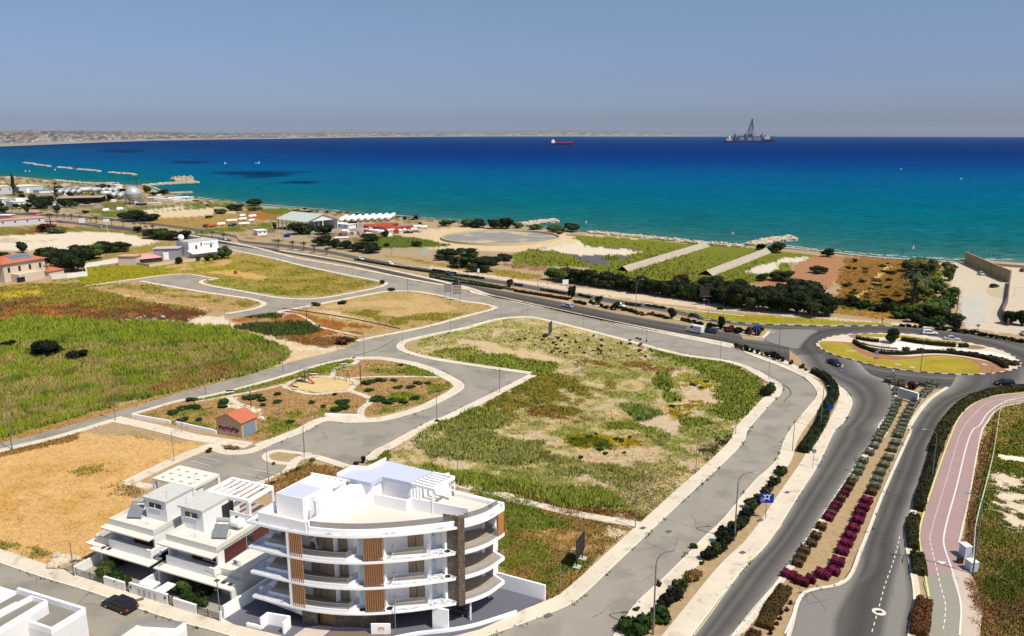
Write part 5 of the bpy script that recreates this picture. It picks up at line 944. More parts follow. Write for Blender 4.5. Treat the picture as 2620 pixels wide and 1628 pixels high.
# fascia edges of ledges, marble tops
def ledge(x0, x1, k, h0=-.34, h1=.02, off=0.0, wd=.10, m=None, nm='ledge'):
 q = MB(); z = ST*k; q.ribbon(arcseg(x0, x1, off, 40), wd, z+h0, z+h1, 1); return q.build(nm, m or M_BRIGHT, AB)
b = MB()
for k in (1, 2, 3):
 z = ST*k
 b.ribbon(arcseg(-32.5, -27.0, .06, 16), 1.15, z, z+.025, 1); b.ribbon([(-32.45,90.3),(-31.4,92.5)], 1.1, z, z+.022, -1)
 b.ribbon(arcseg(-18.6, -6.6, .1, 40), 1.5, z, z+.03, 1); b.sheet([(-18.6,86.5),(-6.6,88.9),(-6.6,89.8),(-8.2,90.1),(-10.2,89.6),(-15.0,88.4),(-18.6,88.0)], z+.024)
b.ribbon(arcseg(-32.3, -0.98, .05, 60), .62, ST*4, ST*4+.02, 1); b.build('marble_ledge', M_MARB, AB)
# balcony upstands (white parapet bands) in front of left-centre balconies
for k in (1, 2, 3):
 z = ST*k
 q = MB(); q.ribbon(arcseg(-26.9, -19.7, .02, 26), .14, z-.34, z+.42, 1); q.ribbon([arcseg(-19.7, -19.6, .02, 2)[0], (-18.6, 88.0)], .14, z, z+.42, 1); q.build('balcony_upstand', M_BRIGHT, AB)
 q = MB(); q.sheet(arcseg(-26.7, -19.8, .17, 22)+[(-18.7, 88.1),(-19.9, 89.2),(-21.2, 89.8),(-26.6, 90.9)], z+.032); q.build('balcony_floor', M_TFLOOR, AB)
 q = MB(); q.ribbon(arcseg(-26.8, -19.75, .08, 22)+[(-18.65, 88.0)], .03, z+.42, z+1.15); q.build('glass_balustrade', M_GLASS, AB)
 q = MB(); q.ribbon(arcseg(-26.8, -19.75, .08, 22)+[(-18.65, 88.0)], .05, z+1.15, z+1.19); q.build('handrail', M_STEEL, AB)
 # left side balcony
 q = MB(); a0 = (-31.0, 91.0); q.ribbon([(-30.9, 91.6),(-30.6, 90.55),(-27.05, 89.25)], .14, z, z+.40); q.build('balcony_upstand', M_BRIGHT, AB)
 q = MB(); q.sheet([(-30.6,90.6),(-27.1,89.4),(-27.1,94.5),(-28.6,95.0),(-30.3,93.4)], z+.034); q.build('balcony_floor', M_TFLOOR, AB)
 q = MB(); q.ribbon([(-30.9, 91.7),(-30.6, 90.55),(-27.05, 89.25)], .03, z+.40, z+1.1); q.build('glass_balustrade', M_GLASS, AB)
 q = MB(); q.obox((-29.6, 93.6),(.9,-.42),(.42,.9), .3, .3, z, z+ST-.3); q.build('column', M_BRIGHT, AB)
 # centre-right projecting balcony box
 z0 = z
 c = [(-14.5, 87.25),(-10.2, 87.85),(-10.3, 89.1),(-12.8, 89.2),(-14.4, 88.6)]
 q = MB(); q.prism(c, z0+.03, z0+.30); q.build('projecting_balcony', M_BRIGHT, AB)
 q = MB(); q.sheet([(-14.4, 87.35),(-10.3, 87.95),(-10.4, 89.0),(-12.8, 89.1),(-14.3, 88.5)], z0+.305); q.build('balcony_floor', M_TFLOOR, AB)
 q = MB(); q.ribbon([(-14.4, 88.5),(-14.45, 87.3),(-10.25, 87.9),(-10.3, 89.1)], .03, z0+.3, z0+1.2); q.build('glass_balustrade', M_GLASS, AB)
 q = MB(); q.ribbon([(-14.4, 88.5),(-14.45, 87.3),(-10.25, 87.9),(-10.3, 89.1)], .05, z0+1.2, z0+1.24); q.build('handrail', M_STEEL, AB)
 # round openings with their rings
 for i, x in enumerate((-18.25, -15.0, -9.4, -7.95)):
  y = arc_at(x)+.62
  q = MB(); q.prism(arcpoly((x, y), .52, 24), z+.02, z+.07); q.build('planter_ring', M_BRIGHT, AB)
  q = MB(); q.prism(arcpoly((x+.05, y+.02), .40, 24), z+.06, z+.085); q.build('round_opening', M_BLACK if k == 1 and x < -10 else (M_DARK if (x == -7.95 and k > 1) else M_MARB), AB)
 # glass on right bowed balconies
 q = MB(); q.ribbon(arcseg(-6.1, -1.05, .06, 22), .03, z+.02, z+1.0, 1); q.build('glass_balustrade', mat('clear_glass', (.55,.6,.62), .05, .5, trans=.10), AB)
 q = MB(); q.tube([(p[0], p[1], z+1.02) for p in arcseg(-6.1, -1.05, .06, 22)], .025, 5); q.build('handrail', M_STEEL, AB)
# curved main wall on each floor, set back behind the balconies
b = MB()
for k in range(1, 4):
 z0, z1 = ST*k, ST*(k+1)-.30
 b.ribbon([(-27.0, 88.3),(-26.9, 93.4)], .25, z0, z1); b.ribbon([(-26.7, 90.75),(-24.95, 90.3)], .22, z0, z1)
 b.ribbon([(-21.8, 88.85),(-21.45, 88.95),(-21.1, 90.2)], .35, z0, z1)
 b.ribbon([(-19.95, 88.95),(-19.1, 88.25),(-18.5, 88.0)], .25, z0, z1); b.ribbon([(-15.5, 87.5),(-15.05, 88.5),(-12.8, 89.35)], .25, z0, z1)
 b.ribbon([(-10.8, 89.2),(-10.05, 89.3),(-9.95, 90.2)], .25, z0, z1); b.ribbon([(-8.5, 90.0),(-8.1, 89.3)], .3, z0, z1)
 b.prism([(-31.0,93.4),(-28.6,95.2),(-27.0,94.6),(-26.7,91.2),(-24.9,90.75),(-21.8,90.4),(-19.5,90.2),(-15.5,89.4),(-12.8,89.85),(-10.3,89.95),(-9.9,90.35),(-8.3,90.25),(-7.5,93.2),(-7.5,96.0),(-8,99),(-16.5,102),(-26.3,98)], z0, z1)
b.build('wall', M_BRIGHT, AB)
b = MB()
for k in range(1, 4): b.ribbon([(-18.5, 87.75), (-17.65, 87.5)], .12, ST*k, ST*(k+1)-.3); b.ribbon([(-17.6, 87.9), (-15.5, 87.9)], .12, ST*k, ST*(k+1)-.3)
b.build('blue_panel', M_BLUEW, AB)
b = MB(); b.ribbon(arcseg(-27.25, -26.75, .03, 4), .35, 3.0, ST*4-.3, 1); b.ribbon([(-27.0, 88.2), (-26.8, 91.5)], .22, 3.1, ST*4-.3); b.build('end_wall', M_BRIGHT, AB)
# timber screens, every slat its own bar
for k in (1, 2, 3):
 z0 = ST*k+.02; z1 = ST*(k+1)-.32
 q = MB()
 for p in arcseg(-26.8, -25.3, .10, 7): q.obox(p, (1,-.2),(.2,1), .065, .09, z0, z1)
 q.ribbon(arcseg(-26.9, -25.2, .2, 8), .03, z0+1.05, z0+1.12); q.build('timber_screen', M_WOOD, AB)
 q = MB()
 for p in arcseg(-17.6, -15.45, .12, 9): q.obox(p, (1,0),(0,1), .055, .09, z0, z1)
 for i in range(8): q.obox((-16.9+.0*i+.07*i, 87.9-.14*i),(1,0),(0,1), .03, .07, z0, z1) if False else None
 q.ribbon(arcseg(-17.65, -15.4, .22, 8), .03, z0+.3, z1-.25); q.build('timber_screen', M_WOOD, AB)
# windows (blinds) with frames
def winrow(pts, k, n, m=M_SHUT, z0=.15, z1=2.75, nm='window'):
 a, c = np.array(pts[0], float), np.array(pts[1], float)
 for i in range(n):
  p = a+(c-a)*(i+.04)/n; q = a+(c-a)*(i+.96)/n
  w_ = MB(); w_.ribbon([p, q], .06, ST*k+z0, ST*k+z1); o = w_.build(nm, m, AB)
  f = MB(); f.ribbon([q-(q-p)*.03, q+(q-p)*.05], .10, ST*k+z0, ST*k+z1+.02); f.build('frame', M_BRIGHT, o)
for k in (1, 2, 3):
 winrow(((-24.9, 90.25),(-21.85, 88.85)), k, 3); winrow(((-21.0, 89.15),(-19.95, 88.95)), k, 2); winrow(((-12.8, 89.3),(-10.8, 89.15)), k, 2)
 winrow(((-3.6, 94.9),(-2.5, 95.2)), k, 2)
 q = MB(); q.ribbon([(-7.6, 93.3),(-3.9, 94.9)], .12, ST*k, ST*k+2.9); q.ribbon([(-3.95, 94.6),(-3.6, 94.85)], .3, ST*k, ST*k+3.1); q.ribbon([(-2.5, 95.1),(-1.9, 95.4)], .25, ST*k, ST*k+3.1); q.build('wall', M_BRIGHT, AB)
 q = MB(); q.ribbon([(-9.85, 90.2),(-9.65, 90.2)], .06, ST*k+1.4, ST*k+2.7); q.build('slot_window', M_STEEL, AB)
 q = MB(); q.ribbon([(-9.35, 90.05),(-8.6, 90.05)], .05, ST*k+.3, ST*k+2.7); q.build('door', mat('pale_door', (.70,.70,.72), .4, .4), AB)
q = MB(); q.ribbon(arcseg(-1.75, -1.05, .0, 6), .25, ST*3+.02, ST*4-.3, 1); q.build('copper_panel', mat('copper_panel', (.40,.17,.06), .5, .3), AB)
# brown stone fin
b = MB(); b.prism([(-8.0, 89.4), (-6.5, 88.75), (-6.4, 89.1), (-7.85, 89.8)], 3.0, ST*4-.3); b.prism([(-6.55, 88.55), (-5.75, 88.85), (-5.95, 89.35), (-6.75, 89.05)], 2.9, ST*4+1.25)
b.prism([(-8.3, 89.7), (-6.3, 89.0), (-6.4, 88.8), (-8.4, 89.5)], ST*4, ST*4+1.22); b.build('stone_fin', M_BROWNST, AB)
# ground floor: stone clad walls, timber door, posts
b = MB(); b.ribbon([(-26.2, 89.3), (-24.2, 88.9)], .3, 0, 3.0); b.ribbon([(-21.9, 88.6), (-18.2, 88.3), (-14.6, 88.5)], .3, 0, 3.05); b.build('stone_clad_wall', M_BROWNST, AB)
b = MB(); b.ribbon([(-24.1, 89.6), (-21.8, 88.75)], .12, .0, 2.95)
for i in range(9): b.ribbon([(-24.1, 89.5), (-21.8, 88.65)], .06, .15+i*.32, .3+i*.32)
b.build('entrance_door', M_WOOD, AB)
b = MB(); b.ribbon([(-32.5, 92.9), (-26.2, 89.4)], .25, 1.2, 3.05); b.ribbon([(-9.9, 88.05), (-7.6, 88.5)], .18, 0, 3.05) if False else b.obox((-8.8, 87.9), (.96,-.28), (.28,.96), 1.05, .12, 0, 3.05); b.obox((-5.2, 89.9), (1,0), (0,1), .1, .1, 0, 3.0); b.obox((-3, 95), (1,0), (0,1), .2, .2, 0, 3.1); b.obox((-12, 94), (1,0), (0,1), .25, .25, 0, 3.1); b.ribbon([(-30, 97), (-16.6, 101.5), (-8, 98)], .25, 0, 3.1); b.build('ground_floor_wall', M_BRIGHT, AB)
# roof
RZ = ST*4
b = MB(); b.sheet(arcseg(-31.0, -1.2, .7, 50)+[(-1.3, 95.0), (-7.8, 98.7), (-16.6, 102.3), (-28.2, 97.9), (-31.0, 92.4)], RZ+.03); b.build('roof_terrace', M_TERR, AB)
b = MB(); b.ribbon([(-24.5, 87.35), (-31.0, 90.0), (-29.7, 92.9)], .16, RZ, RZ+1.3); b.ribbon(arcseg(-24.5, -5.9, .62, 44), .16, RZ, RZ+.55, -1); b.ribbon(arcseg(-5.7, -1.2, .55, 20), .16, RZ, RZ+.6, -1)
b.ribbon([(-1.15, 93.7), (-7.5, 96.9)], .14, RZ, RZ+.55); b.ribbon([(-7.5, 96.9), (-7.6, 98.2)], .16, RZ, RZ+1.5); b.build('parapet', M_BRIGHT, AB)
M_TG = mat('tinted_glass', (.16,.16,.18), .08, .5, trans=.55); b = MB(); b.ribbon(arcseg(-24.4, -6.6, .66, 44), .03, RZ+.55, RZ+1.3); b.ribbon(arcseg(-5.6, -1.3, .6, 20), .03, RZ+.6, RZ+1.3); b.build('glass_balustrade', M_TG, AB)
b = MB(); b.prism([(-29.3, 91.9), (-25.55, 90.25), (-24.9, 91.0), (-24.1, 90.9), (-21.2, 95.0), (-26.3, 97.1)], RZ, RZ+2.9); b.build('roof_room', M_BRIGHT, AB)
b = MB(); b.prism([(-29.15, 91.9), (-25.5, 90.35), (-23.8, 93.2), (-27.2, 94.8)], RZ+2.9, RZ+2.93); b.build('room_roof', mat('lilac_roof', (.50,.53,.70), .5, .3), AB)
b = MB()
for i in range(6): f = (i+.5)/6; b.bar((-27.1+f*5.2, 94.95-f*2.1, RZ+3.05), (-26.1+f*5.3, 97.2-f*2.1, RZ+3.05), .28, .22)
b.bar((-26.2, 97.3, RZ+3.05), (-20.7, 95.1, RZ+3.05), .25, .25); b.build('pergola_beams', M_BRIGHT, AB)
b = MB(); b.ribbon([(-24.1, 90.2), (-23.6, 89.4)], .2, RZ, RZ+2.9); b.ribbon([(-23.5, 89.4), (-21.9, 92.0), (-20.4, 94.3)], .22, RZ, RZ+3.0); b.ribbon([(-24.3, 88.2), (-23.0, 89.6), (-20.9, 93.0)], .3, RZ, RZ+.9) if False else None
b.ribbon([(-20.4, 94.3), (-17.45, 94.4)], .2, RZ, RZ+2.9); b.ribbon([(-17.4, 94.3), (-13.2, 92.6), (-12.7, 93.2), (-5.35, 90.35)], .2, RZ, RZ+1.6); b.ribbon([(-24.4, 87.6), (-22.6, 90.7)], .3, RZ, RZ+1.2); b.build('roof_wall', M_BRIGHT, AB)
b = MB(); b.prism([(-22.3, 95.9), (-17.8, 94.2), (-16.7, 96.0), (-12.9, 94.4), (-11.0, 98.0), (-16.8, 100.4), (-20.8, 98.4)], RZ, RZ+2.9); b.build('roof_room', M_BRIGHT, AB)
b = MB(); b.prism([(-22.5, 95.85), (-17.8, 93.7), (-16.65, 95.54), (-12.8, 93.8), (-10.4, 97.2), (-16.9, 100.7), (-18.95, 99.0), (-21.0, 98.4)], RZ+2.9, RZ+3.4); b.build('canopy_roof', MT['lilac_roof'], AB)
b = MB(); b.ribbon([(-22.5, 95.9), (-21.0, 98.4), (-18.95, 98.0), (-17.0, 101.0)], .18, RZ+3.4, RZ+3.75); b.build('canopy_edge', M_BRIGHT, AB)
b = MB()
for i in range(5): f = (i+.5)/5; b.bar((-12.4+f*2.2, 94.2+f*2.5, RZ+3.3), (-9.4+f*2.0, 92.3+f*2.7, RZ+3.3), .3, .16)
b.bar((-12.6, 93.8, RZ+3.25), (-9.6, 92.0, RZ+3.25), .3, .35); b.bar((-9.7, 91.9, RZ+3.25), (-7.5, 95.5, RZ+3.25), .3, .4); b.bar((-10.3, 97.0, RZ+3.25), (-7.4, 95.6, RZ+3.25), .3, .35)
b.obox((-9.8, 92.1), (1,0), (0,1), .14, .14, RZ, RZ+3.1); b.obox((-8.0, 95.9), (1,0), (0,1), .16, .16, RZ, RZ+3.1); b.build('pergola_beams', M_BRIGHT, AB)
b = MB(); b.ribbon([(-11.6, 96.8), (-8.3, 98.6)], .2, RZ, RZ+2.6); b.build('roof_wall', M_BRIGHT, AB)
# spiral stair behind the screens on the top floors
def spiral(c, z0, z1):
 q = MB(); n = 26
 q.tube([(c[0], c[1], z0),(c[0], c[1], z1)], .05, 6)
 for i in range(n):
  a = i*.42; z = z0+(z1-z0)*i/n; q.bar((c[0], c[1], z),(c[0]+.62*math.cos(a), c[1]+.62*math.sin(a), z), .2, .03); q.tube([(c[0]+.62*math.cos(a), c[1]+.62*math.sin(a), z),(c[0]+.62*math.cos(a), c[1]+.62*math.sin(a), z+.85)], .015, 4)
 return q
spiral((-24.0, 89.3), ST*3, RZ+.9).build('spiral_stair', M_BRIGHT, AB); spiral((-2.3, 94.0), ST*3, RZ+.9).build('spiral_stair', M_BRIGHT, AB)
# ---------------- forecourt ----------------
FC = GL('B3',(85,1258),'V2',(0,1290),(90,1310),(350,1372),(560,1450),(1000,1480),(1350,1440),(1800,1325),(2065,1205),(2270,1108),(1975,1005),(1500,900),(600,900),(100,1080))
b = MB(); b.sheet(FC, .16); struct(b, 'forecourt', mat('dark_blue_grey_paving', (.115,.115,.14), .85, .2, .05, 6.))
flat('entrance_path', mat('beige_slabs', (.50,.42,.36), .8, .2, .05, 2.), .19, 'V2',(615,1290),(735,1300),(650,1369),(600,1420),(380,1420),(440,1360),(520,1305), sm=False)
flat('entrance_path', mat('brown_slabs', (.17,.13,.11), .8, .2, .08, 2.), .185, 'V2',(735,1320),(1180,1320),(1200,1369),(1200,1450),(560,1450),(650,1369), sm=False)
flat('kerb', mat('grey_blue_stone', (.33,.34,.38), .8, .2), .2, 'V2',(735,1300),(1010,1302),(1010,1328),(720,1325), sm=False)
def wallthing(name, label, pts, wd, h, m=M_BRIGHT, cat='wall', z0=0.0, side=0, group=None):
 q = MB(); q.ribbon(pts, wd, z0, h, side); return tag(q.build(name, m), label, cat, group)
wallthing('boundary_wall', 'low white boundary wall between the villa garden and the grey forecourt', GL('B3',(80,1250),(500,985))+[(-31.5,99.0)], .3, 1.9)
wallthing('boundary_wall', 'long white wall closing the right side of the grey forecourt', [G('B4',2312,768), G('B4',1750,612), (-5.5, 99.0)], .25, 2.3)
wallthing('kerb_wall', 'very low white kerb wall curving along the right front of the forecourt', smooth(GL('B4',(1955,935),(1700,1020),(1400,1110),(1100,1165),(720,1207),'S',(960,1650)), 5), .3, .55)
wallthing('kerb_wall', 'very low white kerb wall at the left front of the forecourt', GL('B3',(440,1365),(655,1415)), .3, .6)
q0, q1, q2, q3 = G('B3',660,1420), G('B3',765,1335), G('B3',1115,1395), G('B3',1010,1500)
wallthing('bin_enclosure', 'white three sided bin enclosure on the forecourt beside the pavement', [q0, q1, q2, q3], .25, 1.75)
# sign board with sun emblem
p = G('B4', 270, 1195); sg = thing('sign_board', 'white board with an orange half sun emblem in front of the apartment building', 'sign', p, world=True)
b = MB(); b.box(p[0]-1.2, p[0]+1.2, p[1]-.08, p[1]+.08, .2, 1.6); b.build('board', M_BRIGHT, sg)
m_or = mat('orange_emblem', (.80,.30,.03), .5, .3); b = MB()
cx, cz, yy = p[0]+.02, .78, p[1]-.085
def disc_part(q, r0, r1, a0, a1, yy, n=12):
 for i in range(n):
  t0 = a0+(a1-a0)*i/n; t1 = a0+(a1-a0)*(i+1)/n
  q.quad((cx+r0*math.cos(t0), yy, cz+r0*math.sin(t0)),(cx+r1*math.cos(t0), yy, cz+r1*math.sin(t0)),(cx+r1*math.cos(t1), yy, cz+r1*math.sin(t1)),(cx+r0*math.cos(t1), yy, cz+r0*math.sin(t1)))
disc_part(b, .27, .42, -.15, math.pi+.15, yy)
for x0, x1 in ((-.26,-.2),(-.03,.03),(.2,.26),(-.13,-.08),(.08,.13)): b.quad((cx+x0, yy, cz-.08), (cx+x1, yy, cz-.08), (cx+x1, yy, cz+.3), (cx+x0, yy, cz+.3))
b.build('emblem', m_or, sg)
b = MB(); b.quad((cx-.45, yy, .50), (cx+.45, yy, .50), (cx+.45, yy, .54), (cx-.45, yy, .54)); b.quad((cx+.8, yy, .34), (cx+1.05, yy, .34), (cx+1.05, yy, .37), (cx+.8, yy, .37)); b.build('caption', mat('pale_blue_caption', (.45,.55,.62), .6), sg)
# ---------------- villas ----------------
M_TIMB = mat('dark_red_cladding', (.075,.014,.012), .45, .3, .25, 4.); M_SLAB = mat('slab_edge', (.66,.63,.55), .85, .2, .04, 1.)
VX = Vector((G('C2',405,1395)[0]-G('C3',1215,410)[0], G('C2',405,1395)[1]-G('C3',1215,410)[1])).normalized()      # along the street
VY = Vector((-VX.y, VX.x))
def VP(o, a, c): return (o[0]+VX.x*a+VY.x*c, o[1]+VX.y*a+VY.y*c)
def vbox(q, o, a0, a1, c0, c1, z0, z1): return q.prism([VP(o, a0, c0), VP(o, a1, c0), VP(o, a1, c1), VP(o, a0, c1)], z0, z1)
O2 = G('C2',800,1235)         # ground corner of the right villa: front right

def villa(a0, a1, nm, lab, side):
 V = thing('villa', lab, 'house', VP(O2, (a0+a1)/2, 4), world=True)
 q = MB(); vbox(q, O2, a0, a1, .2, 12, 3.3, 6.3); vbox(q, O2, a0+.3, a1-.3, 2.2, 12, 0, 3.0); vbox(q, O2, a0-.2, a1+.15, -1.1, 12, 3.0, 3.3)
 vbox(q, O2, a0, a0+.25, -3.0, 2.2, 0, 3.0); vbox(q, O2, a1-.25, a1, -1.0, .2, 3.3, 6.3); vbox(q, O2, a0, a0+.25, -1.0, .2, 3.3, 6.3)
 q.build('wall', M_WHITE, V)
 q = MB(); vbox(q, O2, a0, a1, -1.1, -.9, 5.95, 6.9); vbox(q, O2, a0, a0+.2, -.9, 7.0, 6.0, 6.9); vbox(q, O2, a1-.2, a1, -.9, 7.0, 5.95, 6.9); vbox(q, O2, a0+.2, a1-.2, -.9, .3, 6.0, 6.3); q.build('parapet', M_CREAMW, V)
 q = MB(); vbox(q, O2, a0+.22, a1-.22, -.88, 6.9, 6.3, 6.33); q.build('roof_deck', M_ROOF, V)
 q = MB(); vbox(q, O2, a0-.45, a1+.25, -2.3, -1.12, 5.78, 5.98); q.build('upper_canopy', M_SLAB, V)
 q = MB(); vbox(q, O2, a0+.8, a1+.3, -2.1, -1.85, 3.0, 4.35); vbox(q, O2, a1+.05, a1+.3, -1.85, -.4, 3.0, 4.35); vbox(q, O2, a0+.8, a1+.3, -1.85, -1.1, 3.02, 3.28); q.build('balcony_parapet', M_WHITE, V)
 # recessed upper front: cladding, window
 q = MB(); vbox(q, O2, a0+3.2, a1-1.9, .05, .2, 3.35, 5.9); q.build('cladding', M_TIMB, V)
 w_ = MB(); vbox(w_, O2, a0+5.6 if side else a0+1.9, a1-1.2 if side else a0+3.1, -.12, .06, 3.9, 5.6); wo = w_.build('window', M_DARK, V)
 f = MB()
 for i in range(4): t = (a0+5.6 if side else a0+1.9)+i*((a1-1.2-(a0+5.6)) if side else 1.2)/3; vbox(f, O2, t-.04, t+.04, -.17, -.12, 3.85, 5.65)
 vbox(f, O2, (a0+5.6 if side else a0+1.9),(a1-1.2 if side else a0+3.1), -.17, -.12, 3.82, 3.92); f.build('frame', M_BRIGHT, wo)
 # ground floor canopy with roof lights
 q = MB(); vbox(q, O2, a0-(.2 if side else 1.6), a1+(4.2 if side else 1.2), -3.5, -1.12, 2.82, 3.0); q.build('ground_canopy', M_SLAB, V)
 for i in range(3): 
  q = MB(); vbox(q, O2, a1+.6+i*1.15 if side else a0-1.3+i*1.0, a1+1.3+i*1.15 if side else a0-.7+i*1.0, -2.7, -2.1, 3.0, 3.012); q.build('roof_light', M_BLACK, V)
 q = MB(); vbox(q, O2, a0+.5, a1-.5, 2.1, 2.2, .1, 2.7); q.build('glazing', M_DARK, V)
 # stair room
 s0 = a0+(-.5 if side else 3.6); s1 = s0+4.2
 q = MB(); vbox(q, O2, s0+.15, s1, 2.1, 9.0, 6.3, 9.35); q.build('stair_room', M_WHITE, V)
 q = MB(); q.prism([VP(O2, s0-.15, 1.9), VP(O2, s1+.1, 1.9), VP(O2, s1+.1, 9.1), VP(O2, s0-.15, 9.1)], 9.35, 9.62); q.build('stair_roof', M_CONC if False else mat('roof_slab_grey', (.50,.50,.46), .9, .1, .07, 1.5), V)
 wq = MB(); vbox(wq, O2, s0+1.0, s0+3.2, 2.02, 2.1, 8.15, 8.85); wo = wq.build('window', M_DARK, V)
 f = MB(); vbox(f, O2, s0+2.05, s0+2.15, 1.98, 2.02, 8.15, 8.85); vbox(f, O2, s0+.95, s0+3.25, 1.96, 2.02, 8.07, 8.15); f.build('frame', M_BRIGHT, wo)
 q = MB(); vbox(q, O2, s1, s1+.04, 5.6, 7.8, 6.35, 8.7)
 if side: q.build('doorway', M_BLACK, V)
 # pergola
 p0, p1 = (a0-.4, a1-1.5) if side else (a0-.1, a1-.5)
 for a in (p0, p1-.5):
  for c in (6.9, 11.7): q = MB(); vbox(q, O2, a, a+.5, c, c+.45, 6.3, 9.25); q.build('pergola_post', M_WHITE, V)
 q = MB()
 if side:
  for c in (6.9, 11.7): vbox(q, O2, p0, p1, c, c+.45, 9.25, 9.7)
  for a in (p0, p1-.5): vbox(q, O2, a, a+.5, 7.35, 11.7, 9.25, 9.7)
  n = 6
  for i in range(1, n): t = p0+.5+(p1-p0-1)*i/n; vbox(q, O2, t-.16, t+.16, 7.35, 11.7, 9.4, 9.66)
 else:
  vbox(q, O2, p0, p1, 6.9, 12.1, 9.3, 9.7)
  h_ = MB()
  for i in range(4):
   for j in range(3): vbox(h_, O2, p0+1.0+i*1.8, p0+1.6+i*1.8, 7.6+j*1.5, 8.0+j*1.5, 9.7, 9.712)
  h_.build('roof_openings', M_TFLOOR, V)
 q.build('pergola', M_BRIGHT if side else M_SLAB, V)
 q = MB(); vbox(q, O2, a0+.3, a1-.3, 7.1, 11.9, 6.3, 6.34); q.build('terrace_floor', mat('pinkish_tiles', (.40,.32,.27), .8, .2, .05, 2.), V)
 if side:
  q = MB(); vbox(q, O2, a1-.2, a1-.05, 6.9, 12, 6.3, 7.2); vbox(q, O2, s1+.2, a1-.2, 6.8, 6.95, 6.3, 7.5); q.build('terrace_wall', M_WHITE, V)
  q = MB(); vbox(q, O2, a1, a1+.06, .2, 4.3, 3.9, 5.9); vbox(q, O2, a1, a1+.06, 5.6, 11.5, 3.9, 5.9); q.build('cladding', M_TIMB, V)
  q = MB(); vbox(q, O2, a1+.06, a1+.14, 4.4, 5.5, 3.9, 5.9); q.build('side_window', M_DARK, V)
  q = MB(); vbox(q, O2, a1, 1.1, -.9, 11.5, 0, 3.45); vbox(q, O2, a1+.05, 1.1, -.95, -.75, 3.45, 3.95); vbox(q, O2, .9, 1.1, -.75, 11.5, 3.45, 3.95); vbox(q, O2, 1.1, 1.35, -3.3, -.9, 0, 2.82); q.build('side_wing', M_CREAMW, V)
  q = MB(); vbox(q, O2, a1+.1, .88, -.7, 11.4, 3.46, 3.49); q.build('wing_roof', M_ROOF, V)
 else:
  q = MB(); vbox(q, O2, a0-2.3, a0+.9, -1.9, -1.7, 3.2, 4.2); vbox(q, O2, a0-2.3, a0-2.1, -1.7, 1.8, 3.2, 4.2); vbox(q, O2, a0-2.3, a0, -1.7, 1.9, 3.0, 3.2); q.build('side_balcony', M_CREAMW, V)
  q = MB(); vbox(q, O2, a0-3.4, a0-.3, -2.7, -1.95, 3.0, 3.15); vbox(q, O2, a0-3.4, a0-2.35, -1.95, 1.2, 3.0, 3.15); q.build('side_canopy', M_SLAB, V)
 return V
villa(-22.8, -14.2, 'left', 'white villa on the left with a slab roof pierced by small openings at the back', 0)
villa(-11.9, -2.9, 'right', 'white villa on the right with an open beamed pergola and dark red side cladding', 1)
# solar water heaters, tank, air conditioners on the roofs
def solar(a, c, label):
 T = thing('solar_water_heater', label, 'solar heater', (*VP(O2, a, c), 6.33), math.atan2(VX.y, VX.x)+.35)
 q = MB(); n = (0, -.62, .78)
 for i in (0, 1): x0 = -1.05+i*1.06; q.add([(x0,-1.0,.25),(x0+1.02,-1.0,.25),(x0+1.02,.35,1.55),(x0,.35,1.55),(x0,-1.05,.33),(x0+1.02,-1.05,.33),(x0+1.02,.3,1.63),(x0,.3,1.63)], [(3,2,1,0),(4,5,6,7),(0,1,5,4),(1,2,6,5),(2,3,7,6),(3,0,4,7)])
 q.build('collector', mat('solar_glass', (.20,.21,.23), .25, .5), T)
 q = MB(); q.tube([(-.95,.75,2.0),(.95,.75,2.0)], .33, 14); q.build('cylinder', mat('bright_metal', (.60,.60,.58), .35, .5, metal=.5), T)
 q = MB()
 for x in (-.9, .9): q.bar((x,-1.0,0),(x,-1.0,.3), .05, .05); q.bar((x,.5,0),(x,.6,1.75), .05, .05); q.bar((x,-1.0,.05),(x,.5,.05), .05, .05)
 q.build('stand', M_POLE, T)
solar(-20.6, 1.9, 'solar water heater with two panels on the left villa roof'); solar(-5.2, 2.4, 'solar water heater with two panels on the right villa roof')
T = thing('water_tank', 'white plastic water tank behind the solar heater on the right villa roof', 'tank', (*VP(O2, -4.9, 4.9), 6.33), math.atan2(VX.y, VX.x))
q = MB(); q.tube([(-1.0,0,.95),(-.85,0,.95),(.85,0,.95),(1.0,0,.95)], [.5,.72,.72,.5], 16); q.build('barrel', M_BRIGHT, T, smooth_=False)
q = MB(); q.tube([(0,0,1.6),(0,0,1.78)], .22, 12); q.build('lid', M_BLACK, T); q = MB(); q.box(-.6,-.4,-.5,.5,0,.3); q.box(.4,.6,-.5,.5,0,.3); q.build('feet', M_CONC, T)
for i, (a, c, lb) in enumerate(((-1.6, 1.0, 'air conditioner unit alone near the front of the side wing roof'), (-.8, 6.9, 'air conditioner unit left of the pair on the side wing roof'), (.3, 7.6, 'air conditioner unit right of the pair on the side wing roof'))):
 T = thing('air_conditioner', lb, 'air conditioner', (*VP(O2, a, c), 3.49), math.atan2(VX.y, VX.x), 'air conditioners on the side wing')
 q = MB(); q.box(-.5,.5,-.2,.2,.08,.9); q.build('casing', M_WHITE, T, bevel=.03); q = MB(); q.ribbon([(-.12+.28*math.cos(t), 0) for t in (0, 3.1)], .01, .2, .8) if False else q.box(-.38,.16,-.215,-.2,.2,.75); q.build('fan_grille', M_POLE, T); q = MB(); q.box(-.45,-.35,-.2,.2,0,.08); q.box(.35,.45,-.2,.2,0,.08); q.build('feet', M_BLACK, T)
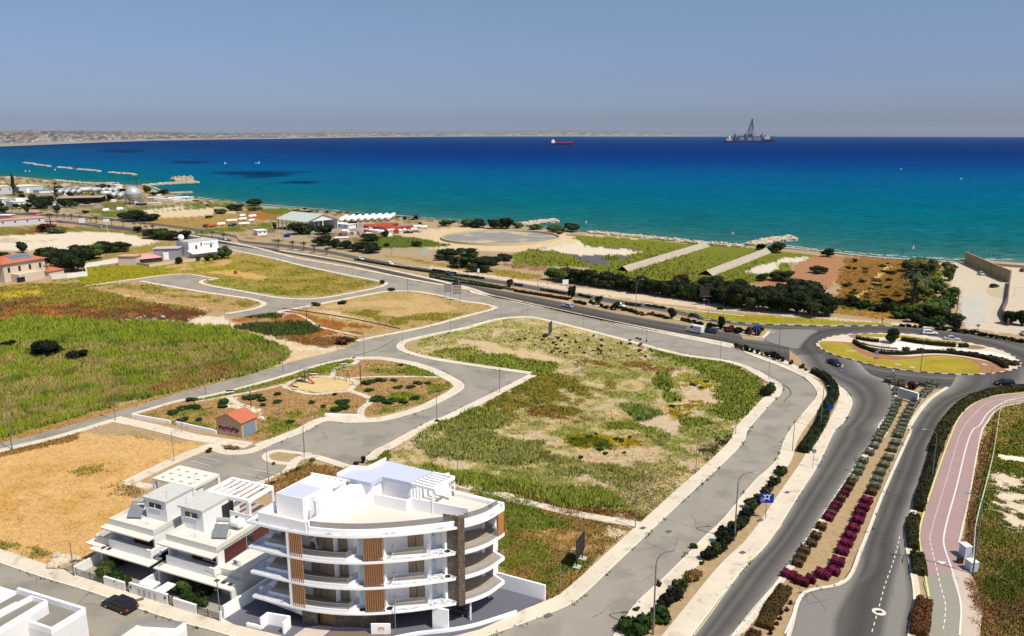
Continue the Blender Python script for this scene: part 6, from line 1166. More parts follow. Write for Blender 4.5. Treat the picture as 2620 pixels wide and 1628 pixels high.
for i, (a, c, z, h) in enumerate(((-17.2, .6, 6.33, 1.9), (-8.2, .5, 6.33, 2.0), (-15.6, 8.2, 9.62, 1.6), (-15.7, 3.0, 9.62, 1.0), (-18.9, 2.6, 9.62, .9), (-11.8, 2.8, 9.62, .8))):
 T = thing('antenna', ['thin aerial on the left villa lower roof','thin aerial on the right villa lower roof','aerial at the back of the left stair room roof','short aerial at the right front of the left stair room roof','short aerial at the left front of the left stair room roof','short aerial on the right stair room roof'][i], 'aerial', (*VP(O2, a, c), z))
 q = MB(); q.tube([(0,0,0),(0,0,h)], .025, 5); q.bar((-.2,0,h*.85),(.2,0,h*.85), .02, .02); q.build('mast', M_STEEL, T)
# street front of the villas
C0 = -5.8
def fwall(a0, a1, h, label, c=C0): q = MB(); vbox(q, O2, a0, a1, c-.15, c+.15, 0, h); return tag(q.build('garden_wall', M_WHITE), label, 'wall', 'garden walls of the villas')
fwall(-18.9, -14.9, 1.35, 'white garden wall in front of the left villa planting'); fwall(-6.2, -2.3, 1.35, 'white garden wall in front of the right villa planting'); fwall(1.55, 1.85, 1.5, 'short white wall pier at the lamp right of the right villa gate')
mw = fwall(-14.1, -7.2, 1.6, 'long white wall with letter boxes between the two villa entrances'); q = MB()
for i in range(4): vbox(q, O2, -12.4+i*.95, -11.9+i*.95, C0-.19, C0-.15, .4, 1.3)
q.build('mail_box', mat('pale_grey_metal', (.45,.45,.44), .5), mw)
q = MB(); vbox(q, O2, -13.9, -13.6, C0-.19, C0-.15, .9, 1.25); vbox(q, O2, -7.7, -7.4, C0-.19, C0-.15, .9, 1.25); q.build('intercom', M_DARK, mw)
q = MB(); q.prism([VP(O2,-12.6,-5.6), VP(O2,-10.2,-5.6), VP(O2,-10.2,-4.2), VP(O2,-12.6,-4.2)], 1.5, 1.7); q.prism([VP(O2,-9.5,-5.6), VP(O2,-8.0,-5.6), VP(O2,-8.0,-3.6), VP(O2,-9.5,-3.6)], 1.45, 1.62); tag(q.build('refuse_roof', M_BRIGHT), 'white flat covers just behind the letter box wall', 'cover')
q = MB(); vbox(q, O2, -12.6, -12.3, -5.5, 2.2, 0, 1.9); tag(q.build('garden_wall', M_WHITE), 'white dividing wall running back between the two villas', 'wall', 'garden walls of the villas')
q = MB(); vbox(q, O2, -24.9, -24.6, -5.9, 1.0, 0, 1.4); tag(q.build('garden_wall', M_WHITE), 'white side wall along the left edge of the left villa plot', 'wall', 'garden walls of the villas')
def gate(a0, a1, h, label):
 T = thing('gate', label, 'gate', VP(O2, (a0+a1)/2, C0), world=True); n = max(3, int(h/.16)); q = MB()
 for i in range(n): z = .12+i*(h-.15)/n; q.bar((*VP(O2, a0, C0), z),(*VP(O2, a1, C0), z), .03, .07)
 q.build('slats', M_POLE if (a1-a0) > 2 else M_BLACK, T); q = MB()
 for a in ((a0, (a0+a1)/2, a1) if a1-a0 > 2 else (a0, a1)): q.tube([(*VP(O2, a, C0), 0),(*VP(O2, a, C0), h)], .05, 6)
 q.build('gate_frame', M_BLACK, T)
gate(-24.5, -19.0, 1.3, 'wide slatted driveway gate of the left villa'); gate(-14.8, -14.2, 1.5, 'narrow dark gate left of the letter box wall'); gate(-7.1, -6.3, 1.5, 'narrow dark gate right of the letter box wall'); gate(-2.2, 1.4, 1.3, 'wide slatted driveway gate of the right villa')
b = MB()
b.prism([VP(O2, -24.6, -5.6), VP(O2, 1.5, -5.6), VP(O2, 1.5, 14), VP(O2, -24.6, 14)], 0.0, .06); struct(b, 'villa_yard', mat('yard_paving', (.30,.28,.24), .9, .1, .08, 2.))
for i, (a, c, r_, h, kd, lb) in enumerate(((-20.0,-4.6,1.5,2.6,'green','green garden shrub at the left end of the left villa planting'),(-18.2,-4.7,1.3,1.9,'gbush','green garden shrub behind the left villa wall, middle'),(-16.4,-4.7,1.2,1.7,'bush','dark garden shrub behind the left villa wall, right'),(-21.3,-1.5,1.3,2.4,'dark','dark tree under the left villa canopy'),(-8.8,-2.9,1.4,1.9,'bush','dark shrub left in the right villa garden'),(-6.8,-3.4,1.5,2.0,'green','green shrub in the middle of the right villa garden'),(-5.0,-4.3,1.3,1.7,'gbush','green shrub close behind the right villa wall'),(-3.4,-4.4,1.2,1.5,'bush','shrub near the gate in the right villa garden'),(-4.2,-2.4,1.3,1.8,'dark','dark shrub deep in the right villa garden'))):
 tree('garden_shrub', VP(O2, a, c), r_, h, kd, lb, cat='shrub', trunk=False)
# two white buildings cut by the bottom edge
def wp(z, x, y, h): return G(z, x, y, h)
T = thing('flat_roofed_building', 'white flat roofed building cut off by the lower left corner', 'building', (-60, 76, 0), world=True)
A, B_, C_, D_ = wp('C3',240,500,7.2), wp('C3',1065,752,7.2), wp('C3',565,1000,7.2), wp('C3',-700,900,7.2)
dx, dy = B_[0]-A[0], B_[1]-A[1]; l = math.hypot(dx, dy); ux, uy = dx/l, dy/l; NV = (uy, -ux)          # towards the viewer
A2 = (A[0]-ux*22, A[1]-uy*22); K = 5.2
Bf = (B_[0]+NV[0]*4.4, B_[1]+NV[1]*4.4)
q = MB(); q.prism([A2, (B_[0], B_[1]), Bf, (A2[0]+NV[0]*4.4, A2[1]+NV[1]*4.4)], 0, 6.5); q.prism([(B_[0], B_[1]), (B_[0]+ux*1.1, B_[1]+uy*1.1), (B_[0]+ux*1.1+NV[0]*1.2, B_[1]+uy*1.1+NV[1]*1.2), (B_[0]+NV[0]*1.2, B_[1]+NV[1]*1.2)], 0, 6.4) if False else None; q.build('wall', M_WHITE, T)
q = MB(); q.ribbon([A, B_, Bf, (Bf[0]-ux*5.6, Bf[1]-uy*5.6)], .35, 6.5, 7.2, -1); q.build('parapet', M_BRIGHT, T)
q = MB(); q.sheet([A, B_, Bf, (A[0]+NV[0]*4.4, A[1]+NV[1]*4.4)], 6.53); q.build('roof_deck', mat('grey_membrane', (.21,.195,.17), .9, .1, .06, 2.), T)
r1, r2, r3, r4 = wp('C3',385,600,8.2), wp('C3',590,662,8.2), wp('C3',-20,1030,8.2), wp('C3',-300,960,8.2)
q = MB(); P_ = [r1, r2, (r2[0]+NV[0]*4.9, r2[1]+NV[1]*4.9), (r1[0]-ux*16+NV[0]*4.9, r1[1]-uy*16+NV[1]*4.9), (r1[0]-ux*16, r1[1]-uy*16)]; q.prism([(p[0], p[1]) for p in (r1, r2)]+[r3, r4], 0, 7.6); q.build('raised_wing', M_WHITE, T)
q = MB(); q.ribbon([r4, r1, r2, r3], .28, 7.6, 8.2, -1); q.build('parapet', M_BRIGHT, T); q = MB(); q.sheet([r1, r2, r3, r4], 7.64); q.build('roof_deck', MT['grey_membrane'], T)
q = MB(); q.bar((*wp('C3',-20,800,7.9), 7.75), (*wp('C3',210,680,7.9), 7.75), .35, .2); q.build('roof_curb', M_BRIGHT, T)
T = thing('flat_roofed_building', 'white building at the bottom edge with a glass roof balustrade', 'building', (-42, 76, 0), world=True)
g1, g2, g3, g4 = wp('C3',1710,880,6.4), wp('C3',2320,950,6.0), wp('C3',2075,1110,6.0), wp('C3',1370,1110,6.4)
q = MB(); q.prism([g1, g2, (g2[0]+NV[0]*9, g2[1]+NV[1]*9), (g1[0]+NV[0]*9, g1[1]+NV[1]*9)], 0, 5.3); q.build('wall', M_WHITE, T)
q = MB(); q.ribbon([g2, (g2[0]+NV[0]*9, g2[1]+NV[1]*9)], .4, 5.3, 6.0, -1); q.build('parapet', M_BRIGHT, T)
q = MB(); q.ribbon([(g1[0]+NV[0]*9, g1[1]+NV[1]*9), g1, g2], .04, 5.3, 6.3, -1); q.build('glass_balustrade', M_GLASS, T)
i1, i2 = wp('C3',1710,968,6.3), wp('C3',2085,1105,6.3)
q = MB(); q.prism([i1, i2, (i2[0]+NV[0]*7, i2[1]+NV[1]*7), (i1[0]+NV[0]*7, i1[1]+NV[1]*7)], 5.3, 6.3); q.build('raised_roof', M_CREAMW, T)
# ---------------- cars ----------------
M_TYRE = mat('tyre_rubber', (.012,.012,.012), .9, .1); M_RIM = mat('wheel_rim', (.45,.45,.46), .35, .5, metal=.6)
M_RED = mat('red_lamp', (.55,.02,.02), .3, .5); M_LAMPG = mat('headlamp_glass', (.75,.75,.72), .15, .6)
def car(name, label, at, rz, paint, kind='hatch', group=None, cat='car', L=4.4, W=1.8, Hh=1.5):
 """x forward; body lofted from side profile, cabin narrower at the top"""
 m = mat('car_paint_'+str(paint).replace(' ', ''), paint, .22, .6)
 T = thing(name, label, cat, (at[0], at[1], .03), rz, group); h = Hh
 hl = L/2
 if kind == 'van': low = [(-hl,.35),(-hl,h*.98),(-hl+.1,h),(hl*.35,h),(hl*.62,h*.62),(hl*.95,h*.5),(hl,.35)]; cab = None
 else:
  low = [(-hl,.38),(-hl,.72),(-hl+.12,h*.60),(hl*.45,h*.60),(hl*.92,h*.50),(hl,.62),(hl,.34)]
  cab = {'hatch':[(-hl+.12,h*.6),(-hl+.45,h*.96),(-hl+.8,h),(hl*.0,h),(hl*.48,h*.6)], 'sedan':[(-hl+.75,h*.6),(-hl+1.3,h*.97),(-.2,h),(.25,h*.98),(hl*.5,h*.6)], 'suv':[(-hl+.05,h*.6),(-hl+.3,h*.97),(-hl+.6,h),(hl*.1,h),(hl*.5,h*.6)]}[kind]
 q = MB(); n = len(low); wd = W/2
 def loft(q, prof, w0, w1, z0):
  o = len(q.v); n = len(prof); zm = max(p[1] for p in prof)
  for s_ in (-1, 1):
   for x, z in prof: f = (z-z0)/(zm-z0+1e-6); q.v.append((x, s_*(w0+(w1-w0)*max(0, f)), z))
  q.f += [tuple(o+i for i in range(n)), tuple(o+n+i for i in range(n))[::-1]]+[(o+i, o+n+i, o+n+(i+1) % n, o+(i+1) % n) for i in range(n)]
  q.f = [f[::-1] if k >= len(q.f)-n-2 else f for k, f in enumerate(q.f)]
 loft(q, low, wd, wd*.93 if kind != 'van' else wd*.9, .4)
 if cab: loft(q, cab, wd*.9, wd*.72, h*.6)
 q.build('body', m, T, bevel=.05)
 g = MB(); zw = h*.6 if cab else h*.6
 if cab:
  (xa, _),(xb, _),(xe, _) = cab[0], cab[1], cab[-1]; xt = cab[-2][0]; y0, y1 = wd*.9, wd*.76
  for s_ in (-1, 1): g.quad((xa+.35, s_*(y0+.0), zw+.06),(xe-.3, s_*(y0+.0), zw+.06),(xt-.05, s_*(y1+.01), h*.93),(xb+.25, s_*(y1+.01), h*.93))
  g.quad((xe-.02, -y0*.88, zw+.05),(xe-.02, y0*.88, zw+.05),(xt+.06, y1*.9, h*.95),(xt+.06, -y1*.9, h*.95)); g.quad((xa-.02, -y0*.85, zw+.08),(xa-.02, y0*.85, zw+.08),(xb-.05, y1*.88, h*.92),(xb-.05, -y1*.88, h*.92))
 else:
  g.quad((hl*.63, -wd*.8, h*.64),(hl*.63, wd*.8, h*.64),(hl*.38, wd*.8, h*.96),(hl*.38, -wd*.8, h*.96))
  for s_ in (-1, 1): g.quad((hl*.1, s_*wd*.96, h*.62),(hl*.52, s_*wd*.96, h*.62),(hl*.33, s_*wd*.93, h*.92),(hl*.1, s_*wd*.93, h*.92))
 g.build('windows', M_DARK, T)
 for i, (x, s_) in enumerate(((hl*.62, -1),(hl*.62, 1),(-hl*.62, -1),(-hl*.62, 1))):
  w_ = MB(); w_.tube([(x, s_*(wd-.2), .32),(x, s_*(wd+.01), .32)], .32, 14); wo = w_.build('wheel', M_TYRE, T)
  r_ = MB(); r_.tube([(x, s_*(wd-.02), .32),(x, s_*(wd+.03), .32)], .19, 10); r_.build('rim', M_RIM, wo)
 for s_ in (-1, 1):
  a = MB(); a.box(hl-.06, hl+.015, s_*wd*.72-.2, s_*wd*.72+.2, .58, .72); a.build('headlight', M_LAMPG, T)
  a = MB(); a.box(-hl-.015, -hl+.05, s_*wd*.78-.15, s_*wd*.78+.15, .68, .9); a.build('tail_light', M_RED, T)
 return T
def dirz(z, x0, y0, x1, y1): a, b_ = G(z, x0, y0), G(z, x1, y1); return math.atan2(b_[1]-a[1], b_[0]-a[0])
BLK = (.010,.010,.012); WHT = (.72,.72,.72); NAV = (.02,.03,.06); SIL = (.40,.41,.43); DGR = (.06,.06,.065)
STRD = math.atan2(VX.y, VX.x)
car('parked_car', 'black car parked on the street before the two white villas', G('C3',1500,760), STRD+math.pi-.06, BLK, 'suv', L=4.9, W=1.95, Hh=1.6)
car('parked_car', 'dark grey car with red tail lights under the apartment building', G('B4',1210,905), 2.75, DGR, 'hatch', L=4.1, W=1.75, Hh=1.5)
near_d = dirz('M3',840,210,1700,370)
car('moving_car', 'silver hatchback on the near carriageway below the median trees', G('U3',1070,812), near_d+math.pi, SIL, 'hatch')
car('moving_car', 'dark blue car partly behind the twin billboards', G('U3',210,640), near_d+math.pi, NAV, 'hatch')
car('moving_car', 'dark car following the white delivery van', G('U3',2180,1008), near_d+math.pi, NAV, 'suv', L=4.6)
v = car('delivery_van', 'white delivery van with orange lettering on its side', G('U3',2062,1008), near_d+math.pi, WHT, 'van', cat='van', L=5.4, W=2.0, Hh=2.4)
q = MB()
for i in range(5): q.box(-2.0+i*.5, -1.65+i*.5, .965, .975, 1.55, 1.95)
q.box(-2.0, .3, .965, .975, 1.1, 1.3); q.build('lettering', mat('orange_letters', (.55,.20,.04), .6), v)
far_d = dirz('U3',1100,700,1900,840)
for z, x, y, c_, kd, lb in (('U2',1465,645,WHT,'sedan','white car on the far carriageway, nearest the side road'),('U2',1730,688,WHT,'suv','white car on the far carriageway left of the dark pickup'),('U3',150,565,NAV,'suv','dark car on the far carriageway near the lamp'),('U3',1475,808,WHT,'suv','white car on the far carriageway behind the median shrubs'),('U3',2065,895,NAV,'suv','dark car with a pale bonnet on the far carriageway by the lawn'),('U4',55,895,NAV,'sedan','dark car on the near carriageway at the median tip'),('U1',2320,790,WHT,'hatch','white car far up the dual carriageway')):
 if lb.startswith('dark car on the near'): continue
 car('moving_car', lb, G(z, x, y), far_d, c_, kd)
car('moving_car', 'white car rounding the far side of the roundabout', G('N1',1345,118), -.22, WHT, 'suv')
car('moving_car', 'silver saloon behind the white car on the far side of the roundabout', G('N1',1600,188), -.30, SIL, 'sedan')
car('moving_car', 'dark pickup entering from the left of the roundabout island', G('N1',245,465), dirz('N1',180,420,360,500), BLK, 'sedan', L=5)
car('moving_car', 'black car on the right near side of the roundabout', G('N1',2200,700), math.pi-.1+6.4-6.28, BLK, 'suv')
car('parked_car', 'black car parked at the top of the beach road', G('N8',245,285), -.9, BLK, 'suv')
car('parked_car', 'silver car parked against the long wall', G('N8',690,400), dirz('N8',420,230,860,420), SIL, 'sedan')
car('parked_car', 'black car parked on the pale yard near the wall corner', G('N8',905,602), .5, BLK, 'hatch')
car('parked_car', 'dark red car cut off at the right edge of the walled yard', G('N8',1392,350), .3, (.15,.01,.015), 'hatch')
car('parked_car', 'white car cut off at the right edge beyond the roundabout', G('N8',1398,1370), 1.2, WHT, 'hatch')
# ---------------- street lamps ----------------
LH = {}
def lamp_mesh(kind):
 if kind in LH: return LH[kind]
 parts = []
 if kind == 'curved':        # unit: 10 m pole, arm to +x
  b = MB(); b.tube([(0,0,0),(0,0,.35)], .13, 8); b.tube([(0,0,.3),(0,0,8.6)], [.11,.08], 8); b.tube([(0,0,8.5),(.12,0,9.2),(.55,0,9.75),(1.2,0,9.98),(2.1,0,10.05)], .06, 6); parts.append(('pole', b, M_POLE))
  b = MB(); b.add([(1.95,-.12,9.98),(2.7,-.13,10.02),(2.7,.13,10.02),(1.95,.12,9.98),(1.95,-.06,10.12),(2.65,-.07,10.12),(2.65,.07,10.12),(1.95,.06,10.12)], [(3,2,1,0),(4,5,6,7),(0,1,5,4),(1,2,6,5),(2,3,7,6),(3,0,4,7)]); parts.append(('lamp_head', b, M_STEEL))
 elif kind == 'double':
  b = MB(); b.tube([(0,0,0),(0,0,.35)], .16, 8); b.tube([(0,0,.3),(0,0,8.6)], [.11,.07], 8)
  for s_ in (-1, 1): b.tube([(0,0,8.5),(s_*.2,0,9.2),(s_*.9,0,9.8),(s_*1.8,0,10.0)], .045, 6)
  parts.append(('pole', b, M_POLE))
  for s_ in (-1, 1): b = MB(); b.box(min(s_*1.7, s_*2.6), max(s_*1.7, s_*2.6), -.13, .13, 9.95, 10.1); parts.append(('lamp_head', b, M_STEEL))
 elif kind == 'straight':
  b = MB(); b.tube([(0,0,0),(0,0,.3)], .1, 8); b.tube([(0,0,.3),(0,0,9.6)], [.11,.07], 8); b.tube([(0,0,9.55),(.3,0,9.85),(.8,0,9.95)], .03, 5); parts.append(('pole', b, M_POLE))
  b = MB(); b.box(.7, 1.25, -.11, .11, 9.9, 10.0); parts.append(('lamp_head', b, M_STEEL))
 LH[kind] = [(n, mesh_only(mb, None, m, n) if False else _mk(mb, n, m), m) for n, mb, m in parts]; return LH[kind]
def _mk(mb, n, m): o = mb.build(n, m); me = o.data; bpy.data.objects.remove(o); return me
def lamp(z, x, y, ytop, kind, ang, label, group='street lamps', z0=.12):
 at = G(z, x, y); h = topz(at, S(z, x, ytop)[1]); s_ = h/10
 T = thing('street_lamp', label, 'street lamp', (at[0], at[1], 0), ang, group); T.scale = (max(s_, .75) if kind != 'straight' else s_, s_ if kind == 'straight' else max(s_, .75), s_)
 for n, me, m in lamp_mesh(kind): o = bpy.data.objects.new(n, me); COL.objects.link(o); o.parent = T
 return T
def toward(z, x, y, x2, y2): return dirz(z, x, y, x2, y2)
SD = 'service road'
lamp('V3',1205,1500,898,'curved',.15,'tall lamp at the bottom centre between service road and paved verge'); lamp('V3',1800,815,320,'curved',.15,'tall lamp just left of the blue direction sign')
lamp('M4',660,1500,1255,'curved',.15,'lamp on the verge above the blue direction sign'); lamp('M4',868,1325,1010,'straight',.15,'lamp post inside the bend hedge beside the small blue sign')
lamp('V3',522,1210,885,'curved',.2,'lamp on the pavement below the dark billboard'); lamp('V3',1075,720,445,'curved',.2,'lamp where the footpath meets the service road'); lamp('V3',1517,325,72,'curved',.2,'lamp on the big field side of the service road, third up'); lamp('M3',1970,1040,870,'straight',.2,'lamp on the big field side near the corner bush')
lamp('V2',1637,300,25,'straight',1.2,'lamp at the left end of the footpath behind the apartment building'); lamp('C2',592,1482,1045,'curved',STRD+math.pi/2+1.5,'lamp standing before the driveway gate of the right villa'); lamp('V1',545,1075,795,'curved',STRD-1.6,'lamp left of the left villa gate beside the rubble')
lamp('V1',1277,230,0,'straight',STRD+1.2,'lamp on the pavement along the tan lot'); lamp('V1',90,148,-260,'straight',1.2,'lamp at the left edge beside the reed road'); lamp('V2',250,243,3,'straight',2.6,'lamp standing in the car park corner'); lamp('V2',512,62,-130,'straight',2.2,'lamp at the teardrop shaped kerb')
lamp('M1',1290,1510,1320,'curved',.6,'lamp between the tan lot and the graffiti hut path') if False else None
lamp('M1',860,1270,1035,'curved',2.6,'lamp at the corner of the hut path and the reed road'); lamp('M1',1530,1075,865,'curved',2.6,'lamp on the reed road beside the park bench'); lamp('M1',1355,1360,1180,'straight',.6,'lamp on the path left of the graffiti hut'); lamp('M2',653,915,735,'curved',2.6,'lamp on the reed road near the dirt track'); lamp('M2',1257,800,605,'straight',2.6,'lamp at the top corner of the park'); lamp('M2',1797,1275,1040,'curved',2.6,'lamp beside the curved road right of the park'); lamp('M2',812,1512,1260,'curved',.6,'lamp on the plaza edge below the park')
lamp('M2',1540,700,590,'straight',.6,'lamp on the rounded corner of the big field'); lamp('M2',1900,600,450,'straight',.6,'lamp along the road above the big field corner')
lamp('M3',450,770,600,'curved',2.6,'lamp at the cul-de-sac beside the big field'); lamp('M3',290,572,425,'straight',2.6,'lamp on the pavement above the cul-de-sac'); lamp('M3',458,285,180,'straight',1.2,'lamp at the junction corner of the big field'); lamp('M3',400,215,135,'straight',1.2,'lamp on the tip of the twin billboard lot'); lamp('M3',632,275,150,'straight',1.2,'lamp at the top edge of the big field, left'); lamp('M3',988,340,245,'straight',1.2,'lamp at the top edge of the big field, middle'); lamp('M3',1397,432,290,'straight',1.2,'lamp at the top edge of the big field, right'); lamp('M3',1872,550,395,'straight',1.2,'lamp before the bend of the service road')
lamp('M4',483,965,805,'straight',.6,'lamp near the corner bush at the bend'); lamp('M4',125,805,640,'straight',.6,'lamp on the service road left of the bend') if False else None
lamp('U2',692,630,570,'straight',1.2,'service road lamp, first from the restaurant'); lamp('U2',887,670,590,'straight',1.2,'service road lamp, second from the restaurant'); lamp('U2',1122,722,650,'straight',1.2,'service road lamp, third from the restaurant'); lamp('U2',1398,785,685,'straight',1.2,'service road lamp, fourth from the restaurant'); lamp('U2',1678,828,740,'straight',1.2,'service road lamp by the tip of the dry lot'); lamp('U2',1888,925,755,'straight',1.2,'lamp left of the twin billboards'); lamp('U2',467,600,520,'straight',1.2,'lamp at the restaurant end of the service road')
lamp('U2',104,830,712,'straight',1.2,'lamp at the end of the upper cul-de-sac'); lamp('U2',597,1028,935,'straight',1.2,'lamp at the inner corner of the upper road'); lamp('U2',1115,965,880,'straight',1.2,'lamp on the lower edge of the dry lot, left'); lamp('U2',1390,912,800,'straight',1.2,'lamp on the lower edge of the dry lot, right')
lamp('U3',228,585,392,'curved',.4,'lamp beyond the far carriageway before the dark trees'); lamp('U2',1745,600,490,'curved',.4,'lamp at the side road by the reeds'); lamp('U3',838,700,545,'straight',.4,'lamp in the median left of the spindly tree'); lamp('U3',1602,832,595,'double',.3,'twin armed lamp in front of the dark tree belt'); lamp('U3',2165,880,750,'curved',3.3,'lamp on the roadside lawn near the dark billboard'); lamp('U2',340,510,400,'straight',.4,'lamp in the median near the restaurant')
lamp('U4',815,790,690,'straight',.6,'lamp on the long lawn strip'); lamp('N3',905,895,350,'straight',.6,'tall lamp in the verge left of the roundabout'); lamp('N1',1238,545,165,'straight',.6,'white topped lamp on the near lawn of the island') ; lamp('N1',2025,810,480,'straight',2.6,'lamp behind the black car at the roundabout exit'); lamp('N1',1225,680,610,'straight',.6,'short post behind the white median panel') if False else None
lamp('V4',1690,1075,480,'curved',3.0,'lamp right of the pink track whose arm reaches over it') if False else None
lamp('V4',1685,1060,478,'curved',2.9,'lamp beside the pink track near the grey cabinets'); lamp('V4',1760,1620,1400,'curved',2.9,'lamp at the bottom right corner over the track') if False else None
lamp('V4',1385,360,5,'curved',2.9,'lamp rising from the dark hedge over the entry road'); lamp('V2',1182,1380,1060,'straight',0,'green lamp post at the forecourt front beside the emblem board')
# ---------------- signs ----------------
def plate_text(T, txt, size, loc, rot, m, nm='lettering'):
 cu = bpy.data.curves.new(nm, 'FONT'); cu.body = txt; cu.size = size; cu.align_x = 'CENTER'; cu.align_y = 'CENTER'; cu.extrude = .004
 o = bpy.data.objects.new(nm, cu); COL.objects.link(o); dg = bpy.context.evaluated_depsgraph_get(); me = bpy.data.meshes.new_from_object(o.evaluated_get(dg)); bpy.data.objects.remove(o)
 o = bpy.data.objects.new(nm, me); COL.objects.link(o); me.materials.append(m); o.parent = T; o.location = loc; o.rotation_euler = rot
M_BLUE = mat('sign_blue', (.006,.03,.30), .5, .3); M_SW = mat('sign_white', (.75,.75,.75), .5, .3)
def disc(q, x, y, z, r, th=.03, n=20): return q.tube([(x, y-th/2, z), (x, y+th/2, z)], r, n)
def speed(z, x, y, ytop, label):
 at = G(z, x, y); h = topz(at, S(z, x, ytop)[1]); T = thing('speed_sign', label, 'sign', (at[0], at[1], 0), 0, 'round speed signs')
 q = MB(); q.tube([(0,0,0),(0,0,h-.1)], .045, 6); q.build('post', M_STEEL, T); r = .42
 q = MB(); disc(q, 0, -.06, h-r, r); q.build('plate', M_BLACK, T); q = MB(); disc(q, 0, -.08, h-r, r*.78); q.build('face', mat('sign_grey', (.42,.43,.43), .5), T)
 plate_text(T, '30', .52, (0, -.105, h-r),(math.pi/2, 0, 0), M_BLACK)
speed('V4',512,282,140,'round 30 speed sign on the pale pavement left of the exit road'); speed('V4',825,310,198,'round 30 speed sign on the median beside the hedge blocks')
def dirsign(z, x, y, yb, yt, wpx, label, text=True, rz=0):
 at = G(z, x, y); h1 = topz(at, S(z, x, yt)[1]); h0 = topz(at, S(z, x, yb)[1]); w_ = wpx/ZM[z][2]*px2m(at)*(1-h1*SN/(at[1]*CS))
 T = thing('direction_sign', label, 'sign', (at[0], at[1], 0), rz, 'blue direction signs'); q = MB(); q.tube([(0,.03,0),(0,.03,h0+.2)], .06, 6); q.build('post', M_STEEL, T)
 q = MB(); q.box(-w_/2, w_/2, -.05, 0, h0, h1); q.build('plate', M_BLUE, T)
 if text:
  q = MB(); cz = h1-(h1-h0)*.33; r = (h1-h0)*.17
  for i in range(20):
   a0, a1 = 2*math.pi*i/20, 2*math.pi*(i+1)/20; q.quad(*[(rr_*math.cos(a), -.055, cz+rr_*math.sin(a)) for rr_, a in ((r, a0),(r*1.5, a0),(r*1.5, a1),(r, a1))][::-1])
  for a in (.5, 2.6, 4.0, 5.4): q.quad(*[(rr_*math.cos(a+d), -.056, cz+rr_*math.sin(a+d)) for rr_, d in ((r*1.4, -.2),(r*2.7, -.1),(r*2.7, .1),(r*1.4, .2))])
  q.build('roundabout_symbol', M_SW, T)
  q = MB()
  for i in range(3): zz = h0+(h1-h0)*(.2+.16*i); q.quad((-w_*.45, -.055, zz),(-w_*.18, -.055, zz),(-w_*.18, -.055, zz+.05),(-w_*.45, -.055, zz+.05))
  q.build('place_names', M_SW, T)
 return T
dirsign('V3',2028,655,535,468,100,'large blue sign with a roundabout symbol beside the verge planting'); dirsign('M4',935,1268,1185,1150,36,'small blue sign on a post beside the bend hedge', False); dirsign('N3',515,560,430,365,110,'blue sign with its back lit in the median tip shrubs', False)
def roundsign(z, x, y, yd, r_px, tri, blue, label):
 at = G(z, x, y); T = thing('junction_sign', label, 'sign', (at[0], at[1], 0), 0, 'junction signs'); h = topz(at, S(z, x, yd)[1]); r = r_px/ZM[z][2]*px2m(at)
 top = h+r*2.2 if tri else h+r; q = MB(); q.tube([(0,.03,0),(0,.03,top)], .04, 6); q.build('post', M_STEEL, T)
 q = MB(); disc(q, 0, -.03, h, r); q.build('disc', M_BLUE if blue else M_BLACK, T)
 q = MB()
 for k in range(3):
  for i in range(4): a0, a1 = k*2.094+i*.35, k*2.094+(i+1)*.35; q.quad(*[(rr_*math.cos(a), -.055, h+rr_*math.sin(a)) for rr_, a in ((r*.45, a0),(r*.65, a0),(r*.65, a1),(r*.45, a1))][::-1])
 q.build('arrows', M_SW, T)
 if tri:
  z0, z1 = h+r*1.15, h+r*2.5; q = MB(); q.add([(0,-.03,z0),(r*.95,-.03,z1),(-r*.95,-.03,z1),(0,-.01,z0),(r*.95,-.01,z1),(-r*.95,-.01,z1)], [(0,1,2),(5,4,3),(0,3,4,1),(1,4,5,2),(2,5,3,0)]); q.build('triangle', mat('triangle_red', (.30,.10,.14), .5), T)
  q = MB(); q.add([(0,-.035,z0+r*.3),(r*.65,-.035,z1-r*.2),(-r*.65,-.035,z1-r*.2)], [(0,1,2)]); q.build('triangle_face', M_SW, T)
roundsign('N3',1995,1420,1155,38,True,True,'blue round arrow sign under a triangle at the left entry of the roundabout') ; roundsign('N1',915,655,582,26,True,False,'dark round arrow sign under a triangle on the median tip'); roundsign('N1',722,455,325,26,False,True,'blue and white disc sign on the near lawn of the island')
at = G('N1',720,450); q = MB()
for i in range(3): q.box(at[0]-.62+i*.48, at[0]-.3+i*.48, at[1]-.1, at[1]-.05, 1.25, 1.6)
tag(q.build('chevron_board', M_BLACK), 'three small dark arrow boards under the disc sign on the island', 'board')
def board(name, z, x, y, yb, yt, wpx, rz, m, label, cat='billboard', posts=2, frame=None, ribs=0):
 at = G(z, x, y); h1 = topz(at, S(z, x, yt)[1]); h0 = topz(at, S(z, x, yb)[1]); w_ = wpx/ZM[z][2]*px2m(at); T = thing(name, label, cat, (at[0], at[1], 0), rz)
 q = MB(); xs = [0] if posts == 1 else [-w_*.35, w_*.35]
 for xx in xs: q.box(xx-.07, xx+.07, .03, .17, 0, h1-.1 if posts > 1 else h0+.2)
 q.build('posts', frame or M_POLE, T); q = MB(); q.box(-w_/2, w_/2, -.06, .03, h0, h1); q.build('panel', m, T)
 if ribs:
  q = MB()
  for i in range(ribs): xx = -w_/2+w_*(i+.5)/ribs; q.box(xx-.05, xx+.05, -.12, -.06, h0, h1)
  for i in range(3): zz = h0+(h1-h0)*(i+.5)/3; q.box(-w_/2, w_/2, -.15, -.12, zz-.05, zz+.05)
  q.build('ribs', frame or M_POLE, T)
 for xx in xs: q = MB(); q.box(xx-.5, xx+.5, -.5, .5, 0, .35); q.build('footing', M_CONC, T)
 return T
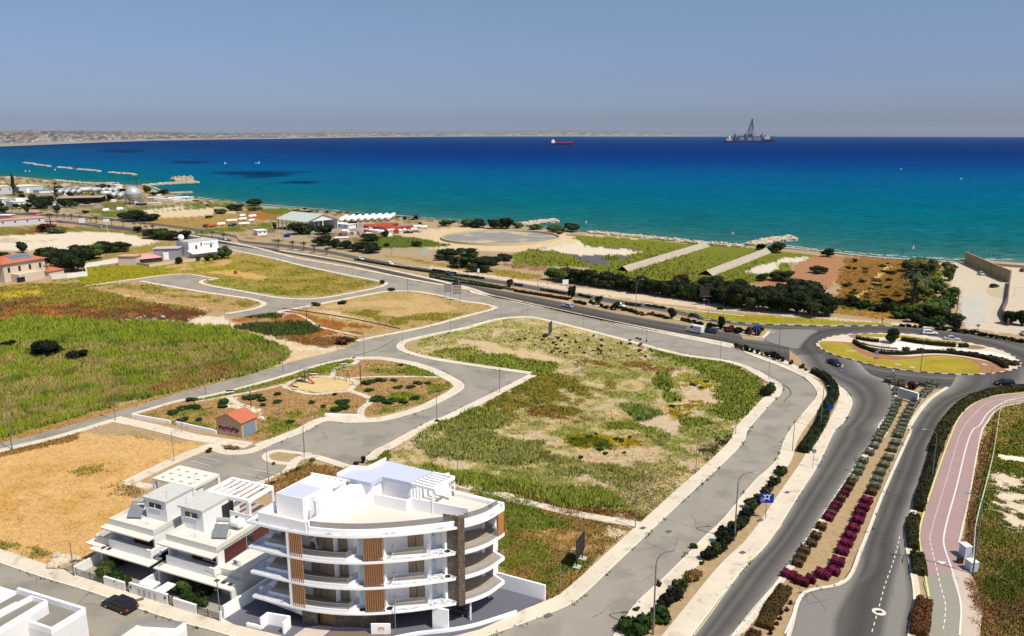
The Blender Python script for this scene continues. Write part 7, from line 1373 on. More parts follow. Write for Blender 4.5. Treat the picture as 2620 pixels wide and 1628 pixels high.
M_BDK = mat('dark_panel', (.035,.03,.028), .7, .2); M_GRID = mat('grey_panel_back', (.42,.40,.37), .7, .2, .1, 2.)
board('billboard', 'V3',670,985,915,775,185,1.15,M_BDK,'black backed billboard standing in the small field by the service road', frame=M_BLACK, ribs=3); board('billboard','M3',775,405,385,312,80,1.25,mat('brown_panel', (.07,.05,.04), .7),'narrow dark board standing edge on in the big field')
T = board('billboard','U2',2248,985,930,855,72,.02,M_GRID,'left board of the twin grey backed billboards', frame=mat('rusty_steel', (.12,.06,.05), .7), ribs=4); T['group'] = 'twin billboards'; T = board('billboard','U2',2328,1005,950,868,76,.02,M_GRID,'right board of the twin grey backed billboards', frame=MT['rusty_steel'], ribs=4); T['group'] = 'twin billboards'
board('billboard','U2',2045,655,600,545,65,.1,mat('pale_green_panel', (.45,.50,.45), .6),'pale billboard on a single post beyond the far carriageway', posts=1); board('billboard','U1',1115,690,600,572,62,.1,M_WHITE,'white billboard on a white pole by the pale yard', posts=1, frame=M_BRIGHT); board('billboard','U1',855,640,612,562,58,.1,M_WHITE,'white board among the roadside palms', posts=1); board('sign_board','U3',1055,645,632,595,46,.1,M_WHITE,'small white notice board in front of the tree belt', cat='sign'); board('sign_board','U3',378,570,540,512,18,.1,M_WHITE,'tiny white sign before the dark trees', cat='sign', posts=1); board('sign_board','N6',1110,640,622,555,48,.1,M_WHITE,'stacked white sign boards beside the lamp', cat='sign')
T = board('dark_billboard','U3',2135,795,730,655,80,.1,M_BDK,'dark billboard frame with lamp arms before the tree belt', posts=1, frame=mat('rust_brown', (.09,.04,.03), .8)); 
q = MB(); [q.bar((-.3, -.1, h_), (2.2, -1.2, h_+.3), .08, .08) for h_ in (3.2, 7.6)]; q.build('lamp_arm', M_STEEL, T)
# ---------------- small items ----------------
T = thing('substation_hut', 'small hut with orange tiled roof and graffiti on its wall', 'hut', G('M1',1805,1400), world=True)
h1 = topz(G('M1',1800,1400), S('M1',1800,1285)[1]); A, B_, C_ = G('M1',1615,1363), G('M1',1803,1400), G('M1',1917,1350); D_ = (A[0]+C_[0]-B_[0], A[1]+C_[1]-B_[1])
q = MB(); q.prism([A, B_, C_, D_], 0, h1)
mAB = ((A[0]+B_[0])/2, (A[1]+B_[1])/2); mCD = ((C_[0]+D_[0])/2, (C_[1]+D_[1])/2); hr = h1+1.35
q.add([(*A, h1), (*B_, h1), (*mAB, hr)], [(0,1,2)]); q.add([(*C_, h1), (*D_, h1), (*mCD, hr)], [(0,1,2)]); q.build('wall', mat('beige_render', (.44,.33,.22), .9, .1, .05, 1.5), T)
def off(p, q_, d): v = (q_[0]-p[0], q_[1]-p[1]); l = math.hypot(*v); return (p[0]-v[0]/l*d, p[1]-v[1]/l*d)
q = MB(); a0, a1, m0, m1 = off(B_, C_, .35), off(C_, B_, .35), off(mAB, mCD, .35), off(mCD, mAB, .35); sx_ = off(B_, A, .3); dxx = (sx_[0]-B_[0], sx_[1]-B_[1])
for e, sgn in (((a0, a1), 1), ((off(A, D_, .35), off(D_, A, .35)), -1)):
 p, r = [(t[0]+sgn*dxx[0], t[1]+sgn*dxx[1]) for t in e]; q.add([(*p, h1-.12),(*r, h1-.12),(*m1, hr+.03),(*m0, hr+.03),(*p, h1+.0),(*r, h1+.0),(*m1, hr+.17),(*m0, hr+.17)], [(0,1,2,3),(7,6,5,4),(0,4,5,1),(1,5,6,2),(2,6,7,3),(3,7,4,0)])
M_TILE = mat('orange_tiles', (.44,.135,.07), .8, .2, .12, 5.); q.build('roof', M_TILE, T)
vx = (C_[0]-B_[0], C_[1]-B_[1]); n_ = (vx[1], -vx[0]); l = math.hypot(*n_); n_ = (n_[0]/l*.04, n_[1]/l*.04)
q = MB(); p0 = (B_[0]+vx[0]*.12+n_[0], B_[1]+vx[1]*.12+n_[1]); p1 = (B_[0]+vx[0]*.85+n_[0], B_[1]+vx[1]*.85+n_[1]); q.ribbon([p0, p1], .06, .05, h1*.8); q.build('louvre_door', mat('grey_blue_louvres', (.20,.24,.32), .5, .3, .1, 4.), T)
vx = (B_[0]-A[0], B_[1]-A[1]); n_ = (vx[1], -vx[0]); l = math.hypot(*n_); n_ = (n_[0]/l*.03, n_[1]/l*.03)
def gp(u, z): return (A[0]+vx[0]*u+n_[0], A[1]+vx[1]*u+n_[1], z*h1)
def blob(q, pts): q.add([gp(u, z) for u, z in pts], [tuple(range(len(pts)))])
q = MB()
for i in range(12):
 u = .08+i*.065; z = .42+.06*math.sin(i*1.7); blob(q, [(u, z-.10),(u+.09, z-.13+.04*(i % 3)),(u+.11, z+.10),(u+.05, z+.17-.05*(i % 2)),(u-.02, z+.08)])
q.build('graffiti_fill', mat('graffiti_red', (.22,.02,.03), .6), T); n_ = (n_[0]*1.6, n_[1]*1.6); q = MB()
for i in range(8): u = .14+i*.09; z = .34+.22*(i % 2); blob(q, [(u, z), (u+.035, z-.05), (u+.07, z+.07), (u+.02, z+.10)])
q.build('graffiti_lines', mat('graffiti_blue', (.20,.27,.42), .6), T)
wallthing('park_wall', 'low white wall along the hut path, left piece', GL('M1',(980,1240),(1270,1292)), .25, .7); wallthing('park_wall', 'low white wall along the hut path, next to the hut', GL('M1',(1310,1300),(1610,1368)), .25, .8); wallthing('park_wall', 'low white wall on the plaza side of the park', GL('M2',(965,1240),(1215,1250)), .25, .8)
# park paths
PP = MB(); zz = .05
for wd, pts in ((1.5, ((1215,800),(1180,845),(1060,870),(1030,910),(1020,945))),(1.3, ((1020,945),(900,940),(740,965),(660,1020))),(1.3, ((660,1020),(760,1050),(870,1072),(1130,1050))),(1.5, ((1040,945),(1200,980),(1180,1010),(1140,1050))),(1.0, ((1150,955),(1300,945),(1600,943),(1900,948))),(1.6, ((1150,1050),(1280,1095),(1300,1130),(1240,1180),(1230,1230),(1250,1265))),(1.0, ((660,1000),(500,1040),(230,1090),(0,1130))),(1.4, ((250,1095),(330,1150),(430,1180)))):
 PP.ribbon(smooth(GL('M2', *pts), 5), wd, 0, zz); zz += .006
PP.ribbon(smooth(GL('M2',(600,462),(760,480),(840,520),(920,570),(1040,600),(1180,630),(1230,640)), 5), 1.2, 0, .05); struct(PP, 'park_path', M_PAVE)
T = thing('swing_set', 'double swing frame standing on the sandy play area', 'swing', G('N9',1400,660)); q = MB()
for x in (-1.6, 1.6):
 for y in (-.8, .8): q.tube([(x, y, 0),(x, 0, 2.6)], .06, 6)
q.tube([(-1.9, 0, 2.6), (1.9, 0, 2.6)], .07, 6); q.build('swing_frame', mat('dark_green_steel', (.03,.06,.05), .6), T); T.rotation_euler[2] = -.35
for x in (-.7, .7): q = MB(); q.box(x-.25, x+.25, -.1, .1, .5, .56); q.bar((x-.22, 0, .55), (x-.22, 0, 2.55), .02, .02); q.bar((x+.22, 0, .55), (x+.22, 0, 2.55), .02, .02); q.build('swing_seat', M_BLACK, T)
T = thing('slide', 'play tower with a red slide on the sandy play area', 'slide', G('N9',640,700)); T.rotation_euler[2] = -.55
q = MB(); [q.tube([(x, y, 0), (x, y, 3.2)], .05, 6) for x in (-.7, .7) for y in (-.6, .6)]; q.box(-.7, .7, -.6, .6, 1.3, 1.4); q.build('tower_frame', MT['dark_green_steel'], T)
q = MB(); q.bar((.7, 0, 1.4), (3.1, 0, .25), .6, .08); q.build('chute', mat('slide_red', (.35,.06,.04), .5), T); q = MB(); q.bar((-.9, 0, 3.6), (0, 0, 3.9), 1.4, .06); q.bar((0, 0, 3.9), (.9, 0, 3.3), 1.4, .06); q.build('tower_roof', M_STEEL, T)
def bench(z, x, y, rz, lb): T = thing('bench', lb, 'bench', G(z, x, y), rz, 'park benches'); q = MB(); q.box(-.9,.9,-.22,.22,.42,.48); q.build('seat', M_WHITE, T); q = MB(); q.box(-.9,.9,.2,.26,.55,.9); q.build('backrest', M_BDK, T); q = MB(); q.box(-.8,-.7,-.2,.2,0,.42); q.box(.7,.8,-.2,.2,0,.42); q.build('bench_leg', M_CONC, T)
bench('N9',820,560,0,'park bench behind the play area'); bench('N9',430,860,-.5,'park bench on the lower left path edge of the play area'); bench('M1',1712,1070,.4,'park bench near the reed road lamp'); bench('N9',1430,355,.5,'park bench by the winding path')
for z, x, y, yt, lb in (('M2',1232,1020,850,'square headed dark park lamp right of the play area'),('M2',415,1180,1030,'square headed dark park lamp above the hut'),('M2',830,540,425,'dark park lamp beside the curved upper path')):
 at = G(z, x, y); h = topz(at, S(z, x, yt)[1]); T = thing('park_lamp', lb, 'park lamp', at, .4, 'park lamps'); q = MB(); q.tube([(0,0,0),(0,0,h-.3)], .09, 8); q.build('pole', mat('dark_brown_steel', (.035,.02,.015), .6), T); q = MB(); q.bar((-.9,0,h-.4),(.2,0,h-.4), .2, .12); q.box(-.05,.55,-.3,.3,h-.25,h-.15); q.build('lamp_head', M_STEEL, T)
T = thing('hay_bale', 'round brown hay bale lying in the dry lot', 'bale', G('U2',358,768), .5); q = MB(); q.tube([(0,-.75,.7),(0,.75,.7)], .72, 18); q.build('roll', mat('brown_hay', (.20,.085,.04), .95, .05, .25, 4.), T)
for i, (x, y, sx_, sy_, sz_) in enumerate(((1605,860,.5,.7,1.9),(1655,960,.55,.6,1.5))):
 T = thing('utility_cabinet', ['tall pale grey cabinet beside the pink track','lower pale grey cabinet in front of the tall one'][i], 'cabinet', G('V4', x+20, y+70), .1); q = MB(); q.box(-sx_,sx_,-sy_,sy_,.1,sz_); q.build('casing', mat('pale_cabinet', (.50,.55,.62), .5), T, bevel=.03); q = MB(); q.box(-sx_-.04,sx_+.04,-sy_-.04,sy_+.04,sz_,sz_+.07); q.build('cabinet_roof', M_BRIGHT, T); q = MB(); q.box(-sx_-.05,sx_+.05,-sy_-.05,sy_+.05,0,.1); q.build('plinth', M_CONC, T)
T = thing('litter_bin', 'small brown bin left of the grey cabinets', 'bin', G('V4',1590,980)); q = MB(); q.box(-.35,.35,-.3,.3,.1,.9); q.build('bin_body', mat('bin_brown', (.05,.025,.02), .6), T); q = MB(); q.box(-.38,.38,-.33,.33,.9,.97); q.build('bin_lid', M_BLACK, T)
# rails
def rail(name, pts, label, h=1.0, step=2.2, m=M_STEEL, r=.04, infill=0, cat='fence'):
 P = smooth(pts, 6); d = np.r_[0, np.cumsum(np.hypot(*np.diff(np.array(P), axis=0).T))]; A_ = np.array(P); T = thing(name, label, cat, P[0], world=True)
 for z in ([h, h*.5] if not infill else [h, .1]): q = MB(); q.tube([(p[0], p[1], z) for p in P], r, 5); q.build('rail', m, T)
 q = MB(); n = int(d[-1]/step)
 for i in range(n+1): x, y = np.interp(i*step, d, A_[:, 0]), np.interp(i*step, d, A_[:, 1]); q.tube([(x, y, 0),(x, y, h)], r, 5)
 q.build('fence_posts', m, T); return T
rail('guard_rail', GL('N2',(610,430),(690,480),(715,560),(710,700),(700,820),(680,900)), 'curved rail along the left side of the median tip'); rail('guard_rail', GL('N2',(1560,480),(1420,560),(1270,700),(1150,850),(1090,960)), 'curved rail along the right side of the median tip')
M_PGF = mat('pale_green_fence', (.50,.56,.40), .6, .3)
q = MB(); q.ribbon(smooth(GL('V4',(1865,-30),(1835,200),(1775,450),(1725,640),(1705,760),(1690,830)), 6), .08, .1, 1.1); T = rail('wire_fence', GL('M4',(2384,1140),(2240,1165),(2190,1300),(2140,1450),'V4',(1865,0),(1835,200),(1775,450),(1725,640),(1700,760),(1690,900),(1680,1050)), 'pale green wire fence along the right side of the pink track', 1.4, 2.5, M_PGF, .05)
PL = GL('M4',(2700,1010),(2384,1062),(2200,1080),(2080,1108),(1960,1178),(1890,1258),(1828,1380),'V4',(1538,0),(1398,380),(1288,760),(1305,920),(1335,1100),(1358,1260),(1336,1512))
q = MB(); q.ribbon(smooth(PL, 6), .25, 0, .16, 1); struct(q, 'kerb', mat('yellow_green_kerb', (.55,.56,.22), .85, .1, .1, 3.))
q = MB(); q.ribbon(smooth(GL('M4',(2384,1140),(2260,1160),(2180,1200),(2110,1290),(2060,1430),'V4',(1762,0),(1732,130),(1662,520),(1592,832)), 6), .25, 0, .15, -1); struct(q, 'kerb', M_KERB)
# ---------------- road paint ----------------
LN = MB(); YL = MB(); LZ = .16 if False else _zk[0]+.006
LN.ribbon(smooth(GL('M4',(2600,1060),(2384,1100),(2250,1130),(2120,1210),(2050,1310),'V4',(1690,0),(1560,450),(1475,780),(1475,850),(1530,1020),(1560,1120),(1600,1300),(1590,1512)), 6), .22, LZ-.004, LZ)
def dashes(q, pts, w_, dl, gl): 
 P = np.array(smooth(pts, 8)); d = np.r_[0, np.cumsum(np.hypot(*np.diff(P, axis=0).T))]; t = 0
 while t+dl < d[-1]: q.ribbon([(np.interp(u, d, P[:, 0]), np.interp(u, d, P[:, 1])) for u in (t, t+dl/2, t+dl)], w_, LZ-.004, LZ); t += dl+gl
dashes(LN, GL('M4',(2600,1040),(2384,1082),(2120,1140),(2000,1240),(1920,1400),'V4',(1610,0),(1500,350),(1400,680),(1370,800)), .13, .35, .35); dashes(LN, GL('V4',(1370,800),(1390,900),(1420,1020),(1450,1150),(1485,1290),(1465,1512)), .13, .9, .6)
dashes(LN, GL('V4',(1150,790),(1110,950),(1040,1150),(1000,1300),(940,1512)), .12, .8, .8); dashes(LN, GL('V1',(-300,900),(0,985)), .1, 50, 1)
LN.ribbon(GL('V4',(860,870),(0,870))[:1]+GL('V4',(858,875)), .1, 0, 0) if False else None
for a, c, n in (((1465,200),(1610,235),0),((1392,232),(1540,268),0),((1320,265),(1470,300),0),((1815,290),(2005,325),0),((1755,322),(1935,360),0)): LN.ribbon(GL('V1', a, c), .12, LZ-.004, LZ)
YL.ribbon(smooth(GL('V3',(2148,700),(1850,1040),(1560,1440),(1500,1512)), 5), .12, LZ, LZ+.02, 1); LN.ribbon(smooth(GL('V3',(2148,1085),(1980,1270),(1760,1540)), 5), .14, LZ-.004, LZ)
dashes(LN, GL('V3',(2130,1165),(2000,1300),(1850,1470)), .9, .25, 1.6)
LN.ribbon(smooth(GL('V4',(310,1500),(430,1230),(445,1208)), 4), .25, LZ-.004, LZ); LN.ribbon(smooth(GL('V4',(470,1195),(700,1130),(730,1108)), 4), .2, LZ-.004, LZ)
LN.ribbon(smooth(GL('N3',(640,620),(700,530),(860,465)), 4), .2, LZ-.004, LZ)
q = MB(); q.add([(*G('V4',1420,965), LZ), (*G('V4',1495,975), LZ), (*G('V4',1462,992), LZ)], [(0,2,1)]); struct(q, 'road_marking', M_LINE)
struct(LN, 'road_marking', M_LINE); struct(YL, 'road_marking', M_YLINE)
p = G('V4',998,1340); q = MB(); q.prism(arcpoly(p, .85, 18), LZ-.01, LZ+.004); cv = tag(q.build('manhole_cover', M_KERB), 'pale ringed manhole on the entry road at the bottom', 'manhole'); q = MB(); q.box(p[0]-.4, p[0]+.4, p[1]-.25, p[1]+.25, LZ, LZ+.012); q.build('lid', M_BLACK, cv)
for i, (z, x, y) in enumerate((('V3',1320,748),('V3',1130,725),('V3',1860,905),('V3',1992,667),('V3',435,1365),('V4',325,463),('C3',1740,665))):
 p = G(z, x, y); q = MB(); q.obox(p, (.8,.6),(-.6,.8), .5, .35, 0, .14 if i else .09); tag(q.build('drain_cover', mat('dark_iron', (.12,.11,.10), .7)), ['iron cover in the middle of the service road','iron cover at the footpath end','iron cover on the paved strip below the blue sign','iron cover at the foot of the blue sign','gully at the forecourt corner kerb','iron cover on the paved strip above the blue sign','grey plate on the pavement by the black car'][i], 'cover')

# weeds along kerbs, cracks, tyre marks
def kerb_weeds():
 rg = np.random.default_rng(3); V = []; C = []
 for P, wd, side in PAVEL:
  A_ = np.array(P); d = np.r_[0, np.cumsum(np.hypot(*np.diff(A_, axis=0).T))]; n = int(d[-1]*1.1); wm = 2.0 if hasattr(wd, '__len__') else wd
  t = rg.random(n)*d[-1]; t = t[fbm(t/4.0, t*0+wm, 4) > .55]; x = np.interp(t, d, A_[:, 0]); y = np.interp(t, d, A_[:, 1]); dx = np.interp(t+.3, d, A_[:, 0])-np.interp(t-.3, d, A_[:, 0]); dy = np.interp(t+.3, d, A_[:, 1])-np.interp(t-.3, d, A_[:, 1]); q = np.hypot(dx, dy)+1e-9
  off = np.where((rg.random(len(t)) < .5) | (wm != wd), -.12, wm+.1)*side+rg.normal(0, .12, len(t)); x = x-dy/q*off; y = y+dx/q*off
  for k in range(4):
   m = len(x); s_ = (.06+.17*rg.random(m)); a = rg.uniform(0, 6.28, m); ox = x+rg.normal(0, .15, m); oy = y+rg.normal(0, .15, m); z = np.full(m, .02)
   V.append(np.stack([np.stack([ox-np.cos(a)*s_*.6, oy-np.sin(a)*s_*.6, z], 1), np.stack([ox+np.cos(a)*s_*.6, oy+np.sin(a)*s_*.6, z], 1), np.stack([ox+rg.normal(0, .1, m), oy+rg.normal(0, .1, m), z+s_*1.5+.1], 1)], 1).reshape(-1, 3))
   c = np.where(rg.random((m, 1)) < .6, np.array([[.10,.12,.03]]), np.array([[.22,.16,.07]]))*(.7+.6*rg.random((m, 1))); C.append(np.repeat(c, 3, 0))
 V = np.concatenate(V); C = np.concatenate(C); q = MB(); q.v = V.tolist(); q.f = np.arange(len(V)).reshape(-1, 3).tolist(); tag(q.build('kerb_weeds', MT['grass_blades'], cols=C), 'small weeds sprouting along the kerbs and pavement edges', 'weeds', kind='stuff')
kerb_weeds()
rg = random.Random(21); CK = MB(); zc = _zk[0]+.002
for z, x, y, dx, dy in (('V3',1350,900,1,-1.1),('V3',1100,1150,1,-1.1),('V3',1700,480,1,-1.1),('V3',1500,700,.2,-1),('M4',620,1150,.3,-1),('M4',350,900,1,.5),('M2',1000,760,1,-.3),('M2',700,860,1,-.3),('M2',1300,1330,1,-.2),('M2',1000,1400,1,.1),('M2',1800,1050,.3,1),('M3',300,700,1,-.2),('M3',1100,350,1,.25),('M3',1700,510,1,.25),('M1',600,1340,1,-.25),('M1',1500,1080,1,-.3),('V1',200,1050,1,.3),('V1',500,1150,1,.3),('C3',1000,700,1,.3),('M2',800,390,1,-.2),('V4',600,1350,.2,-1),('V4',1100,1250,.2,-1),('V4',500,1280,1,-.1),('M2',1250,720,1,.1),('V3',800,1350,1,-.5)):
 for r_ in range(1 + (y % 20 == 0)):
  p = list(G(z, x+rg.uniform(-40, 40), y+rg.uniform(-30, 30))); q = G(z, x+dx*40, y+dy*40); a = math.atan2(q[1]-p[1], q[0]-p[0])+r_*1.2; run = [tuple(p)]
  for i in range(rg.randint(5, 11)): a += rg.uniform(-.5, .5)*.35; p[0] += math.cos(a)*.5; p[1] += math.sin(a)*.5; run.append(tuple(p))
  CK.ribbon(run, [rg.uniform(.015, .05) for _ in run], zc-.003, zc)
struct(CK, 'road_crack', mat('crack_sealant', (.14,.13,.11), .9))
TM = MB()
for z, pts, w_ in (('M4',((450,985),(600,1010),(650,1060),(600,1130)),.25),('M2',((1180,790),(1350,740),(1500,660)),.2),('N3',((1450,865),(1540,880),(1600,900)),.35),('V4',((1050,440),(1090,470),(1150,480)),.3),('V4',((1020,825),(1040,832)),.3)):
 TM.ribbon(smooth(GL(z, *pts), 6), w_, zc-.006, zc-.002)
struct(TM, 'tyre_mark', mat('tyre_mark', (.12,.112,.10), .9))
wallthing('retaining_wall', 'thin dark brown wall between the tan lot and the brown scrub', smooth(GL('M2',(650,437),(900,470),(1200,520),(1520,588)), 5), .18, .35, mat('brown_wall', (.16,.09,.07), .9)); wallthing('park_wall', 'low pale curved wall in the brown scrub above the junction', smooth(GL('M2',(650,515),(660,490),(690,480),(760,488)), 5), .25, .4, M_CONC)
# ---------------- middle distance buildings ----------------
def house_px(name, z, x0, y0, x1, y1, ytop, depth, label, wall, roof, cat='building', style='flat', wins=0, door=None, eave=.4, open_=0, winm=None):
 """front bottom edge traced in the photo, height from the picture row of its top, real depth in metres"""
 A, B_ = G(z, x0, y0), G(z, x1, y1); h = topz(A, S(z, x0, ytop)[1]); v = Vector((B_[0]-A[0], B_[1]-A[1])); L = v.length; v.normalize(); n = Vector((-v.y, v.x))
 T = thing(name, label, cat, (A[0], A[1], 0), world=True); P = lambda a, c: (A[0]+v.x*a+n.x*c, A[1]+v.y*a+n.y*c); q = MB()
 if open_:
  q.prism([P(0, depth-.3), P(L, depth-.3), P(L, depth), P(0, depth)], 0, h)
  for i in range(open_+1):
   for c in (0, depth*.5): q.obox(P(.25+(L-.5)*i/open_, c+.3), v, n, .25, .25, 0, h)
 else: q.prism([P(0, 0), P(L, 0), P(L, depth), P(0, depth)], 0, h)
 if style == 'gable': q.add([(*P(0,0),h),(*P(0,depth),h),(*P(0,depth/2),h+depth*.16)], [(0,2,1)]); q.add([(*P(L,0),h),(*P(L,depth),h),(*P(L,depth/2),h+depth*.16)], [(0,1,2)])
 q.build('wall', wall, T); q = MB(); e = eave
 if style == 'flat': q.prism([P(-e,-e), P(L+e,-e), P(L+e,depth+e), P(-e,depth+e)], h, h+.3)
 elif style == 'gable':
  r = h+depth*.16
  for a, b_ in (((P(-e,-e), P(L+e,-e)), 1),((P(L+e,depth+e), P(-e,depth+e)), 1)): m0, m1 = (P(L+e,depth/2), P(-e,depth/2)) if a[0] == P(-e,-e) else (P(-e,depth/2), P(L+e,depth/2)); q.add([(*a[0],h-.1),(*a[1],h-.1),(*m0,r+.05),(*m1,r+.05),(*a[0],h+.1),(*a[1],h+.1),(*m0,r+.25),(*m1,r+.25)], [(3,2,1,0),(4,5,6,7),(0,1,5,4),(1,2,6,5),(2,3,7,6),(3,0,4,7)])
 elif style == 'hip':
  r = h+min(depth, L)*.2; i_ = min(L, depth)/2; q.add([(*P(-e,-e),h),(*P(L+e,-e),h),(*P(L+e,depth+e),h),(*P(-e,depth+e),h),(*P(i_,depth/2),r),(*P(max(L-i_, i_+.1),depth/2),r)], [(0,1,5,4),(1,2,5),(2,3,4,5),(3,0,4),(3,2,1,0)])
 q.build('roof', roof, T)
 for i in range(wins):
  a = L*(i+.5)/wins; q = MB(); q.prism([P(a-.5,-.05), P(a+.5,-.05), P(a+.5,0), P(a-.5,0)], h*.5, h*.78); q.build('window', winm or M_DARK, T)
 if door: q = MB(); q.prism([P(L*door-1.2,-.06), P(L*door+1.2,-.06), P(L*door+1.2,0), P(L*door-1.2,0)], 0, h*.7); q.build('door', M_BRIGHT, T)
 return T, P, L, h
M_CRM = mat('cream_roof', (.62,.60,.46), .8); M_LGW = mat('light_grey_wall', (.50,.50,.53), .8, .2, .05, .5); M_PINKR = mat('pink_roof', (.55,.28,.24), .8, .2, .06, .6); M_BRR = mat('brown_sheet_roof', (.36,.27,.19), .8); M_BLR = mat('blue_grey_roof', (.20,.27,.36), .6); M_CRW = mat('cream_wall', (.55,.46,.36), .85, .1, .05, .7)
house_px('warehouse','N4',400,520,890,490,385,28,'large white warehouse with cream roof at the far left', M_LGW, M_CRM, door=.36)
house_px('warehouse','N4',-250,560,300,525,400,24,'pale warehouse with dark doorway cut by the left edge', M_LGW, M_CRM, wins=3)
house_px('white_house','N4',60,750,250,735,635,14,'small white flat roofed house left of the pavilion', M_WHITE, M_CRM, wins=2)
T, P, L, h = house_px('pavilion','N4',290,815,610,795,700,18,'white pavilion with a raised square roof lantern', M_WHITE, M_CRM, wins=3); q = MB(); q.prism([P(L*.3,5), P(L*.8,5), P(L*.8,13), P(L*.3,13)], h+.3, h+2.6); q.build('lantern', M_WHITE, T)
house_px('small_house','N4',985,825,1215,805,720,10,'small white house with flat roof between the dark trees', M_WHITE, M_CREAMW, wins=2)
house_px('white_house','N4',560,710,800,670,650,10,'low white roofed building right of the pavilion', M_WHITE, M_CREAMW)
house_px('open_shed','N4',1200,735,2069,715,620,22,'long low open shed with a brown roof before the gas tanks', M_DARK, M_BRR, open_=9)
house_px('long_shed','N4',1160,500,1960,455,440,14,'long shed with a blue grey roof behind the tanks', M_BLACK, M_BLR)
house_px('blue_roof_shed','N4',800,520,1100,500,465,10,'low shed with a bright blue roof beside the slim cypress', M_WHITE, mat('blue_roof', (.12,.28,.42), .6))
house_px('row_building','N4',-60,1200,930,1130,1080,9,'long low building with a pink roof beside the road at left', M_LGW, M_PINKR, wins=4)
house_px('kiosk','N4',560,960,740,965,905,6,'small pink kiosk behind the long pink roofed building', mat('pink_wall', (.55,.22,.24), .8), M_PINKR)
house_px('white_box','N5',500,300,640,290,210,9,'white block building near the shore behind the tanks', M_WHITE, M_WHITE)
house_px('beige_hut','U1',840,215,560,190,170,0.1,'thin', M_CRW, M_CRW) if False else None
# gas storage sphere
def sphere_tank(label, at, r, hz):
 T = thing('storage_sphere', label, 'storage tank', at); q = MB(); q.ball((0,0,hz), r, 24, 14); q.build('vessel', mat('silver_tank', (.50,.51,.53), .3, .5, metal=.3), T, smooth_=True)
 for k in range(8): a = k*math.pi/4+.2; q = MB(); q.tube([(r*.98*math.cos(a), r*.98*math.sin(a), 0),(r*.98*math.cos(a), r*.98*math.sin(a), hz)], r*.045, 6); q.build('support_leg', M_STEEL, T)
 q = MB(); q.ribbon(arcpoly((0,0), r*1.02, 24), .25, hz-.2, hz+.2, 0, True); q.build('walkway', M_STEEL, T)
 q = MB(); [q.tube([(x*r*.3, 0, hz+r*.9),(x*r*.3, 0, hz+r*1.2)], r*.02, 4) for x in (-1, 0, 1)]; q.build('top_rail', M_STEEL, T)
at = G('N5',895,625); m_ = px2m(at); r_ = 168/8.693*m_; sphere_tank('large silver spherical gas tank standing on legs near the shore', at, r_, topz(at, S('N5',895,235)[1])-r_)
M_SILV = mat('pale_tank_metal', (.52,.52,.52), .35, .5, metal=.2); M_RUSTT = mat('red_oxide_tank', (.30,.055,.03), .7, .2, .12, .5)
def tank(z, x0, y0, x1, y1, rpx, m, label, group, lift=1.0, sad=True):
 A, B_ = G(z, x0, y0), G(z, x1, y1); r = rpx/ZM[z][2]*px2m(A); v = Vector((B_[0]-A[0], B_[1]-A[1])); L = v.length; T = thing('gas_tank', label, 'tank', (*A, 0), math.atan2(v.y, v.x), group)
 c = r*lift+.3; q = MB(); q.tube([(-r*.5,0,c),(-r*.35,0,c),(0,0,c),(L,0,c),(L+r*.35,0,c),(L+r*.5,0,c)], [r*.25,r*.7,r,r,r*.7,r*.25], 14); q.build('tank_shell', m, T, smooth_=True)
 for f in (.15, .85): q = MB(); q.box(L*f-.3, L*f+.3, -r*.7, r*.7, 0, c-r*.6); q.build('saddle', M_CONC, T)
k = 0
for z, x0, y0, x1, y1, r_, m in [('N4',1220,560,1290,520,40,M_SILV),('N4',1350,550,1420,515,38,M_SILV),('N4',1480,550,1540,515,38,M_SILV),('N4',1600,550,1660,510,38,M_SILV),('N4',1650,530,1870,520,48,M_SILV),('N4',1900,530,2040,515,46,M_SILV),
 ('N5',210,400,300,370,45,M_SILV),('N5',360,400,440,370,45,M_SILV),('N5',480,400,530,375,45,M_SILV),('N5',190,470,400,460,46,M_SILV),('N5',440,520,520,470,52,M_SILV),('N5',590,530,660,480,52,M_SILV)]:
 tank(z, x0, y0, x1, y1, r_, m, f'silver horizontal gas tank, {ORD[k]} from the left of the gas sphere', 'silver tanks left of the sphere', 1.6); k += 1
for k, (x, y) in enumerate(((275,820),(585,795))): tank('N5', x-55, y, x+45, y-12, 42, M_WHITE, ['white rounded tank left of the pair below the sphere','white rounded tank right of the pair below the sphere'][k], 'white tanks below the sphere', .9)
k = 0
for i in range(8): x = 1150+i*95; tank('N6', x+25, 285-i*4, x+110, 235-i*4, 30, M_BRIGHT, f'big white horizontal tank, {ORD[i]} from the left behind the red tanks', 'big white tanks', 1.4)
for i, (x0, y0, x1, y1) in enumerate(((1510,355,1980,325),(1560,370,1900,350),(1750,385,2190,365),(1800,405,2000,385))): tank('N6', x0, y0, x1, y1, 24, M_RUSTT, f'long rust red tank lying in the yard, {ORD[i]} counted towards the road', 'rust red tanks')
for i, (x0, y0, x1) in enumerate(((1500,400,1560),(1575,405,1630),(1650,412,1700),(1720,418,1780),(1840,405,1930),(1990,405,2030),(2060,398,2090),(2170,388,2240),(2200,350,2300),(2310,358,2390),(1190,412,1270),(1290,420,1330))): tank('N6', x0, y0, x1, y0-4, 15, M_BRIGHT if i != 11 else M_BLACK, f'small white tank on the ground, {ORD[i]} in the yard' if i != 11 else 'small dark tank on the ground among the white ones', 'small tanks in the yard')
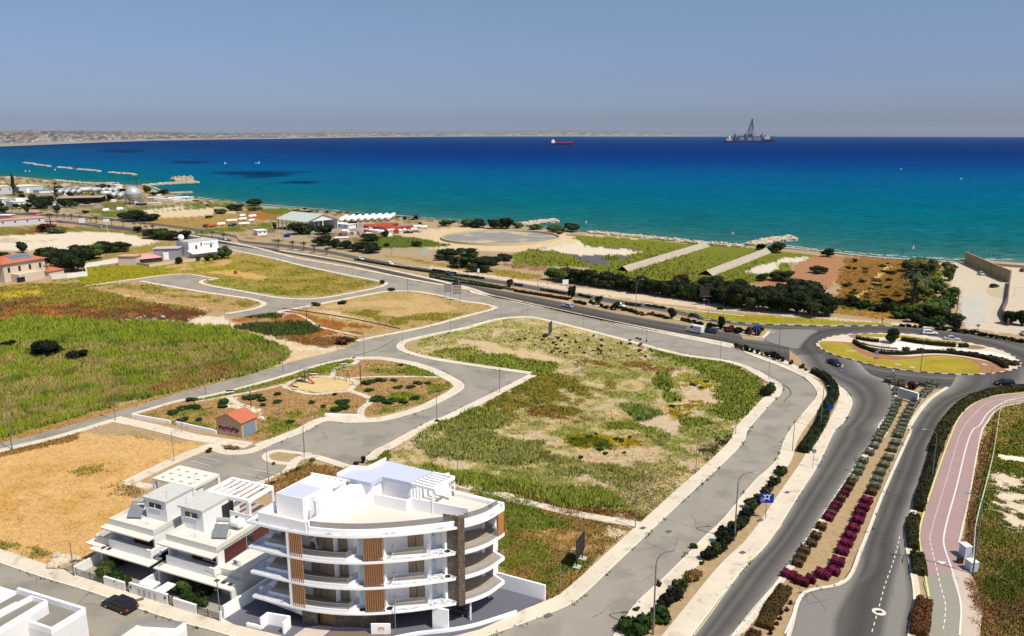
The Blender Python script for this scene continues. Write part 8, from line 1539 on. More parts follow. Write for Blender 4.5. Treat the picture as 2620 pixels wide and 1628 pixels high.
for i, (z, x0, y0, x1, m) in enumerate((('U2',75,358,110,M_BLACK),('U2',105,360,180,M_RUSTT),('U2',200,342,260,M_BRIGHT),('U2',280,312,370,M_WHITE),('U2',300,350,360,M_BLACK),('U2',390,340,480,M_WHITE),('U2',390,298,450,M_WHITE),('U2',480,310,520,M_WHITE),('U2',400,268,440,M_WHITE),('U2',480,272,535,M_BRIGHT))): tank(z, x0, y0, x1, y0-6, 12, m, f'old tank lying on the grass left of the open shed, {ORD[i]} from the left', 'old tanks on the grass')
for i, (x, y, w_) in enumerate(((1800,385,70),(1840,370,70),(1900,360,60),(1750,370,80),(1600,365,90))): house_px('container','U1',x,y+6,x+w_,y+4,y-14,8,f'small white shed near the yacht yard, {ORD[i]}', M_WHITE, M_WHITE)
house_px('open_hall','N6',285,365,700,415,225,24,'open sided hall with a pale grey gabled roof beside the road', M_WHITE, mat('pale_green_grey_roof', (.42,.46,.42), .7), style='gable', open_=7, eave=.8)
house_px('site_hut','N6',1110,350,1280,365,295,7,'small white hut with dark openings before the white tanks', M_WHITE, M_WHITE, wins=2); house_px('gatehouse','N6',0,460,130,450,395,7,'small white gatehouse by the fenced yard entrance', M_WHITE, M_WHITE, wins=2)
house_px('parked_boat_shed','N6',500,445,800,475,440,3,'low white boats under the dark trees', M_WHITE, M_WHITE) if False else None
# oval basin
c = G('U3',550,278); rx = 462/3.0425*px2m(c); y0_, y1_ = G('U3',550,332)[1], G('U3',550,222)[1]; E_ = [(c[0]+rx*math.cos(t), (y0_+y1_)/2+(y1_-y0_)/2*math.sin(t)) for t in np.linspace(0, 2*math.pi, 73)[:-1]]
T = thing('round_basin', 'wide shallow round basin with a low beige wall near the shore', 'basin', c, world=True); q = MB(); q.ribbon(E_, .9, 0, 1.3, 0, True); q.build('basin_wall', mat('beige_basin_wall', (.52,.42,.24), .9), T); q = MB(); q.sheet(E_, .25); q.build('basin_floor', mat('cracked_basin_floor', (.24,.22,.20), .9, .1, .12, .3, col2=(.42,.36,.27), mask=(.05,.52,.62)), T)
# stone faced banks
def bank(z, a, b_, w_, hh_, label):
 A, B_ = G(z, *a), G(z, *b_); v = Vector((B_[0]-A[0], B_[1]-A[1])); L = v.length; v.normalize(); n = Vector((v.y, -v.x)); T = thing('embankment', label, 'embankment', (*A, 0), world=True)
 P = lambda s_, c: (A[0]+v.x*s_+n.x*c, A[1]+v.y*s_+n.y*c); q = MB(); N_ = int(L/2.2)
 for i in range(N_): s0, s1 = i*L/N_+.08, (i+1)*L/N_-.08; q.add([(*P(s0,w_*.5),.05),(*P(s1,w_*.5),.05),(*P(s1,0),hh_),(*P(s0,0),hh_),(*P(s0,-.3),hh_),(*P(s1,-.3),hh_)], [(0,1,2,3),(3,2,5,4)])
 q.build('stone_facing', mat('facing_slabs', (.38,.33,.26), .9, .1, .15, .6), T); q = MB(); q.add([(*P(0,-w_*.6),0),(*P(L,-w_*.6),0),(*P(L,-.3),hh_-.03),(*P(0,-.3),hh_-.03),(*P(0,0),hh_-.05),(*P(L,0),hh_-.05),(*P(L,w_*.48),0),(*P(0,w_*.48),0)], [(1,0,3,2),(2,3,4,5),(5,4,7,6)]); q.build('earth_bank', mat('red_bank_earth', (.36,.20,.10), .95, .1, .15, .5), T)
bank('U3',(1500,530),(2140,335),6.2,2.2,'long stone faced bank running to the shore, left one'); bank('U4',(20,430),(500,245),6.2,2.2,'long stone faced bank running to the shore, right one')
# breakwaters, jetties, walls
M_ROCK = mat('pale_rock', (.48,.41,.30), .95, .1, .25, .5)
def rocks(name, pts, wd, hh_, label, n, cat='breakwater', z=-.9, seed=3, rs=(.5,1.2)):
 rg = random.Random(seed); P = smooth(pts, 6); A_ = np.array(P); d = np.r_[0, np.cumsum(np.hypot(*np.diff(A_, axis=0).T))]; q = MB()
 q.ribbon(P, wd*.8, z-1, z+hh_*.6)
 for i in range(n):
  t = rg.random()*d[-1]; x, y = np.interp(t, d, A_[:, 0]), np.interp(t, d, A_[:, 1]); o = rg.uniform(-.5, .5); r = rg.uniform(*rs)*wd*.13; hz = z+hh_*(1-abs(o)*1.3)*rg.uniform(.6, 1)
  t2 = min(t+1, d[-1]); dx, dy = np.interp(t2, d, A_[:, 0])-np.interp(t2-1.5, d, A_[:, 0]), np.interp(t2, d, A_[:, 1])-np.interp(t2-1.5, d, A_[:, 1]); l = math.hypot(dx, dy)+1e-6
  q.ball((x-dy/l*o*wd, y+dx/l*o*wd, hz),(r*rg.uniform(.8,1.5), r*rg.uniform(.8,1.4), r*rg.uniform(.6,1)), 6, 4)
 return tag(q.build(name, M_ROCK), label, cat)
rocks('breakwater', GL('U3',(690,170),(860,148),(990,137)), 7, 2.6, 'rock breakwater at the shore trees in the middle', 220); rocks('breakwater', GL('U4',(350,200),(520,165),(690,150)), 7, 3, 'rock breakwater with broken end on the right', 260)
rocks('breakwater', GL('U1',(1480,222),(1700,205),(2060,186)), 8, 2.5, 'long low breakwater reaching out at the far left', 200); rocks('rubble_mound', GL('U1',(1790,190),(1880,186),(2010,183)), 16, 9, 'pale mound of rubble on the far left breakwater', 420, 'mound', rs=(.2,.45)); rocks('jetty', GL('U1',(1770,298),(1900,293),(2000,290)), 4, 2, 'small low jetty beside the rounded dark tree', 60, 'jetty')
for i, (a, c) in enumerate((((215,411),(310,420)),((335,429),(440,440)),((515,450),(630,460)),((690,468),(885,485)),((975,496),(1200,515)))): rocks('offshore_breakwater', GL('H1', a, c, h=-.9), 9, 2.2, f'offshore rock breakwater, {ORD[i]} from the left in the line', 70, seed=i)['group'] = 'offshore breakwaters'
rocks('shore_rocks', GL('U3',(1240,232),(1700,275),(2190,325),(2434,342)), 6, 2.2, 'band of broken rock lining the shore in the middle', 300, 'rocks', -.4); rocks('shore_rocks', GL('U4',(620,225),(900,252),(1250,292),(1600,318),(1900,335)), 3, 1.4, 'thin line of rock and debris at the shore on the right', 160, 'rocks', -.3); rocks('shore_rocks', GL('U1',(560,175),(980,210),(1240,205)), 8, 3, 'rubble heaps along the far left shore', 100, 'rocks', -.4)
rocks('rubble_heap', GL('C3',(660,200),(760,190),(860,240)), 3, 1.2, 'heap of rubble and stones beside the left lamp', 34, 'rubble', 0, rs=(.6,1.4))
M_HW = mat('stained_block_wall', (.32,.25,.13), .9, .1, .3, .5); wallthing('harbour_wall', 'long high block wall between the pale yard and the beach road', GL('N8',(430,205),(700,330),(900,425),(1150,530)), .6, 5.2, M_HW); wallthing('yard_wall', 'dark edged wall of the yard running down from the harbour wall', GL('N8',(1150,540),(1115,850),(1040,1010),(1035,1060),(1130,1225)), .4, 2.2, mat('purple_brown_wall', (.17,.10,.11), .9)); wallthing('quay_wall', 'brown quay wall along the sea at the right edge', GL('N8',(440,170),(900,235),(1600,290)), 8, 1.2, mat('brown_quay', (.38,.27,.18), .9, .1, .1, .2))
rail('mesh_fence', GL('N8',(480,180),(800,280),(1165,420)), 'tall thin mesh fence above the harbour wall', 7.5, 5, M_STEEL, .05); rail('fence', GL('U2',(1650,560),(2000,560),(2434,570)), 'low post fence along the lane behind the reeds', 1.2, 4, M_CONC, .06)
T = thing('football_goal', 'thin goal frame in the yard at the right edge', 'goal', G('N8',1225,735)); q = MB(); q.tube([(0,0,0),(0,0,3),(6,0,3),(6,0,0)], .07, 5); q.build('goal_frame', M_STEEL, T)
wallthing('roadside_wall', 'pale concrete wall along the road at the far left', GL('N4',(1230,1110),(1500,1145),(1900,1200),(2069,1225)), .5, 1.6, M_CONC); wallthing('lane_wall', 'white wall beside the lane between garden grove and pink pavilion', GL('NB',(1650,490),(1900,455),(2300,390)), .4, 1.9, M_WHITE); wallthing('garden_wall', 'white wall in front of the tiled house garden', GL('NB',(1010,715),(1300,705),(1700,655),(1640,520)), .3, 2.0, M_WHITE)
# tiled house
T, P, L, h = house_px('tiled_house','NB',100,790,905,650,430,13,'cream two storey house with an orange tiled roof and solar panels', M_CRW, M_TILE, style='hip', wins=4, eave=.9)
q = MB()
for i in range(5): 
 for j in range(2): a0 = L*.3+i*L*.1; c0 = 1.3+j*2.2; z0 = h+.25+c0*.42; q.add([(*P(a0,c0),z0),(*P(a0+L*.09,c0),z0),(*P(a0+L*.09,c0+2),z0+.84),(*P(a0,c0+2),z0+.84)], [(0,1,2,3)])
q.build('solar_panel', mat('solar_panel_blue', (.16,.18,.24), .3, .5), T)
q = MB(); q.prism([P(L*.15,-5), P(L*.75,-5), P(L*.75,0), P(L*.15,0)], 0, h*.42); q.build('lower_wing', M_CRW, T); q = MB(); q.prism([P(L*.1,-4.8), P(L*.28,-4.8), P(L*.28,-5.06), P(L*.1,-5.06)], 0, h*.28); q.build('garage_door', M_BLACK, T)
house_px('tiled_porch','NB',960,660,1250,610,570,9,'low orange tiled porch roof beside the cream house', M_CRW, M_TILE, style='hip', eave=.5)
# restaurant
T, P, L, h = house_px('restaurant','NC',1560,530,2130,455,245,11,'white restaurant building with a long white awning', M_WHITE, M_CONC, wins=2, eave=0)
q = MB(); q.add([(*P(-1,-5),h*.32),(*P(L,-5),h*.32),(*P(L,0),h*.5),(*P(-1,0),h*.5),(*P(-1,-5),h*.3),(*P(L,-5),h*.3),(*P(L,0),h*.48),(*P(-1,0),h*.48)], [(0,1,2,3),(7,6,5,4),(0,4,5,1),(1,5,6,2),(2,6,7,3),(3,7,4,0)]); q.build('awning', M_BRIGHT, T)
q = MB(); [q.prism([P(L*.52+i*L*.04,-.08), P(L*.545+i*L*.04,-.08), P(L*.545+i*L*.04,0), P(L*.52+i*L*.04,0)], h*.74, h*(.84+.03*(i % 3 == 0))) for i in range(9)]; q.build('wall_lettering', mat('grey_letters', (.30,.33,.40), .7), T); q = MB(); q.prism([P(L*.4,-.08), P(L*.44,-.08), P(L*.44,0), P(L*.4,0)], h*.7, h*.93); q.build('wall_figure', M_BLACK, T)
q = MB(); q.ball((*P(L*.1,9), h+1.9), 1.5, 14, 9); q.build('roof_sphere', M_BRIGHT, T, smooth_=True)
house_px('grey_annex','NC',870,570,1350,560,365,7,'grey walled annex left of the restaurant', mat('bluish_grey_wall', (.27,.28,.33), .8), M_CONC, wins=1, door=.5)
house_px('pink_pavilion','NC',530,650,1030,600,570,9,'low pavilion with a wide pink roof beside the restaurant', M_BDK, M_PINKR, style='hip'); house_px('beige_shed','NC',180,670,520,670,510,6,'plain beige shed at the left of the pink pavilion', M_CRW, M_PINKR)
wallthing('restaurant_wall', 'low beige wall below the pink pavilion and restaurant', GL('NC',(530,665),(780,710),(1250,640),(1700,590)), .3, 1.2, M_CRW)
# palms
def palm_mesh():
 b = MB(); b.tube([(0,0,0),(.1,0,2.5),(.05,0,5)], [.32,.24,.22], 7); t = _mk(b, 'trunk', M_BARK); b = MB(); rg = random.Random(2)
 for k in range(22):
  a = k*2.4; el = rg.uniform(-.3, 1.1); c, s_ = math.cos(a), math.sin(a); w_ = .28; pts = [(0, 5),(.9*math.cos(el), 5+.9*math.sin(el)+.2),(1.7*math.cos(el)+.2, 5+1.3*math.sin(el)-.1),(2.1*math.cos(el)+.4, 5+1.0*math.sin(el)-.8)]
  for (r0, z0),(r1, z1) in zip(pts[:-1], pts[1:]): b.quad((r0*c-s_*w_, r0*s_+c*w_, z0-.1),(r0*c+s_*w_, r0*s_-c*w_, z0-.1),(r1*c+s_*w_, r1*s_-c*w_, z1),(r1*c-s_*w_, r1*s_+c*w_, z1))
 return t, _mk(b, 'fronds', mat('palm_green', (.035,.05,.018), .7, .2, .3, 3.))
PM = palm_mesh()
def palm(z, x, y, ytop, label, dark=False):
 at = G(z, x, y); h = topz(at, S(z, x, ytop)[1]); T = thing('palm_tree', label, 'palm', at, random.random()*6, 'palms'); T.scale = (h/7*1.15, h/7*1.15, h/6.3)
 for n, me in zip(('trunk', 'fronds'), PM): o = bpy.data.objects.new(n, me); COL.objects.link(o); o.parent = T
for i, (z, x, y, yt) in enumerate((('N4',400,890,810),('N4',250,890,820),('N4',850,970,890),('N4',1170,1015,880),('N4',1310,1035,925),('N4',1460,1055,930),('N4',1630,1040,960),('N4',1850,1110,1010),('N4',1965,1125,985),('N4',1780,1100,1040),('N5',55,1055,900),('N5',405,1105,955),('N5',660,1140,980),('N5',900,1150,1040),('N5',1045,1130,1055),('N5',1170,1210,1105),('N5',1305,1215,1095),('N5',275,730,660),('N5',470,740,670),('U1',2100,760,695),('U1',2205,775,695),('U1',2325,795,720),('N6',290,628,510),('N6',490,655,530),('N6',655,675,540),('N6',800,705,580),('N6',975,735,630),('U1',1500,660,610),('U1',1590,690,630))):
 palm(z, x, y, yt, f'small palm of the roadside row, {ORD[i]} from the far left')
palm('N5',955,220,50,'tall shaggy palm standing behind the gas sphere'); palm('N4',1030,1150,915,'taller twin stemmed palm at the left roadside wall'); palm('NB',860,640,350,'dark palm in front of the cream house'); palm('N8',640,1290,1195,'single small palm before the beach road entrance'); palm('U4',1590,655,370,'very tall dark palm above the brown scrub')
for z, x, y, yt, lb in (('N8',285,1135,690,'dark leaning utility pole at the leafy trees'),('N6',1070,640,500,'slim pole beside the double sign boards'),('U4',1355,800,760,'short post on the lawn strip behind the roundabout'),('U4',220,200,115,'slim light post standing at the water right of the bank'),('U4',1515,260,215,'slim light post standing in the water at the right')):
 at = G(z, x, y); q = MB(); q.tube([(0,0,-1.2),(0,0,topz(at, S(z, x, yt)[1]))], .12, 6); q.box(-.35,.35,-.06,.06,topz(at, S(z, x, yt)[1])-.4,topz(at, S(z, x, yt)[1])-.25); o = q.build('utility_pole', M_BARK); o.location = (*at, 0); tag(o, lb, 'pole')
# ---------------- far coast ----------------
def sea_d(px, py):
 """distance at which the curved sea passes behind picture row py"""
 k = ((py-814)/F); a = SN+k*CS; b_ = CS-k*SN; s_ = max(a/b_, 2*math.sqrt((H+.9)/(2*RE))*1.0005); D = RE*(s_-math.sqrt(max(s_*s_-2*(H+.9)/RE, 0))); return D
def sea_pt(px, py, z=0):
 D = sea_d(px, py); x = (px-1310)/F*D*(CS+SN*D*0) ; y = D; x = (px-1310)/F*(D*CS+(H+.9)*SN); return (x, y, -.9-(x*x+y*y)/(2*RE)+z)
CL = [(-1500,400,325),(-700,388,328),(0,375.5,334.5),(144,369.5,334.5),(288,363.5,335.5),(400,360,337),(431,359.6,338.5),(560,357,341),(700,355.6,340),(815,353.5,339.5),(930,351.6,339),(1070,350.5,339.5),(1193,349.6,338.5),(1300,349.3,337.2),(1450,349.2,336),(1550,349.15,336),(1620,349.1,339),(1700,349.1,341.5),(1800,349.1,344),(1860,349.1,348)]
def build_coast():
 c = np.array(CL); xs = np.arange(-1500, 1861, 6.); mb = MB(); cols = []; nr = 16
 for px in xs:
  yb = np.interp(px, c[:, 0], c[:, 1]); yt = np.interp(px, c[:, 0], c[:, 2])+1.2*(float(vn(px/23, 3))-.5)+.8*(float(vn(px/7, 8))-.5); D0 = sea_d(px, yb); D1 = D0*1.5+500
  for j in range(nr):
   f = j/(nr-1); D = D0+(D1-D0)*f; py = yb+(yt-yb)*(f**.7 if f < 1 else 1)
   k = (py-814)/F; z = H-D*(SN+k*CS)/(CS-k*SN); dp = D*CS-(z-H)*SN; x = (px-1310)/F*dp
   if j == 0: z -= 6
   mb.v.append((x, D, z+float(fbm(np.array([x/160]), np.array([D/160]))[0]-.5)*18*f)); n = float(fbm(np.array([px/9]), np.array([D/260.]), 4)[0]); n2 = float(vn(px/3.1, D/90))
   t, g, w_ = np.array((.215,.17,.145)), np.array((.065,.085,.09)), np.array((.34,.32,.31)); a = min(max((n-.42)*6, 0), 1); cc = g*(1-a)+t*a  # land tones pulled towards blue: part of the distance haze is in the colour
   if n2 > .72 and f < .6 : cc = w_
   if j <= 1: cc = np.array((.24,.215,.19))
   cols.append(cc)
 a = (np.arange(len(xs)-1)[:, None]*nr+np.arange(nr-1)[None, :]).ravel(); mb.f = np.stack([a, a+nr, a+nr+1, a+1], 1).tolist(); struct(mb, 'far_hills', mat('far_land', attr='Col', rough=.95, spec=.05), cols=np.array(cols))
build_coast()
rg = random.Random(9)
def fbox(name, px, py, wpx, hpx, label, m=M_WHITE, cat='building', group=None, dep=1.02):
 D = sea_d(px, py)*dep; k = (py-814)/F; z = H-D*(SN+k*CS)/(CS-k*SN); s_ = (D*CS-(z-H)*SN)/F; x = (px-1310)*s_; T = thing(name, label, cat, (x, D, z), group=group)
 q = MB(); q.box(-wpx/2*s_, wpx/2*s_, 0, 8, -6, hpx*s_); q.build('wall', m, T); q = MB(); q.box(-wpx/2*s_*1.03, wpx/2*s_*1.03, -.5, 8.5, hpx*s_, hpx*s_+1); q.build('roof', M_CONC, T)
for i, (x, w_, h_) in enumerate(((580/3.477,14,8.5),(640/3.477,10,7.5),(678/3.477,11,9.5),(716/3.477,9,8.5),(530/3.477,5,5))): fbox('hotel_block', x, 364.0-i*.2, w_, h_, f'pale hotel block on the far shore, {ORD[i]} of the cluster', mat('pale_hotel', (.55,.56,.58), .8), group='hotel blocks on the far shore')
fbox('hill_building', 1408/3.477, 339.2, 37, 1.6, 'long white building on the crest of the far hills', M_BRIGHT, dep=1.35)
for k in range(46):
 px = rg.uniform(-20, 700) if k < 34 else rg.uniform(700, 1300); yb = float(np.interp(px, [c_[0] for c_ in CL], [c_[1] for c_ in CL])); yt = float(np.interp(px, [c_[0] for c_ in CL], [c_[2] for c_ in CL])); fbox('coastal_house', px, yb-1-(yb-yt)*rg.uniform(0, .35), rg.uniform(2, 6), rg.uniform(1, 2.4), 'tiny pale house on the hazy far shore', rg.choice([M_WHITE, M_CRW, M_LGW]), group='houses on the far shore', dep=1.03)
for i, x in enumerate((578,601,615)):
 px, py = 700+x/3.0425, 350.5; p = sea_pt(px, py); s_ = math.hypot(p[0], p[1])/F; T = thing('power_station_chimney', f'thin banded chimney on the far shore, {["left","middle","right"][i]} of three', 'chimney', p, group='chimneys on the far shore'); hh_ = 20*s_
 q = MB(); q.tube([(0,0,-5),(0,0,hh_*.45)], s_*.45, 8); q.build('shaft', M_WHITE, T); q = MB(); q.tube([(0,0,hh_*.45),(0,0,hh_)], s_*.4, 8); q.build('banded_top', mat('dull_red', (.30,.14,.13), .8), T)
# ---------------- ships ----------------
M_HULL = mat('navy_hull', (.006,.012,.075), .5, .3); M_DRK = mat('blue_grey_steel', (.045,.065,.12), .6, .3)
def place(px, py): p = sea_pt(px, py); return p, (p[1]*CS+H*SN)/F
p, s_ = place(1921, 364.6); T = thing('drill_ship', 'dark blue drill ship with a tall lattice derrick on the horizon', 'ship', p); u = s_*150/2434   # u: metres per zoomed pixel
X = lambda x: (x-1315)*u; Zz = lambda y: (1115-y)*u; D_ = 22
q = MB(); n_ = [(215,1040),(235,1115),(2170,1115),(2260,1000),(1830,985),(1790,1040)]; o = len(q.v); q.v += [(X(x), y_, Zz(y)) for y_ in (-D_, D_) for x, y in n_]; m = len(n_); q.f += [tuple(range(m)), tuple(range(2*m-1, m-1, -1))]+[(i, m+i, m+(i+1) % m, (i+1) % m)[::-1] for i in range(m)]; q.build('hull', M_HULL, T)
for x0, x1, y0, y1 in ((615,670,800,1040),(1040,1110,780,1040),(1720,1760,800,1040),(1170,1340,880,960),(1500,1700,870,900),(820,1010,860,890),(820,1010,810,830)): q = MB(); q.box(X(x0), X(x1), -D_*.5, D_*.5, Zz(y1), Zz(y0)); q.build('deck_machinery', M_DRK, T)
for x, y0, y1 in ((630,690,800),(1095,660,780),(1780,690,800),(1460,710,900),(740,790,1030)): q2 = MB(); q2.tube([(X(x), 0, Zz(y1)), (X(x), 0, Zz(y0))], 9*u, 5); q2.build('crane_mast', M_DRK, T)
q = MB(); q.bar((X(2080),0,Zz(890)), (X(2290),0,Zz(855)), 30*u, 20*u); q.build('helideck', M_DRK, T)
for a, b_, c_, d_ in ((1130,1340,920,1045),(1430,1700,905,1045),(1380,1440,860,1040),(800,1010,930,1045)): q = MB(); q.box(X(a), X(b_), -D_*.7, D_*.7, Zz(d_), Zz(c_)); q.build('deck_module', mat('pale_blue_steel', (.16,.20,.30), .6), T)
for a, b_, c_, d_ in ((1830,2070,880,1000),(1900,2040,810,880),(270,510,960,1040),(820,1010,935,965)): q = MB(); q.box(X(a), X(b_), -D_*.8, D_*.8, Zz(d_), Zz(c_)); q.build('accommodation_block', mat('pinkish_white', (.50,.42,.42), .7), T)
q = MB(); q.ball((X(425), 0, Zz(920)), 40*u, 10, 7); q.build('radome', M_BRIGHT, T)
q = MB(); lv = [(790,1190,1345),(600,1190,1370),(480,1235,1375),(330,1280,1340),(150,1305,1325)]
for (y0, a0, b0), (y1, a1, b1) in zip(lv[:-1], lv[1:]):
 for yy0 in (-1, 1):
  w0, w1 = (b0-a0)/2*u, (b1-a1)/2*u
  q.bar((X(a0), yy0*w0, Zz(y0)),(X(a1), yy0*w1, Zz(y1)), 15*u, 15*u); q.bar((X(b0), yy0*w0, Zz(y0)),(X(b1), yy0*w1, Zz(y1)), 15*u, 15*u); q.bar((X(a0), yy0*w0, Zz(y0)),(X(b1), yy0*w1, Zz(y1)), 9*u, 9*u); q.bar((X(b0), yy0*w0, Zz(y0)),(X(a1), yy0*w1, Zz(y1)), 9*u, 9*u); q.bar((X(a1), yy0*w1, Zz(y1)),(X(b1), yy0*w1, Zz(y1)), 16*u, 12*u)
q.box(X(1180), X(1360), -D_*.4, D_*.4, Zz(900), Zz(780)); q.box(X(1285), X(1335), -3, 3, Zz(320), Zz(230)); q.build('derrick', M_DRK, T)
p, s_ = place(1438, 371.6); T = thing('tanker_ship', 'red decked tanker with a white bridge at its left end', 'ship', p); u = s_*640/2434; X = lambda x: (x-228)*u; Zz = lambda y: (318-y)*u
q = MB(); n_ = [(108,298),(115,318),(330,318),(345,292),(335,297)]; o = 0; q.v += [(X(x), y_, Zz(y)) for y_ in (-9, 9) for x, y in n_]; m = 5; q.f += [tuple(range(m)), tuple(range(2*m-1, m-1, -1))]+[(i, m+i, m+(i+1) % m, (i+1) % m)[::-1] for i in range(m)]; q.build('hull', M_HULL, T)
q = MB(); q.box(X(160), X(335), -8, 8, Zz(306), Zz(292)); [q.box(X(a), X(a+22), -5, 5, Zz(292), Zz(286)) for a in (175,215,250,290)]; q.build('deck', mat('deck_red', (.42,.02,.05), .6), T); q = MB(); q.box(X(125), X(158), -8, 8, Zz(302), Zz(276)); q.box(X(132), X(150), -6, 6, Zz(276), Zz(266)); q.build('bridge', M_BRIGHT, T); q = MB(); q.tube([(X(140),0,Zz(268)),(X(140),0,Zz(258))], 2*u, 5); q.tube([(X(330),0,Zz(295)),(X(330),0,Zz(272))], 1.5*u, 5); q.build('mast', M_STEEL, T)
for i, (z, x, y, hp_) in enumerate((('H1',2005,417,22),('H1',2290,411,22),('H1',491,473,16),('H1',228,485,14),('H1',264,483,14))):
 px, py = S(z, x, y); p, s_ = place(px, py); hh_ = hp_/3.477*s_; T = thing('sailing_boat', ['white sail boat left of the catamaran','white boat with its sail up and long wake hull','small white sail boat inside the offshore breakwaters','tiny sail boat at the far left, left one','tiny sail boat at the far left, right one'][i], 'boat', p, group='sailing boats')
 q = MB(); L = hh_*(2.2 if i == 1 else .7); q.add([(-L*.5,-1,.8),(L*.5,0,.9),(-L*.5,1,.8),(-L*.45,-.6,-.3),(L*.4,0,-.3),(-L*.45,.6,-.3)], [(0,1,2),(0,3,4,1),(1,4,5,2),(2,5,3,0)]); q.build('hull', M_BRIGHT, T); x_ = L*.35 if i == 1 else 0; q = MB(); q.add([(x_,-.1,1),(x_-hh_*.38,-.1,1.4),(x_,-.1,hh_),(x_,.1,1),(x_-hh_*.38,.1,1.4),(x_,.1,hh_)], [(0,1,2),(5,4,3),(0,3,4,1),(1,4,5,2),(2,5,3,0)]); q.build('sail', M_BRIGHT, T)
for i, (px, py) in enumerate(((2306,434),(2459,459),(1500,571),(1875,600),(2337,637))):
 p, s_ = place(px, py); T = thing('small_boat', f'tiny pale boat or buoy on the open water, {ORD[i]} from the {"horizon" if i < 2 else "shore"}', 'boat', p, group='tiny boats'); q = MB(); L = 3.2*s_; q.add([(-L,-L*.3,.6),(L,0,.8),(-L,L*.3,.6),(-L*.8,-L*.2,-.3),(L*.7,0,-.3),(-L*.8,L*.2,-.3)], [(0,1,2),(0,3,4,1),(1,4,5,2),(2,5,3,0)]); q.build('hull', mat('pale_orange', (.60,.40,.30), .6), T); q = MB(); q.box(-L*.3, L*.2, -L*.15, L*.15, .5, 1.6); q.build('cabin', M_BRIGHT, T)
# ---------------- haze ----------------
hz = MB(); hz.box(-52000, 52000, -6500, 49000, -420, 330); ho = hz.build('haze', MT['sea_water']); ho['kind'] = 'stuff'; ho['label'] = 'thin summer haze over the bay'; ho['category'] = 'haze'
mh = bpy.data.materials.new('haze'); mh.use_nodes = True; mh.node_tree.nodes.clear(); ou = mh.node_tree.nodes.new('ShaderNodeOutputMaterial'); pv = mh.node_tree.nodes.new('ShaderNodeVolumePrincipled'); pv.inputs['Color'].default_value = (.80,.86,.95,1); pv.inputs['Density'].default_value = .000008; pv.inputs['Anisotropy'].default_value = 0
mh.node_tree.links.new(pv.outputs[0], ou.inputs['Volume']); ho.data.materials[0] = mh

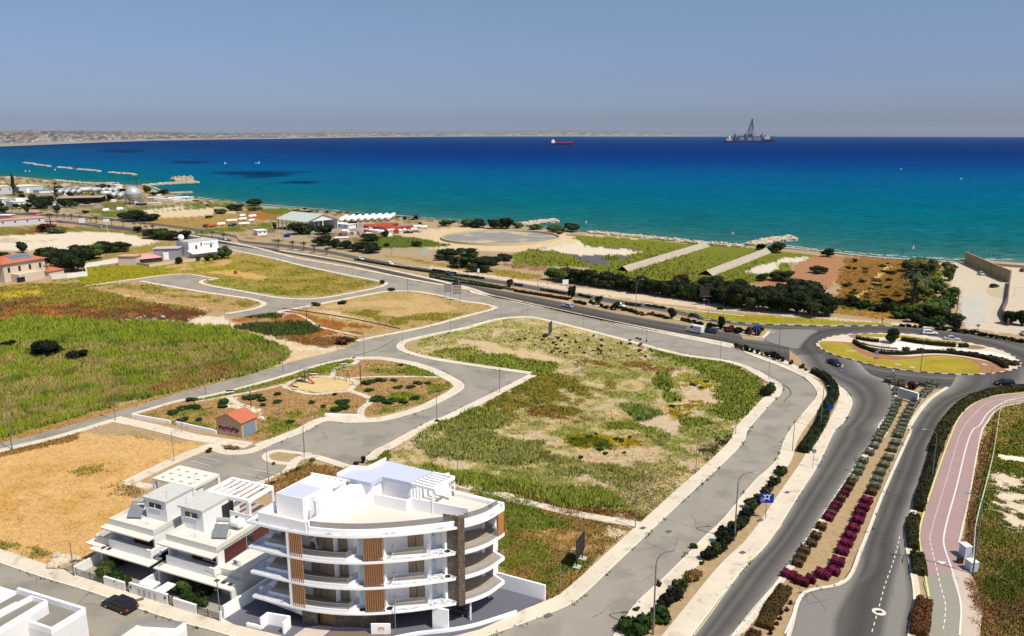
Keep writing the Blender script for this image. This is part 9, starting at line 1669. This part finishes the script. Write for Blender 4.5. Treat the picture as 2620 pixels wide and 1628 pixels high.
SF = MB(); rg2 = random.Random(4)
for lay, (o_, wd) in enumerate(((.6, 1.0), (4.5, .7))):
 run = []
 for i in range(900):
  px = 150+i*2.8; x, y = unp(px, coast_y(px), -.85); g_ = float(vn(px/(14+lay*9), 5+lay*7)); y += o_+8.8+1.2*math.sin(px/31)
  if g_ > (.35 if lay == 0 else .62): run.append((x, y))
  else:
   if len(run) > 3: SF.ribbon(run, [max(.15, wd*(.4+1.2*float(vn(k*.31, lay+2)))) for k in range(len(run))], -.86, -.84+lay*.003)
   run = []
o = struct(SF, 'surf_foam', mat('sea_foam', (.55,.62,.60), .9, .1))
for i, (z, x0, x1, y, yt, dp, wl, rf) in enumerate((('N4',20,120,300,270,8,M_WHITE,M_PINKR),('N4',420,520,280,255,8,M_CRW,M_CRM),('N4',870,960,290,272,7,M_WHITE,M_WHITE),('N4',1260,1400,365,340,7,M_WHITE,M_CREAMW),('N4',120,280,210,185,8,M_WHITE,M_WHITE),('N4',640,760,560,525,7,M_CRW,M_BRR),('N4',860,1060,640,560,9,M_CRW,M_BRR),('N4',1600,1890,800,765,6,M_CRW,M_BRR),('N4',-80,200,1010,970,7,M_PINKR,M_WHITE),('N4',930,1090,1130,1080,5,M_LGW,M_PINKR),('N5',1180,1420,520,495,6,M_WHITE,M_WHITE),('N5',1400,1700,555,525,6,M_BRIGHT,M_WHITE),('N5',1780,2160,560,490,9,M_WHITE,M_WHITE),('N5',930,1140,660,615,5,M_BLACK,M_BLR),('N5',1190,1480,650,615,5,M_WHITE,M_WHITE),('N5',2200,2320,570,545,5,M_BDK,M_BRR),('N6',1100,1200,310,290,5,M_CRW,M_WHITE),('N6',370,450,485,455,3,M_BLUE,M_BLUE),('N6',1090,1270,510,495,4,M_WHITE,M_WHITE),('N6',1290,1400,350,270,3,M_BLACK,M_BDK))):
 house_px('outbuilding', z, x0, y, x1, y-2, yt, dp, ['low shed with a pink roof at the far left shore','small cream shed near the far left shore','small white shed on the earth strip by the sea','white flat hut on the far left shore','long white hut at the very edge of the left shore','small brown roofed hut behind the dark trees','brown roofed hut left of the slim cypress','low brown wall building under the long shed','long white stall behind the roadside wall at left','grey pink shed end by the twin palm','white boat shed behind the yacht yard','long white boat hull shed in the yacht yard','big white boat hall at the small beach','dark low trucks shed right of the gas sphere','low white shed right of the dark trucks shed','dark hut at the shore beside the boat hall','small hut left of the white tanks','blue container below the big shed tree','white slab shed beside the double sign','dark frame hut before the white tanks'][i], wl, rf, wins=2 if x1-x0 > 150 else 0)

rg = random.Random(31)
for k in range(46):
 z, x, y = ('U1', rg.uniform(0, 2300), rg.uniform(230, 480)) if k < 26 else ('N6', rg.uniform(900, 2350), rg.uniform(395, 470)); y = y if z == 'N6' else 230+(y-230)*(.5+x/2300*.5); at = G(z, x, y)
 if S(z, x, y)[1] < coast_y(S(z, x, y)[0])+9: continue
 q = MB(); a, b_, c_ = rg.uniform(1, 3.2), rg.uniform(.8, 1.6), rg.uniform(.8, 2.4); q.box(-a, a, -b_, b_, 0, c_); q.box(-a*.96, a*.96, -b_*.96, b_*.96, c_, c_+.12); q.box(-a*.5, a*.1, -b_*.6, b_*.6, c_+.12, c_+.5); o = q.build('storage_crate', rg.choice([M_WHITE, M_WHITE, M_LGW, M_BRR, M_BDK, M_RUSTT])); o.location = (*at, 0); o.rotation_euler[2] = rg.uniform(0, 3); tag(o, 'small storage box standing in the industrial yards by the shore', 'box', 'boxes in the industrial yards')

for o in bpy.data.objects:
 if '_w' in o.keys(): del o['_w']
